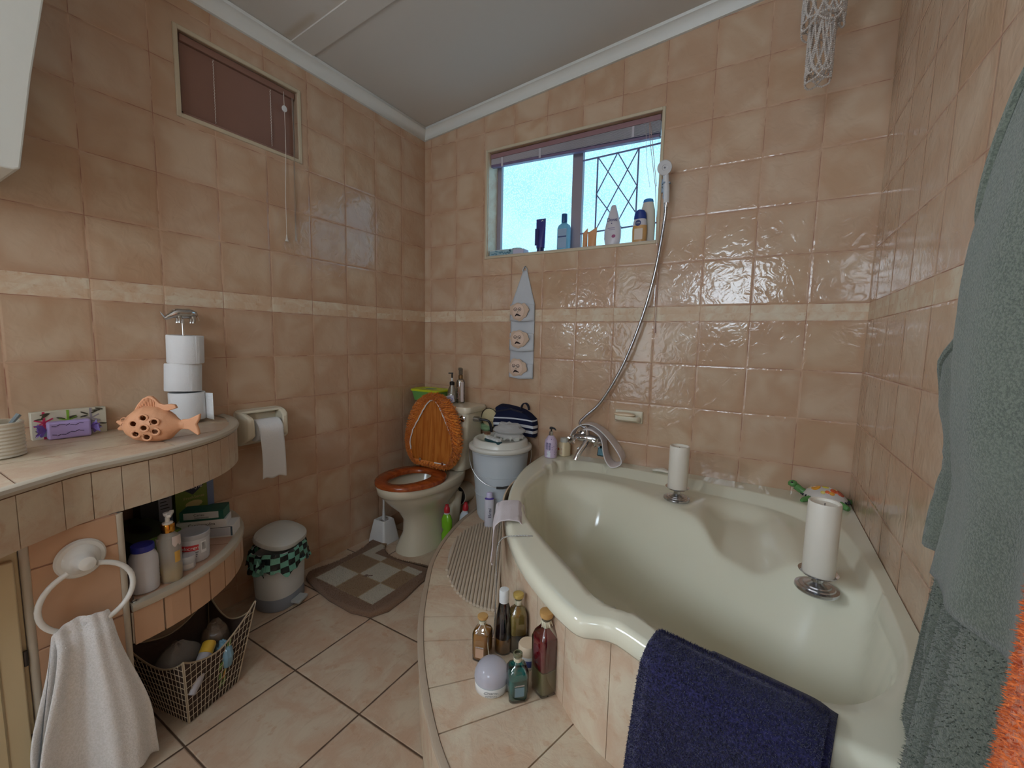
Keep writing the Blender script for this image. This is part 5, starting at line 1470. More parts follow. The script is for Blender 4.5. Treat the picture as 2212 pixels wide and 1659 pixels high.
for i in range(11):
    an = pi*i/10; x = .775+.022*cos(an); z = .785+.034*sin(an); rr.append([(x, -.035, z), (x, -.018, z), (x+.006*cos(an), -.018, z+.006*sin(an)), (x+.006*cos(an), -.035, z+.006*sin(an))])
G().rings(rr).obj('loop_handle', M('navy_strap', c(20, 22, 44), .7), sb, world=True)
# bath sponge hanging beside the cistern
sg = thing('bath_sponge', 'round cream bath sponge hanging on the wall between cistern and striped bag', 'sponge', (.548, -.034, .715))
G().lathe([(.0, -.022), (.040, -.022), (.054, -.014), (.058, 0), (.054, .014), (.040, .022), (.0, .022)], 36).xform(lambda x, y, z: (x, z, y)).obj('pad', M('sponge_cream', c(204, 190, 150), .9, bscale=160, bdist=.003), sg)
G().tube([(.058*cos(k*pi/12), -.014, .058*sin(k*pi/12)) for k in range(-3, 13)], .002, 6).obj('binding', M('dark_binding', c(60, 50, 40), .8), sg)
o = crumple('cloth', 'x', 'x', .520, -.032, .652, .040, .022, .026, M('sage_cloth', c(130, 158, 118), .9), 21, 20, .5)
o.name = 'green_ruffle'; del o['label']; del o['category']; o.parent = sg; o.location = (-.028, .0, -.060)
# tall bottle next to the bucket
t = thing('tall_bottle', 'slim white bottle with violet shoulder standing between bucket and draped cloth', 'bottle', (.758, -.352, ST), 0)
G().lathe([(.022, 0), (.0245, .004), (.0245, .15), (.023, .156), (.0, .157)], 28, sy=.7, rz=fa-pi/2).obj('body', M('frost_white_plastic', c(214, 214, 226), .35), t)
G().lathe([(.0235, .153), (.0238, .156), (.0190, .160), (.0175, .161)], 28, sy=.7, rz=fa-pi/2).obj('violet_ring', M('violet_plastic', c(84, 66, 160), .3), t)
G().lathe([(.0165, .160), (.0160, .182), (.0125, .188), (0, .189)], 24, sy=.75, rz=fa-pi/2).obj('cap', M('lilac_cap', c(206, 200, 232), .3), t)
text('Elvital', .022, (.0185*cos(fa)-.004*sin(fa), .0185*sin(fa)+.004*cos(fa), .085), (R(90), R(90)*-1, fa+pi/2), M('ink_navy', c(50, 54, 90), .5), t, ext=.0002)

# ------------------------------------------------------------------ draped cloth, chain, towel on the bath rim
RIMZ = lambda x, y: TZ+rise(x, y)
wc = thing('washcloth', 'pale pinkish washcloth draped over the bath rim beside the bucket', 'cloth', (1.17, -.86, TZ))
tg = Vector((.50, -.866)); nm = Vector((-.866, -.50)); M0 = Vector((1.172, -.842))
def rimprof(t_):
    """path across the rim, outside (t=0) to inside (t=1): returns offset along the normal and height"""
    K = [(0, .060, -.180), (.15, .052, -.12), (.32, .050, -.05), (.42, .046, -.008), (.48, .032, .004), (.58, .0, .007), (.68, -.030, .004), (.76, -.046, -.012), (.88, -.052, -.05), (1, -.050, -.085)]
    for a_, b_ in zip(K, K[1:]):
        if t_ <= b_[0]:
            q = (t_-a_[0])/(b_[0]-a_[0]); q = q*q*(3-2*q) if False else q
            return a_[1]+(b_[1]-a_[1])*q, a_[2]+(b_[2]-a_[2])*q
    return K[-1][1:]
def wcp(u, v):
    n_, h_ = rimprof(v); s_ = (u-.5)*.185*(1+.10*(1-v))+.018
    hang = 1-.55*abs(u-.72)*1.6 if v < .42 else 1-.25*abs(u-.5)
    if h_ < 0: h_ = h_*hang if v < .42 else h_
    n_ = n_+.004*sin(u*13+v*5)*(1 if h_ < -.01 else .3)
    p = M0+tg*s_+nm*n_
    return (p.x, p.y, RIMZ(p.x, p.y)+.004+h_+(.003*sin(u*9+v*9) if .44 < v < .7 else 0))
G().grid(wcp, 34, 60).obj('cloth', M('washcloth_pink', c(214, 204, 206), .95, nscale=30, namp=.08, bscale=300, bdist=.001), wc, world=True, solid=.004, subs=1)
ch = G()
CPth = resample(catmull([(1.352, -.935, .500), (1.338, -.965, .555), (1.325, -.985, TZ+.003), (1.290, -1.012, TZ+.004), (1.256, -1.030, TZ-.006), (1.243, -1.038, .52), (1.240, -1.036, .40), (1.236, -1.036, .26), (1.225, -1.045, ST+.004), (1.20, -1.02, ST+.003)], 8), 120)
for p in CPth: ch.ball(*p, .0026, 6, 4)
tag(ch.obj('bath_chain', M_STEEL, loc=(1.29, -1.01, TZ)), 'beaded metal plug chain looped over the bath rim and hanging down the tiles', 'chain')

nt = thing('bath_towel', 'folded navy blue towel hanging over the near rim of the bath', 'towel', (1.90, -1.33, .3))
NT0 = Vector((1.775, -1.268)); NT1 = Vector((2.048, -1.318)); tgn = (NT1-NT0).normalized(); nmn = Vector((tgn.y, -tgn.x)); LTW = (NT1-NT0).length
def ntp(u, v, lay=0):
    K = [(0, -.030, -.10), (.06, -.030, -.03), (.10, -.022, .004), (.15, .010, .020), (.20, .045, .016), (.25, .075, -.004), (.30, .086, -.035), (.45, .094, -.11), (.7, .112, -.235), (1, .125, -.385)]
    for a_, b_ in zip(K, K[1:]):
        if v <= b_[0]:
            q = (v-a_[0])/(b_[0]-a_[0]); n_ = a_[1]+(b_[1]-a_[1])*q; h_ = a_[2]+(b_[2]-a_[2])*q; break
    wid = LTW*(1+.0*v)
    s_ = u*wid-.020*v
    bow = .010*sin(pi*u)*(1 if v > .15 else 0)
    n_ += bow+.006*sin(u*6+v*4)*ss(.2, .6, v)
    n_ -= .022*ss(.10, .0, u)*ss(.12, .3, v)
    if lay: n_ -= .022*lay; s_ += .010*lay; h_ -= .008*lay*(v > .1)
    h_ -= .010*ss(.85, 1.0, u)*ss(.05, .15, v)
    p = NT0+tgn*s_+nmn*n_
    return (p.x, p.y, TZ+.011+h_)
G().grid(lambda u, v: ntp(u, v), 40, 70).obj('outer_fold', M_NAVY, nt, world=True, solid=.016, subs=0)
G().grid(lambda u, v: ntp(.3+.7*u, v, 1), 24, 50).obj('under_fold', M_NAVY, nt, world=True, solid=.016)
G().grid(lambda u, v: tuple(Vector(ntp(.01+.985*u, .745+.06*v+.06*u))+Vector((nmn.x, nmn.y, 0))*.0095), 40, 6).obj('woven_band', M_NAVYB, nt, world=True, solid=.002)
def nsurf(u, v):
    p = Vector(ntp(u, v)); q = Vector(ntp(min(1, u+.01), v)); r_ = Vector(ntp(u, min(1, v+.01)))
    if u > .985: q = Vector(ntp(u-.01, v)); q = p+(p-q)
    nr = (q-p).cross(r_-p); nr = nr.normalized() if nr.length > 1e-9 else Vector((0, -1, 0))
    if nr.y > 0 and v > .2: nr = -nr
    if v <= .2 and nr.z < 0: nr = -nr
    return p+nr*.0078, nr
def nsurf2(u, v):
    v = v*.98
    while .73 < v-.06*u < .82: v = random.random()*.98
    return nsurf(u, v)
G().fuzz(nsurf2, 42000, .0055, .0017, .7).obj('terry_loops', M_NAVY, nt, world=True, smooth=False)['kind'] = 'stuff'

# ------------------------------------------------------------------ ribbed foam mat on the step
rm = thing('antislip_mat', 'beige half round ribbed foam mat lying on the step', 'mat', (.9, -.6, ST))
d_ = Vector((.330, -.577)).normalized(); p_ = Vector((-d_.y*-1, -d_.x)) ; p_ = Vector((d_.y, -d_.x)); O_ = Vector((.822, -.305))
if p_.x > 0: p_ = -p_
g = G(); wd = .0138; k = 0
rnds = []
while True:
    w_ = .004+k*wd
    if w_ > .238: break
    q = math.sqrt(max(0, 1-(w_/.245)**2)); a0 = .27-.34*q; a1 = .27+.42*q
    if k == 0: a0, a1 = -.06, .69
    P0 = O_+d_*a0+p_*w_; P1 = O_+d_*a1+p_*w_
    g.tube([(P0.x, P0.y, ST+.007), ((P0.x+P1.x)/2, (P0.y+P1.y)/2, ST+.007), (P1.x, P1.y, ST+.007)], .0062, 8)
    k += 1
g.obj('ribs', M('foam_beige', c(200, 184, 164), .75, bscale=60, bdist=.0006), rm, world=True)
g = G(); pl = []
for i in range(33):
    an = pi*i/32; aa = .27-(.335 if an < pi/2 else .415)*cos(an); ww = .240*sin(an); P0 = O_+d_*aa+p_*max(.0, ww); pl.append((P0.x, P0.y))
g.prism(pl, ST+.0008, ST+.0045).obj('backing', M('foam_pale', c(206, 196, 184), .8), rm, world=True, smooth=False)

# ------------------------------------------------------------------ bath oil bottles on the step
def sq(r, z): return (r, z)
M_GLS = MGlass('bottle_glass', (.86, .91, .86, 1), .25, .03)
M_CORK = M('cork', c(196, 152, 92), .6, bscale=60, bdist=.001)
M_TWINE = M('cream_band', c(214, 206, 180), .8)
M_AMB = M('amber_lotion', c(186, 124, 50), .25)
def square_bottle(lbl, x, y, rz, w_, h_, liquids, cork=True, cap_mat=None, neck=.25, label=None, grp='bath oil bottles on the step'):
    t = thing('oil_bottle', lbl, 'bottle', (x, y, ST), rz, grp)
    r = w_/2*1.06
    sh = h_*(1-neck)
    G().lathe([(r*.90, 0), (r, .004), (r, sh*.86), (r*.80, sh*.96), (r*.36, sh*1.06), (r*.33, h_*.93), (r*.42, h_*.94), (r*.42, h_*.955), (r*.33, h_*.96)], 40, e=4.5, cap1=False).obj('glass', M_GLS, t, sharp=60)
    z0_ = .006
    for (zf, m) in liquids:
        G().lathe([(r*.86, z0_), (r*.91, z0_+.003), (r*.91, sh*zf-.001)], 40, e=4.5).obj('liquid', m, t, sharp=60); z0_ = sh*zf
    if cork: G().lathe([(r*.34, h_*.93), (r*.36, h_*.955), (r*.56, h_*.96), (r*.60, h_*.985), (r*.58, h_*1.02), (r*.34, h_*1.03), (0, h_*1.028)], 24).obj('cork', cap_mat or M_CORK, t)
    G().lathe([(r*.39, h_*.83), (r*.41, h_*.835), (r*.41, h_*.905), (r*.39, h_*.91)], 24).obj('neck_band', M_TWINE, t)
    return t
fc = face_cam(1.3, -1.1)
t = square_bottle('small square bottle of amber bath milk with a cork, leftmost on the step', 1.240, -1.108, fc+R(45)+.5, .051, .132, [(.88, M_AMB)])
G().tube([(.006, -.010, .115), (.020, -.018, .09), (.026, -.024, .05), (.030, -.027, .03)], .001, 5).obj('string', M_TWINE, t)
a = fc-t.rotation_euler.z
def flat_label(t, z, w_, h_, d, an, mat, name='label'):
    g = G().obox(0, 0, 0, .0005, w_, h_)
    g.xform(lambda x, y, zz: (cos(an)*(d+x)-sin(an)*y, sin(an)*(d+x)+cos(an)*y, z+zz)); return g.obj(name, mat, t, smooth=False)
M_LBLP = M('label_mauve', c(196, 158, 130), .6)
def snap(an): return round(an/(pi/2))*(pi/2)
flat_label(t, .030, .026, .030, .0273, snap(a), M_LBLP)
an = snap(a); text('LAVENDER', .0055, (cos(an)*.0279, sin(an)*.0279, .049), (R(90), 0, an+pi/2), M_WHITE, t, ext=.0001)
# tall dark oil bottle with a white cap
t = thing('oil_bottle', 'tall tapering bottle of dark oil with a white screw cap behind the amber bottle', 'bottle', (1.278, -1.048, ST), fc, 'bath oil bottles on the step'); t.scale = (1.2, 1.2, 1)
G().lathe([(.022, 0), (.0245, .004), (.0245, .06), (.021, .11), (.014, .150), (.0095, .165)], 32, cap1=False).obj('glass', M_GLS, t)
G().lathe([(.0215, .005), (.0222, .008), (.0222, .048)], 32).obj('oil_layer', M('amber_oil', c(170, 108, 44), .2), t)
G().lathe([(.0222, .0485), (.0222, .062), (.019, .112), (.0155, .128)], 32).obj('liquid', M('black_plum_oil', c(28, 16, 28), .1), t)
G().lathe([(.0125, .160), (.0128, .162), (.0128, .196), (.0118, .200), (0, .2003)], 28).obj('cap', M_WPL, t)
# square gold bottle
t = square_bottle('clear square bottle of golden oil with a mustard stopper near the apron tiles', 1.312, -1.018, fc+.12, .053, .178, [(.42, M('brown_sediment', c(96, 70, 40), .3)), (.90, M('golden_oil', c(180, 150, 84), .2))], cap_mat=M('mustard_stopper', c(196, 168, 92), .5), neck=.24)
# red layered bottle
t = square_bottle('tallest square bottle with red oil floating on a clear yellowish layer', 1.455, -1.115, fc+R(45)-.25, .060, .226, [(.40, M('olive_clear_oil', c(150, 140, 96), .15)), (.90, M('ruby_oil', c(132, 18, 36), .1))], neck=.20)
g = G()
for i in range(9): an = 6.28*i/9; g.tube([(.012*cos(an), .012*sin(an), .205), (.018*cos(an), .018*sin(an), .192)], .0012, 5)
g.obj('raffia', M_TWINE, t)
# teal bottle, open
t = square_bottle('small open bottle with teal bath oil in front of the tall red bottle', 1.402, -1.176, fc+.2, .052, .126, [(.66, M('teal_oil', c(24, 120, 118), .12))], cork=False)
G().lathe([(.009, .119), (.0125, .120), (.0128, .126), (.0105, .128), (.0085, .127)], 24, cap0=False, cap1=False).obj('lip', M('olive_glass', c(110, 110, 84), .1), t)
a = fc-t.rotation_euler.z; an = snap(a)
flat_label(t, .034, .026, .026, .0278, an, M('label_greyblue', c(120, 150, 160), .6)); text('LAVENDER', .0055, (cos(an)*.0284, sin(an)*.0284, .052), (R(90), 0, an+pi/2), M_WHITE, t, ext=.0001)
# domed body butter jar
t = thing('body_butter_jar', 'white jar with a clear domed lid in front on the step', 'jar', (1.325, -1.185, ST), fc); t.scale = (1.2, 1.2, .80)
G().lathe([(.036, 0), (.0385, .004), (.0395, .036), (.0385, .038)], 48).obj('jar', M('gloss_white', c(232, 232, 230), .2), t)
G().lathe([(.0375, .038), (.0375, .052), (0, .053)], 40).obj('cream', M('cream_inside', c(208, 196, 196), .6), t)
G().lathe([(.0400, .036), (.0402, .050), (.038, .066), (.030, .084), (.018, .094), (.004, .097), (0, .0972)], 48).obj('domed_lid', MMilky('dome_plastic', c(204, 204, 216), .55, .1), t)
patch(G(), .0398, .0345, .0365, -1.4, 1.4, 20).obj('rim_line', M('teal_line', c(110, 140, 140), .4), t)
text('Charm', .012, (.0402, .0, .024), (R(90), 0, R(90)), M('ink_grey', c(130, 134, 140), .5), t, ext=.0001)
text('INTENSE', .007, (.0400, .0, .012), (R(90), 0, R(90)), M('ink_grey', c(130, 134, 140), .5), t, ext=.0001)
t = thing('cream_jar', 'white jar with a peach lid behind the tall red bottle', 'jar', (1.372, -1.060, ST), fc)
G().lathe([(.026, 0), (.028, .003), (.028, .040)], 32).obj('jar', M('gloss_white', c(232, 232, 230), .2), t)
G().lathe([(.0285, .040), (.029, .043), (.029, .064), (.026, .069), (0, .070)], 32).obj('lid', M('peach_lid', c(218, 196, 168), .35), t)
patch(G(), .0283, .010, .030, -.4, .9, 8).obj('label', M('label_navy', c(64, 74, 130), .5), t)

# ------------------------------------------------------------------ candles on the bath ledges
M_CSIL = M('embossed_silver', c(196, 196, 200), .22, 1.0, bscale=80, bdist=.001)
def candlestick(lbl, x, y, z, s=1.0):
    t = thing('candle_holder', lbl, 'candle holder', (x, y, z), 0, 'silver candle holders on the bath ledge')
    G().lathe([(.0, 0), (.050*s, .0), (.053*s, .004), (.052*s, .010), (.044*s, .012), (.042*s, .015), (.034*s, .016), (.032*s, .019), (.020*s, .021), (.014*s, .026), (.0135*s, .040), (.018*s, .046), (.018*s, .047)], 48).obj('foot', M_CSIL, t)
    G().lathe([(.0, .0475), (.040*s, .0475), (.046*s, .052), (.0475*s, .055), (.045*s, .053), (.039*s, .050), (0, .0495)], 48).obj('drip_pan', M_CHROME, t)
    return t
z1_ = bathz(1.645, -.285)+.001; z2_ = bathz(2.088, -.705)+.001
z1_ = max(bathz(1.645+.04*cos(k), -.285+.04*sin(k)) for k in range(7))+.0005
z2_ = max(bathz(2.088+.045*cos(k), -.705+.045*sin(k)) for k in range(7))+.0005
candlestick('silver candle holder on the back ledge of the bath under the nearer-to-tap candle', 1.645, -.285, z1_, .98)
candlestick('silver candle holder on the right hand ledge of the bath', 2.088, -.705, z2_, 1.0)
def candle(lbl, x, y, z, r, h):
    t = thing('pillar_candle', lbl, 'candle', (x, y, z), 0, 'white pillar candles')
    G().lathe([(r*.97, 0), (r, .003), (r*1.0, h-.004), (r*.96, h), (r*.86, h-.001), (r*.80, h-.008), (.0, h-.012)], 48).obj('wax', M_WAX, t)
    G().tube([(0, 0, h-.013), (0, .001, h-.004)], .0012, 6).obj('wick', M_BPL, t)
candle('cream pillar candle on the back ledge of the bath, the smaller looking one', 1.645, -.285, z1_+.050, .0385, .178)
candle('large cream pillar candle on the right hand ledge by the turtle', 2.088, -.705, z2_+.050, .0385, .205)
tag(G().lathe([(.0, -.008), (.026, -.006), (.034, 0), (.026, .006), (.0, .008)], 28, (0, 0, .008), sx=1.35, sy=.62).xform(lambda x, y, z: (x, y, z+.004*cos(x*60))).obj('soap_bar', M('soap_white', c(226, 222, 208), .35)), 'thin white bar of soap lying on the back deck of the bath', 'soap').location = (1.535, -.055, TZ)

# ------------------------------------------------------------------ mosaic turtle
tu = thing('turtle_ornament', 'green ceramic turtle with a dotted mosaic shell in the bath corner', 'ornament', (2.160, -.085, TZ), R(-12))
M_TG = M('turtle_green', c(96, 150, 84), .2, nscale=40, namp=.35)
G().lathe([(.0, .010), (.060, .010), (.068, .018), (.062, .030), (.052, .042), (.034, .054), (.014, .060), (0, .061)], 40, sx=1.12, sy=.66).obj('shell', M('shell_grout', c(196, 188, 180), .4), tu)
dots = [(.0, .0, (222, 206, 80), .012), (-.030, -.010, (226, 158, 50), .016), (.028, -.012, (214, 96, 54), .012), (.048, -.006, (190, 92, 66), .015), (-.012, .018, (214, 120, 90), .010), (.010, -.026, (236, 116, 70), .008), (.024, -.026, (230, 160, 70), .009), (-.004, -.030, (228, 208, 120), .008), (.018, .006, (214, 206, 200), .010), (-.050, .0, (206, 178, 140), .008), (.034, .014, (226, 170, 90), .010)]
for i, (x, y, cl, r_) in enumerate(dots):
    q = hypot(x/1.12, y/.66); zt_ = .061*math.sqrt(max(.02, 1-(q/.070)**2.2))
    nx_, ny_ = x/1.12*.9, y/.66*.9
    n = Vector((nx_, ny_, .05)).normalized()
    g = G().lathe([(r_, -.003), (r_, .0012), (r_*.85, .002), (0, .0022)], 16, sx=1, sy=.85)
    rot = Vector((0, 0, 1)).rotation_difference(n).to_matrix()
    g.xform(lambda a_, b_, c_: tuple(rot @ Vector((a_, b_, c_)) + Vector((x, y, max(.016, zt_-.001)))))
    g.obj('mosaic_dot', M('dot_%d_%d' % (cl[0], cl[1]), c(*cl), .2), tu)
g = G().tube([(-.055, 0, .020), (-.080, 0, .030), (-.098, 0, .042)], [.014, .013, .014], 14).ball(-.108, 0, .050, .0165, 14, 10, .85).tube([(-.112, 0, .048), (-.124, 0, .047)], [.012, .007], 12)
g.obj('head', M_TG, tu)
for s_ in (-1, 1): G().ball(-.110, s_*.012, .056, .0048, 10, 8).obj('eye', M_BPL, tu)
for s_ in (-1, 1):
    G().tube([(-.045, s_*.035, .014), (-.060, s_*.055, .009), (-.066, s_*.066, .006)], [.011, .010, .006], 10).obj('flipper', M_TG, tu)
    G().tube([(.052, s_*.030, .014), (.072, s_*.044, .010), (.080, s_*.050, .008)], [.012, .011, .008], 10).obj('flipper', M_TG, tu)
g = G()
for i in range(26):
    an = 2*pi*i/26; x, y = .068*1.12*cos(an), .068*.66*sin(an); g.obox(x, y, .020, .009, .0022, .008, an)
g.obj('rim_stripes', M_INK, tu, smooth=False)

# ------------------------------------------------------------------ mixer tap, hand shower, strap, soap dish
mx_ = thing('bath_mixer', 'chrome bath mixer tap with two handles on the back wall above the bath', 'tap', (1.165, -.0005, .675))
g = G()
for x in (1.105, 1.225): g.tube([(x, -.001, .680), (x, -.010, .680), (x, -.014, .680), (x, -.050, .680)], [.026, .024, .012, .012], 20)
g.obj('wall_flange', M_CHROME, mx_, world=True)
g = G().tube([(1.095, -.058, .680), (1.12, -.060, .680), (1.15, -.062, .682), (1.18, -.062, .682), (1.21, -.060, .680), (1.238, -.058, .680)], [.014, .018, .021, .021, .018, .014], 20)
g.tube([(1.165, -.062, .69), (1.162, -.064, .722), (1.160, -.064, .738)], [.014, .012, .010], 16)
g.obj('body', M_CHROME, mx_, world=True)
g = G().tube([(1.165, -.070, .668), (1.160, -.090, .650), (1.148, -.112, .625), (1.138, -.128, .600), (1.134, -.134, .580)], [.017, .015, .014, .014, .015], 18)
g.obj('spout', M_CHROME, mx_, world=True)
for x, y2 in ((1.100, -.100), (1.232, -.100)):
    g = G().tube([(x, -.064, .680), (x-.004, -.082, .676), (x-.006, y2, .672)], [.010, .010, .015], 14)
    for k in range(5):
        an = 2*pi*k/5+.3; g.tube([(x-.005, y2+.002, .673), (x-.005+.024*cos(an), y2-.002, .673+.024*sin(an))], [.008, .007], 10)
    g.tube([(x-.006, y2, .672), (x-.007, y2-.010, .671)], [.013, .010], 14)
    g.obj('handle', M_CHROME, mx_, world=True)
G().tube([(1.150, -.078, .655), (1.142, -.098, .640), (1.128, -.104, .628)], [.006, .005, .006], 10).obj('diverter_knob', M_CHROME, mx_, world=True)
G().obox(1.246, -.075, .628, .036, .026, .052, 0, 0, R(-18)).obj('spare_cradle', M('smoked_chrome', c(70, 96, 106), .12, 1.0), mx_, world=True, bevel=.005)
g = G().tube([(1.160, -.064, .736), (1.156, -.066, .748)], [.010, .009], 14)
g.obj('hose_nut', M_CHROME, mx_, world=True)
sh_ = thing('hand_shower', 'white hand shower on its bracket right of the window, metal hose hanging down', 'shower', (1.478, -.001, 1.93))
hp = resample(catmull([(1.162, -.066, .744), (1.146, -.068, .738), (1.128, -.068, .745), (1.124, -.068, .764), (1.150, -.064, .795), (1.228, -.055, .880), (1.325, -.050, 1.062), (1.403, -.045, 1.286), (1.452, -.042, 1.498), (1.480, -.045, 1.702), (1.489, -.055, 1.795)], 10), 420)
g = G().tube(hp, [.0078 if i % 2 else .0066 for i in range(len(hp))], 10)
def hose_mat():
    t = NT('ribbed_steel_hose'); return t.done(t.bsdf(t.mix(t.noise(40, 2, t.obj()), c(150, 150, 154), c(196, 196, 200)), .22, 1.0))
g.obj('hose', hose_mat(), sh_, world=True, sharp=60)
G().tube([(1.488, -.055, 1.785), (1.489, -.056, 1.805)], [.009, .010], 14).obj('hose_end', M_CHROME, sh_, world=True)
M_SHW = M('shower_white', c(216, 218, 222), .25)
G().tube([(1.489, -.056, 1.803), (1.487, -.058, 1.86), (1.483, -.064, 1.915), (1.480, -.070, 1.94)], [.0125, .0135, .0130, .011], 16).obj('grip', M_SHW, sh_, world=True)
nrm_ = Vector((.38, -.86, -.30)).normalized(); rot = Vector((0, 0, 1)).rotation_difference(nrm_).to_matrix()
g = G().lathe([(0, -.016), (.020, -.014), (.030, -.006), (.0315, .004), (.029, .008), (.012, .008), (.010, .006), (0, .006)], 32)
g.xform(lambda x, y, z: tuple(rot @ Vector((x, y, z))+Vector((1.478, -.082, 1.948)))); g.obj('head', M_SHW, sh_, world=True)
G().lathe([(.004, 0), (0, .001)], 12).xform(lambda x, y, z: tuple(rot @ Vector((x, y, z+.0062))+Vector((1.478, -.082, 1.948)))).obj('head_screw', M('grey_dot', c(110, 110, 120), .5), sh_, world=True)
g = G().obox(1.466, -.008, 1.895, .022, .014, .06).obox(1.472, -.034, 1.888, .018, .045, .020, 0).tube([(1.484+.0165*cos(k*pi/6-.6), -.058+.0165*sin(k*pi/6-.6), 1.888) for k in range(11)], .004, 8).tube([(1.465, -.01, 1.865), (1.464, -.018, 1.845), (1.466, -.022, 1.835), (1.470, -.020, 1.845)], .0025, 8)
g.obj('bracket', M('bracket_bluegrey', c(150, 168, 190), .3), sh_, world=True, bevel=.003)
mi = thing('back_strap', 'pale pink and white back scrubbing strap looped over the mixer tap', 'bath strap', (1.25, -.06, .67))
sp = resample(catmull([(1.083, 0, .690), (1.100, 0, .722), (1.140, 0, .752), (1.190, 0, .758), (1.245, 0, .735), (1.300, 0, .690), (1.345, 0, .640), (1.358, 0, .606), (1.338, 0, .584), (1.308, 0, .578), (1.285, 0, .600), (1.268, 0, .640), (1.256, 0, .690), (1.235, 0, .722), (1.190, 0, .744), (1.150, 0, .740)], 6), 90)
def strap(u, v):
    i = u*89; a_ = int(min(88, i)); q = i-a_; p = sp[a_]; p2 = sp[a_+1]
    return (p[0]+(p2[0]-p[0])*q, -.030-.066*v-.02*ss(.3, .7, u)*(1-ss(.7, .9, u)), p[2]+(p2[2]-p[2])*q-.012*v*ss(.2, .5, u))
G().grid(strap, 90, 10).obj('band', M('strap_pinkwhite', c(216, 204, 200), .95, bscale=260, bdist=.0015), mi, world=True, solid=.004)
for v in (0, 1): G().tube([strap(k/89, v) for k in range(90)], .0022, 6).obj('piping', M('strap_white', c(228, 226, 226), .8), mi, world=True)
sd = thing('soap_dish', 'cream porcelain soap dish on the back wall above the bath', 'soap dish', (1.355, -.0005, .80))
G().rings([[(1.288+i_, y, .778+i_), (1.424-i_, y, .778+i_), (1.424-i_, y, .838-i_), (1.288+i_, y, .838-i_)] for y, i_ in ((-.0005, 0), (-.010, 0), (-.013, .003))]).obj('back_plate', M_PORC, sd, world=True, bevel=.003)
g = G()
rr = []
for x, f in ((1.292, .55), (1.300, .85), (1.32, 1), (1.355, 1.05), (1.39, 1), (1.408, .85), (1.418, .55)):
    d = -.060*f; rr.append([(x, -.012, .786), (x, d*.7, .786), (x, d, .796), (x, d*1.04, .812), (x, d*.96, .816), (x, d*.85, .808), (x, -.014, .806)])
g.rings(rr).obj('tray', M_PORC, sd, world=True, bevel=.002)
o = G().lathe([(0, 0), (.030, .001), (.036, .008), (.034, .014), (.020, .019), (0, .020)], 28, (0, 0, 0), sx=1.45, sy=.62).obj('soap_bar', M('soap_cream', c(226, 204, 172), .35)); o.location = (1.343, -.040, .812)
tag(o, 'rounded peach coloured soap bar lying in the porcelain soap dish', 'soap')

# ------------------------------------------------------------------ hanging fabric pockets with faces
ho = thing('wall_organiser', 'pale fabric strip with three pockets, each with a bespectacled face, hanging from a hook', 'wall organiser', (.733, -.003, 1.58))
M_FAB = M('pale_fabric', c(196, 200, 206), .9, bscale=220, bdist=.0006)
def bx_(z):   # half width and centre of the strip by height
    t_ = min(1, max(0, (1.56-z)/.19)); return (.012+.064*t_, .743-.010*t_)
g = G().grid(lambda u, v: ((lambda hw, cx_: (cx_+(u-.5)*2*hw, -.006-.003*sin(u*pi), 1.56-.60*v))(*bx_(1.56-.60*v))), 12, 40)
g.obj('backing', M_FAB, ho, world=True, solid=.003)
G().tube([(.742+.014*cos(pi*k/10), -.008, 1.556+.022*sin(pi*k/10)) for k in range(11)], .003, 8).obj('hanging_loop', M_FAB, ho, world=True)
G().tube([(.742, -.001, 1.584), (.742, -.012, 1.580), (.742, -.014, 1.572)], .003, 8).obj('hook', M('hook_grey', c(150, 150, 154), .4), ho, world=True)
M_FACE = M('face_felt', c(222, 196, 178), .85); M_HAIR = M('ruffle_felt', c(206, 180, 158), .85)
for n_, (zt_, zb2_, fz, fx) in enumerate(((1.375, 1.285, 1.335, .725), (1.215, 1.118, 1.182, .728), (1.045, .965, 1.022, .722))):
    hw = .077
    pk = G().grid(lambda u, v: (.733+(u-.5)*2*hw*(1+.02*v), -.010-.020*sin(u*pi)*(.4+.6*v)-.003, zt_-(zt_-zb2_)*v-.006*sin(u*pi)*v), 16, 8).obj('pocket', M_FAB, ho, world=True, solid=.003)
    rnd = random.Random(n_+40); ring = []
    for k in range(48):
        an = 2*pi*k/48; r_ = .057+.004*sin(an*3+n_)+.003*sin(an*8+2*n_)+.005*rnd.random()
        ring.append((fx+r_*cos(an), -.036, fz+r_*.82*sin(an)))
    G().rings([[(fx+(x-fx)*f, y_, fz+(z-fz)*f) for x, _, z in ring] for f, y_ in ((1, -.0325), (1.0, -.036), (.8, -.041), (.5, -.042))]).obj('hair_ruffle', M_HAIR, ho, world=True)
    G().lathe([(.038, .0), (.038, .002), (.028, .006), (0, .008)], 28).xform(lambda x, y, z: (fx+x, -.041-z, fz+y*1.05)).obj('face', M_FACE, ho, world=True)
    g = G()
    for s_ in (-1, 1): g.tube([(fx-.002+s_*.014+.009*cos(k*pi/8), -.0495, fz+.010+.0085*sin(k*pi/8)) for k in range(16)], .0011, 5, True)
    g.tube([(fx-.007, -.050, fz+.011), (fx+.003, -.050, fz+.011)], .001, 5)
    g.obj('spectacles', M_INK, ho, world=True)
    g = G()
    for s_ in (-1, 1): g.ball(fx-.002+s_*.014, -.049, fz+.008, .0026, 8, 6)
    g.obj('pupils', M_INK, ho, world=True)
    G().tube([(fx-.018, -.047, fz-.028), (fx-.006, -.050, fz-.018), (fx+.002, -.051, fz-.020), (fx+.018, -.047, fz-.026)], [.002, .005, .005, .002], 8).obj('moustache', M('dark_felt', c(44, 28, 30), .9), ho, world=True)
    G().ball(fx-.001, -.051, fz-.004, .0048, 10, 8).obj('nose', M_FACE, ho, world=True)

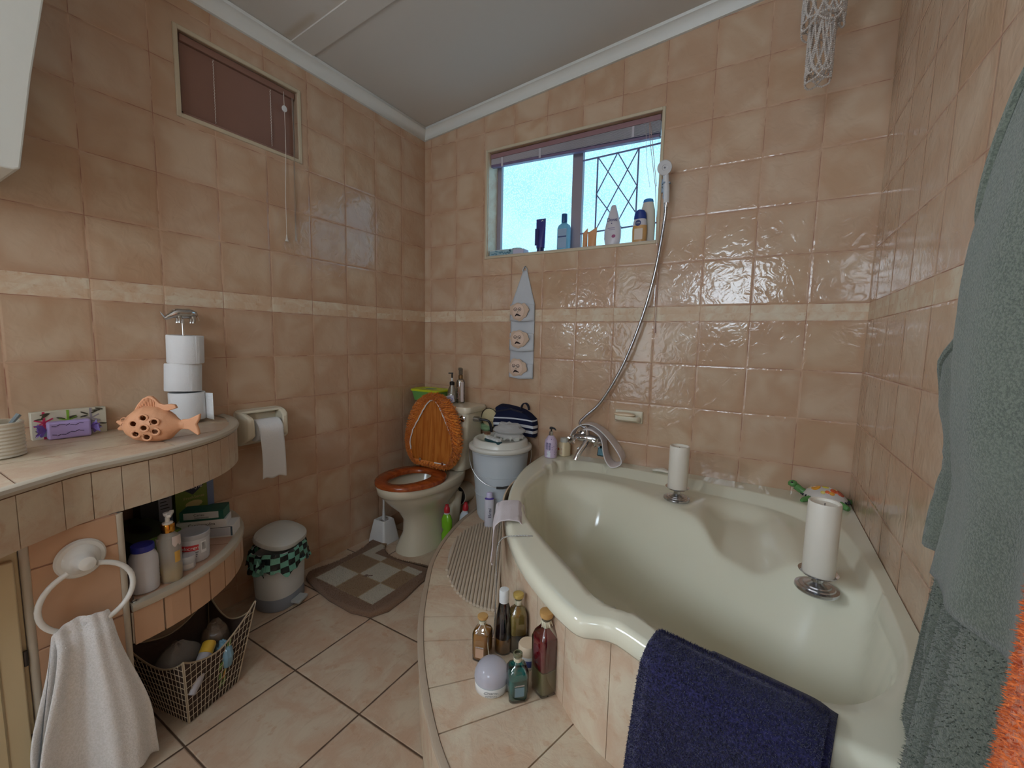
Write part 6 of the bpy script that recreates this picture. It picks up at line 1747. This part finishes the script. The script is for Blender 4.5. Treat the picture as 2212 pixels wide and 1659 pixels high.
# ------------------------------------------------------------------ on the window sill
WS = H2[2]+.0045
t = thing('wipes_box', 'low box with a blue leafy pattern at the left end of the window sill', 'box', (.563, .052, WS))
G().box(-.080, .080, -.030, .030, 0, .034).obj('carton', M('pattern_blue', c(150, 180, 190), .5), t, bevel=.001)
g = G()
for i in range(14):
    x = random.uniform(-.07, .07); z = random.uniform(.006, .027); g.obox(x, -.0304, z, .018, .0006, .006, 0, random.uniform(-.8, .8))
g.obj('leaf_print', M('leaf_blue', c(96, 140, 160), .6), t, smooth=False)
G().box(-.080, .080, -.0306, -.030, .030, .034).obj('top_band', M('pale_band', c(196, 206, 210), .5), t, smooth=False)
t = thing('soap_packet', 'pale rounded packet lying on and beside the low patterned box', 'packet', (.665, .048, WS))
G().box(-.020, .050, -.030, .030, 0, .028).obj('carton', M('lilac_card', c(190, 186, 208), .5), t, bevel=.002)
G().lathe([(.0, .028), (.030, .029), (.026, .038), (0, .043)], 24, (-.01, 0, 0), sx=1.2, sy=.8).obj('bar', M('soap_glass', c(176, 196, 200), .2), t)
t = thing('toothpaste_tube', 'violet blue tube standing on its cap with the crimped end up on the window sill', 'tube', (.802, .055, WS))
M_VB = M('violet_blue_tube', c(52, 56, 130), .35)
G().lathe([(.019, 0), (.020, .002), (.020, .026), (.018, .028)], 24).obj('cap', M('dark_blue_cap', c(30, 34, 84), .35), t)
rr = []
for z, hx, hy in ((.028, .024, .020), (.06, .026, .019), (.11, .028, .013), (.15, .029, .006), (.165, .029, .0015), (.185, .029, .0015)):
    rr.append([(hx*cos(2*pi*k/24), hy*sin(2*pi*k/24), z) for k in range(24)])
G().rings(rr).obj('body', M_VB, t)
g = G().obox(-.014, -.021, .085, .022, .002, .090).obj('label', M('label_deepblue', c(34, 38, 104), .4), t, bevel=.001)
G().tube([(.004, -.004, .170), (.010, -.0045, .176), (.016, -.004, .171)], .0022, 6).obj('mark', M_WHITE, t)
t = thing('mouthwash_bottle', 'pale blue square shouldered mouthwash bottle in the middle of the window sill', 'bottle', (.942, .055, WS))
M_PB = MMilky('pale_blue_plastic', c(86, 160, 196), .75, .15)
G().lathe([(.033, 0), (.036, .004), (.036, .118), (.030, .134), (.016, .144), (.014, .150)], 36, e=3.2, sy=.62).obj('body', M_PB, t)
G().lathe([(.0145, .148), (.0155, .151), (.0150, .190), (.0140, .193), (0, .1932)], 24).obj('cap', M('blue_teal_cap', c(36, 84, 140), .35), t)
G().box(-.025, .025, -.0245, -.0236, .012, .112).obj('label', M('label_lilac', c(150, 176, 206), .5), t, smooth=False)
G().box(-.025, .025, -.0252, -.0246, .068, .075).obj('label_stripe', M('stripe_navy', c(60, 80, 130), .5), t, smooth=False)
for px_, tilt_, lb in ((1.066, -.12, 'orange cream sachet with a torn top on the window sill'), (1.105, .10, 'wider orange sachet to the right of the torn one on the sill')):
    t = thing('sachet', lb, 'sachet', (px_, .050, WS))
    w2 = .013 if px_ < 1.08 else .023
    rr = [[(w2*cx_*(1 if z < .06 else 1.05), hy*cy_, z+(.012*cx_ if z > .07 else 0)) for cx_, cy_ in [(cos(2*pi*k/16), sin(2*pi*k/16)) for k in range(16)]] for z, hy in ((0, .012), (.02, .013), (.05, .009), (.078, .003), (.092, .001))]
    G().rings(rr).obj('foil', M('peach_foil', c(224, 164, 118), .35, nscale=30, namp=.2), t)
t = thing('body_wash_bottle', 'white teardrop body wash bottle with lettering on the window sill', 'bottle', (1.212, .052, WS))
rr = []
for z, hx in ((0, .032), (.006, .036), (.04, .043), (.075, .043), (.11, .036), (.15, .026), (.18, .017), (.195, .013), (.200, .010)):
    rr.append([(hx*cos(2*pi*k/36), min(.022, hx*.62)*sin(2*pi*k/36), z) for k in range(36)])
M_WB = M('soft_white_bottle', c(210, 206, 214), .3)
G().rings(rr).obj('body', M_WB, t)
text('Dove', .024, (0.002, -.0235, .125), (R(90), 0, 0), M('ink_indigo', c(60, 60, 130), .5), t, ext=.0003)
G().ball(0, -.0222, .108, .003, 8, 6).obj('emblem', M('ink_indigo', c(60, 60, 130), .5), t)
g = G().lathe([(.010, 0), (0, .001)], 16).xform(lambda x, y, z: (.012+x, -.0222-z, .045+y*.8)).lathe([(.009, 0), (0, .001)], 16).xform(lambda x, y, z: (x, y, z))
g.obj('almond_print', M('plum_print', c(150, 80, 120), .6), t)
g = G().box(-.020, .016, -.0226, -.0222, .084, .087).box(-.014, .018, -.0226, -.0222, .076, .078)
g.obj('small_print', M('print_mauve', c(150, 140, 180), .6), t, smooth=False)
t = thing('shampoo_bottle', 'tall white shampoo bottle with a blue flip top at the right end of the sill', 'bottle', (1.376, .078, WS))
rr = [[(hx*cos(2*pi*k/36), .019*sin(2*pi*k/36)*min(1, hx/.03), z) for k in range(36)] for z, hx in ((0, .034), (.006, .037), (.10, .038), (.16, .034), (.198, .024))]
G().rings(rr).obj('body', M('cream_white_bottle', c(214, 208, 196), .3), t)
G().rings([[(hx*cos(2*pi*k/30), hx*.7*sin(2*pi*k/30), z) for k in range(30)] for z, hx in ((.198, .0245), (.202, .025), (.212, .022), (.216, .014))]).obj('cap', M('sky_blue_cap', c(60, 130, 200), .3), t)
t = thing('body_wash_bottle', 'squat amber body wash bottle with a blue cap in front of the tall white shampoo', 'bottle', (1.350, .040, WS))
rr = [[(hx*cos(2*pi*k/36), .019*sin(2*pi*k/36), z) for k in range(36)] for z, hx in ((0, .030), (.005, .034), (.06, .036), (.082, .034))]
G().rings(rr).obj('body', M('honey_wash', c(206, 160, 104), .25), t)
G().rings([[(hx*cos(2*pi*k/36), .0185*sin(2*pi*k/36), z) for k in range(36)] for z, hx in ((.0825, .034), (.10, .032), (.112, .028))]).obj('shoulder', M_WB, t)
G().rings([[(hx*cos(2*pi*k/36), .0185*sin(2*pi*k/36), z) for k in range(36)] for z, hx in ((.1125, .029), (.120, .030), (.142, .027), (.152, .020), (.155, .010))]).obj('cap', M('deep_blue_cap', c(30, 60, 140), .3), t)
G().lathe([(.014, 0), (.0135, .0008), (0, .001)], 24).xform(lambda x, y, z: (-.004+x, -.0195-z, .092+y)).obj('round_badge', M('badge_blue', c(24, 44, 110), .4), t)
text('NIVEA', .0075, (-.004, -.0212, .092), (R(90), 0, 0), M_WHITE, t, ext=.0001)
G().box(-.020, .020, -.0198, -.0190, .014, .066).obj('label', M('label_cream', c(222, 206, 190), .5), t, smooth=False)

# ------------------------------------------------------------------ on the bath deck by the tap
t = thing('lotion_bottle', 'lilac floral lotion bottle with a black pump on the left end of the bath deck', 'bottle', (.985, -.118, TZ+.001))
a = face_cam(.985, -.118)
G().lathe([(.030, 0), (.033, .004), (.0335, .07), (.031, .090), (.020, .108), (.013, .116)], 36).obj('body', M('lilac_floral', c(206, 188, 214), .3, nscale=40, namp=.12), t)
G().lathe([(.011, .113), (.0105, .138), (.006, .140)], 20).obj('collar', M_CHROME, t)
g = G().tube([(0, 0, .139), (0, 0, .152)], .004, 10).lathe([(.010, .150), (.011, .153), (.009, .160), (0, .162)], 16).tube([(0, 0, .156), (.020*cos(a+.9), .020*sin(a+.9), .155), (.030*cos(a+.9), .030*sin(a+.9), .148)], [.006, .005, .003], 10)
g.obj('pump_head', M_BPL, t)
g = G()
for i in range(9):
    an = a-.85+.085*i+(.10 if i > 4 else 0); patch(g, .0338, .045, .082, an, an+.045, 2)
g.obj('printed_columns', M('ink_slate', c(90, 96, 140), .6), t, smooth=False)
g = G()
for i in range(30): an = a+random.uniform(-.9, 1.3); z = random.uniform(.01, .105); g.ball((.0333 if z < .085 else .026)*cos(an), (.0333 if z < .085 else .026)*sin(an), z, random.uniform(.0012, .0024), 5, 4)
g.obj('flower_print', M('violet_flower', c(96, 72, 130), .6), t)
patch(G(), .0339, .006, .040, a-.6, a-.05, 6).obj('label', M('label_pale', c(222, 226, 236), .5), t)
t = thing('bath_salts_jar', 'square jar of cream bath salts with an orange print beside the lotion bottle', 'jar', (1.030, -.048, TZ+.001), R(-28))
G().lathe([(.026, 0), (.029, .004), (.029, .058), (.022, .070), (.019, .074)], 36, e=4).obj('body', M('salts_cream', c(224, 206, 170), .3), t)
G().lathe([(.0205, .073), (.021, .076), (.021, .092), (.019, .096), (0, .0965)], 24).obj('lid', MMilky('frosted_lid', c(206, 206, 196), .7), t)
G().box(-.020, .020, -.0285, -.0280, .010, .054).obj('label', M('label_warm', c(232, 222, 200), .5), t, smooth=False)
G().lathe([(.012, 0), (0, .0006)], 20).xform(lambda x, y, z: (-.006+x, -.0286-z, .036+y)).obj('fruit_print', M('orange_print', c(206, 92, 40), .5), t)
g = G()
for i in range(5): g.box(.002, .018-.002*(i % 3), -.0289, -.0286, .014+i*.007, .016+i*.007)
g.obj('small_print', M('print_orange', c(190, 90, 50), .5), t, smooth=False)

# ------------------------------------------------------------------ shell mobile hanging from the ceiling
LX, LY = 2.003, -.325; LZ = zc(LX)+.052
lm = thing('shell_chandelier', 'tiered chandelier of whitish shell bead strings hanging from the ceiling at the upper right', 'light fitting', (LX, LY, LZ))
M_SHELL = M('shell_bead', c(206, 196, 188), .45, nscale=30, namp=.2)
G().tube([(0, 0, 0), (0, 0, -.30)], .002, 6).obj('cord', M_CORD, lm)
for r_, z_ in ((.086, -.165), (.056, -.30), (.035, -.405)):
    G().tube([(r_*cos(k*pi/18), r_*sin(k*pi/18), z_) for k in range(36)], .0028, 8, True).obj('hoop', M_SHELL, lm)
def beads(P, name, r=.0036):
    L = length(P); n = max(4, int(L/.0062)); g = G()
    for p in resample(P, n): g.lathe([(r*.1, -r*.9), (r, -r*.25), (r*.9, r*.35), (r*.1, r*.9)], 6, p)
    return g.obj(name, M_SHELL, lm)
def loops(r_, z0_, drop, n_, span):
    for k in range(n_):
        a0 = 2*pi*k/n_; a1 = a0+2*pi*span/n_
        P = []
        for i in range(15):
            u = i/14; rr_ = r_+.004*random.random(); an = a0+(a1-a0)*u
            # hanging loop: nearly vertical sides
            s_ = (u-.5)*2; z = -drop*(1-abs(s_)**2.6)*random.uniform(.99, 1.01)
            P.append((r_*cos(an), r_*sin(an), z0_+z))
        beads(P, 'bead_string')
loops(.088, -.165, .115, 13, 2.4)
loops(.084, -.165, .045, 7, 1.3)
loops(.058, -.285, .125, 13, 3.2)
loops(.057, -.285, .150, 5, 2.0)
loops(.036, -.395, .175, 11, 4.2)
loops(.035, -.395, .200, 4, 3.0)
# swags joining the hoops
for k in range(6):
    a0 = 2*pi*k/6+.2
    beads([((.086+(.057-.086)*u)*cos(a0+u*1.0), (.086+(.057-.086)*u)*sin(a0+u*1.0), -.165-.12*u-.05*sin(pi*u)) for u in [i/10 for i in range(11)]], 'swag')

# ------------------------------------------------------------------ robe and orange towel on the right wall
EDG = [(1.98, -1.40), (1.80, -1.315), (1.62, -1.285), (1.55, -1.295), (1.494, -1.305), (1.435, -1.272), (1.33, -1.235), (1.249, -1.205), (1.158, -1.198), (1.088, -1.214), (1.046, -1.250), (1.012, -1.278), (.962, -1.272), (.861, -1.235), (.769, -1.205), (.672, -1.180), (.567, -1.155), (.527, -1.170), (.43, -1.20), (.25, -1.20)]
def edge_y(z):
    for (za, ya), (zb2, yb) in zip(EDG, EDG[1:]):
        if z >= zb2:
            q = min(1, max(0, (za-z)/(za-zb2))); return ya+(yb-ya)*q
    return EDG[-1][1]
rb_ = thing('bathrobe', 'sage green towelling bathrobe hanging on the right wall', 'bathrobe', (2.17, -1.45, .3))
def robe(u, v):
    z = 1.98-1.75*v; ye = edge_y(z); s_ = .60*u; y = ye-s_
    d = .022+.048*ss(0, .022, s_)+.20*min(s_, .30)
    k = ss(.01, .10, s_)
    d += k*(.013*sin(y*30+.9*sin(z*2.3)+z*1.1)-.006) + .004*k*sin(y*67+z*3)
    f = y-(-1.300-.10*(1.06-z)); d += .016*exp(-(f/.016)**2)*ss(1.10, .95, z)
    f = y-(-1.40+.05*(z-1.0)); d += .018*exp(-(f/.020)**2)*ss(.25, .6, z)*ss(1.5, 1.1, z)
    if y > -1.375: z = max(z, TZ+.008+.004*sin(y*60))
    return (W-d, y, z)
G().grid(robe, 90, 170).obj('cloth', M_ROBE, rb_, world=True, solid=.009)
# overlapping front panel, whose hem runs down to the left and casts a dark gap
def panel(u, v):
    z = 1.98-1.08*v
    yh = edge_y(z)-.010-.20*ss(1.06, 1.34, z)
    p = robe(min(1, max(0, (edge_y(z)-(yh-.40*u))/.60)), v*1.08/1.75)
    return (p[0]-.016*(1-.6*ss(.3, 1, u))-.004*ss(0, .1, u), yh-.40*u, z)
G().grid(lambda u, v: (lambda p: (p[0], p[1], p[2]))(panel(u, v)), 40, 90).obj('front_panel', M_ROBE, rb_, world=True, solid=.008)
G().tube([tuple(Vector(panel(0, .30+k/60*.69))+Vector((-.004, .0, 0))) for k in range(61)], .0055, 8).obj('hem', M_ROBE, rb_, world=True)
for off in (.012, .026):
    P = []
    for k in range(50):
        z = 1.05-k/49*.78; u_ = (off+.008)/.60+.012*ss(.6, .3, z); p = robe(u_, (1.98-z)/1.75); P.append((p[0]-.006, p[1], p[2]))
    G().tube(P, .0022, 6).obj('seam', M_ROBE, rb_, world=True)
def rsurf(u, v):
    p = Vector(robe(u, v)); q = Vector(robe(min(1, u+.004), v)); r_ = Vector(robe(u, min(1, v+.003)))
    nr = (q-p).cross(r_-p); nr = nr.normalized() if nr.length > 1e-12 else Vector((-1, 0, 0))
    if nr.x > 0: nr = -nr
    return p+nr*.0044, nr
G().fuzz(lambda u, v: rsurf(u*.62, .16+.80*v), 42000, .0042, .0014, .45).obj('pile', M_ROBE, rb_, world=True, smooth=False)['kind'] = 'stuff'
G().lathe([(.0, 0), (.020, 0), (.020, .006), (.008, .010), (.006, .03), (.012, .045), (0, .048)], 16).xform(lambda x, y, z: (W-.0005-z, -1.55+x, 1.99+y)).obj('wall_hook', M_CHROME, rb_, world=True)
ot = thing('orange_towel', 'orange towel hanging in front of the green robe at the lower right edge', 'towel', (2.09, -1.68, .3))
def otp(u, v):
    z = 1.10-.80*v; ye = -1.662+.020*ss(1.0, .75, z)-.012*(z < .5)-.02*(z > 1.0)*(z-1.0)*10
    y = ye-.36*u; d = .150+.020*ss(0, .1, u)+.010*sin(y*40+z*3)
    d *= (.9+.1*ss(0, .05, u))
    return (W-d, y, z)
G().grid(otp, 40, 60).obj('cloth', M_ORNG, ot, world=True, solid=.010)
def osurf(u, v):
    p = Vector(otp(u, v)); return p+Vector((-.005, 0, 0)), Vector((-1, .25 if u < .05 else 0, 0)).normalized()
G().fuzz(lambda u, v: osurf(u*.5, v), 12000, .005, .0017, .7).obj('pile', M_ORNG, ot, world=True, smooth=False)['kind'] = 'stuff'
g = G().tube([(W-.0005, -1.84, 1.13), (W-.145, -1.84, 1.13)], .006, 10).tube([(W-.145, -1.72, 1.115), (W-.145, -2.10, 1.115)], .007, 10).tube([(W-.145, -1.84, 1.13), (W-.145, -1.84, 1.115)], .006, 10)
tag(g.obj('towel_rail', M_CHROME, loc=(W-.1, -1.84, 1.11)), 'chrome towel rail on the right wall holding the orange towel', 'towel rail')

# ------------------------------------------------------------------ details that belong to a part go one level deeper
SUB = {'flush_lever': 'cistern', 'inlet_valve': 'cistern', 'rubber_seal': 'waste_pipe', 'groove_shade_strip': 'cupboard_door', 'screw': 'cupboard_frame', 'barcode': 'barcode_label',
       'handle_grip': 'handle_wire', 'head_screw': 'head', 'lid_print': 'lid', 'diverter_knob': 'body', 'hose_nut': 'body', 'wick': 'wax', 'embroidered_mark': 'pile', 'ladder_tape': 'slats',
       'loop_handle': 'body', 'fin_ridges': 'dorsal_fin', 'flower_print': 'side_print', 'diamond': 'carton', 'gold_patch': 'carton', 'lines': 'panel', 'round_badge': 'shoulder', 'label_stripe': 'label',
       'small_print': 'label', 'dip_tube': 'body', 'pump_neck': 'pump_head', 'lip': 'glass', 'neck_band': 'glass', 'core': 'paper', 'lavender_print': 'bar', 'ribbon': 'carton', 'tufts': 'pile', 'pile': 'cloth',
       'seam': 'cloth', 'hem': 'front_panel', 'amber_strips': 'liner', 'green_strips': 'liner', 'trap': 'bowl', 'waste_spigot': 'bowl', 'boss': 'ring', 'emblem': 'body', 'mark': 'body'}
for root in [o for o in list(SC.objects) if o.parent is None]:
    kids = list(root.children); by = {}
    for k in kids: by.setdefault(k.name.split('.')[0], []).append(k)
    for k in kids:
        n_ = k.name.split('.')[0]; tgt = SUB.get(n_)
        if n_ == 'hinge': tgt = 'seat_lid' if 'seat_lid' in by else 'cupboard_door'
        if n_ == 'eye': tgt = 'head' if 'head' in by else None
        if n_ in ('spectacles', 'pupils', 'moustache', 'nose'):
            k.parent = by['face'][by[n_].index(k)]; continue
        if n_ == 'lettering': tgt = 'label' if 'label' in by else ('red_band' if 'red_band' in by else ('carton' if 'carton' in by else ('body' if 'body' in by else None)))
        if tgt in by and by[tgt][0] is not k and not k.children: k.parent = by[tgt][0]
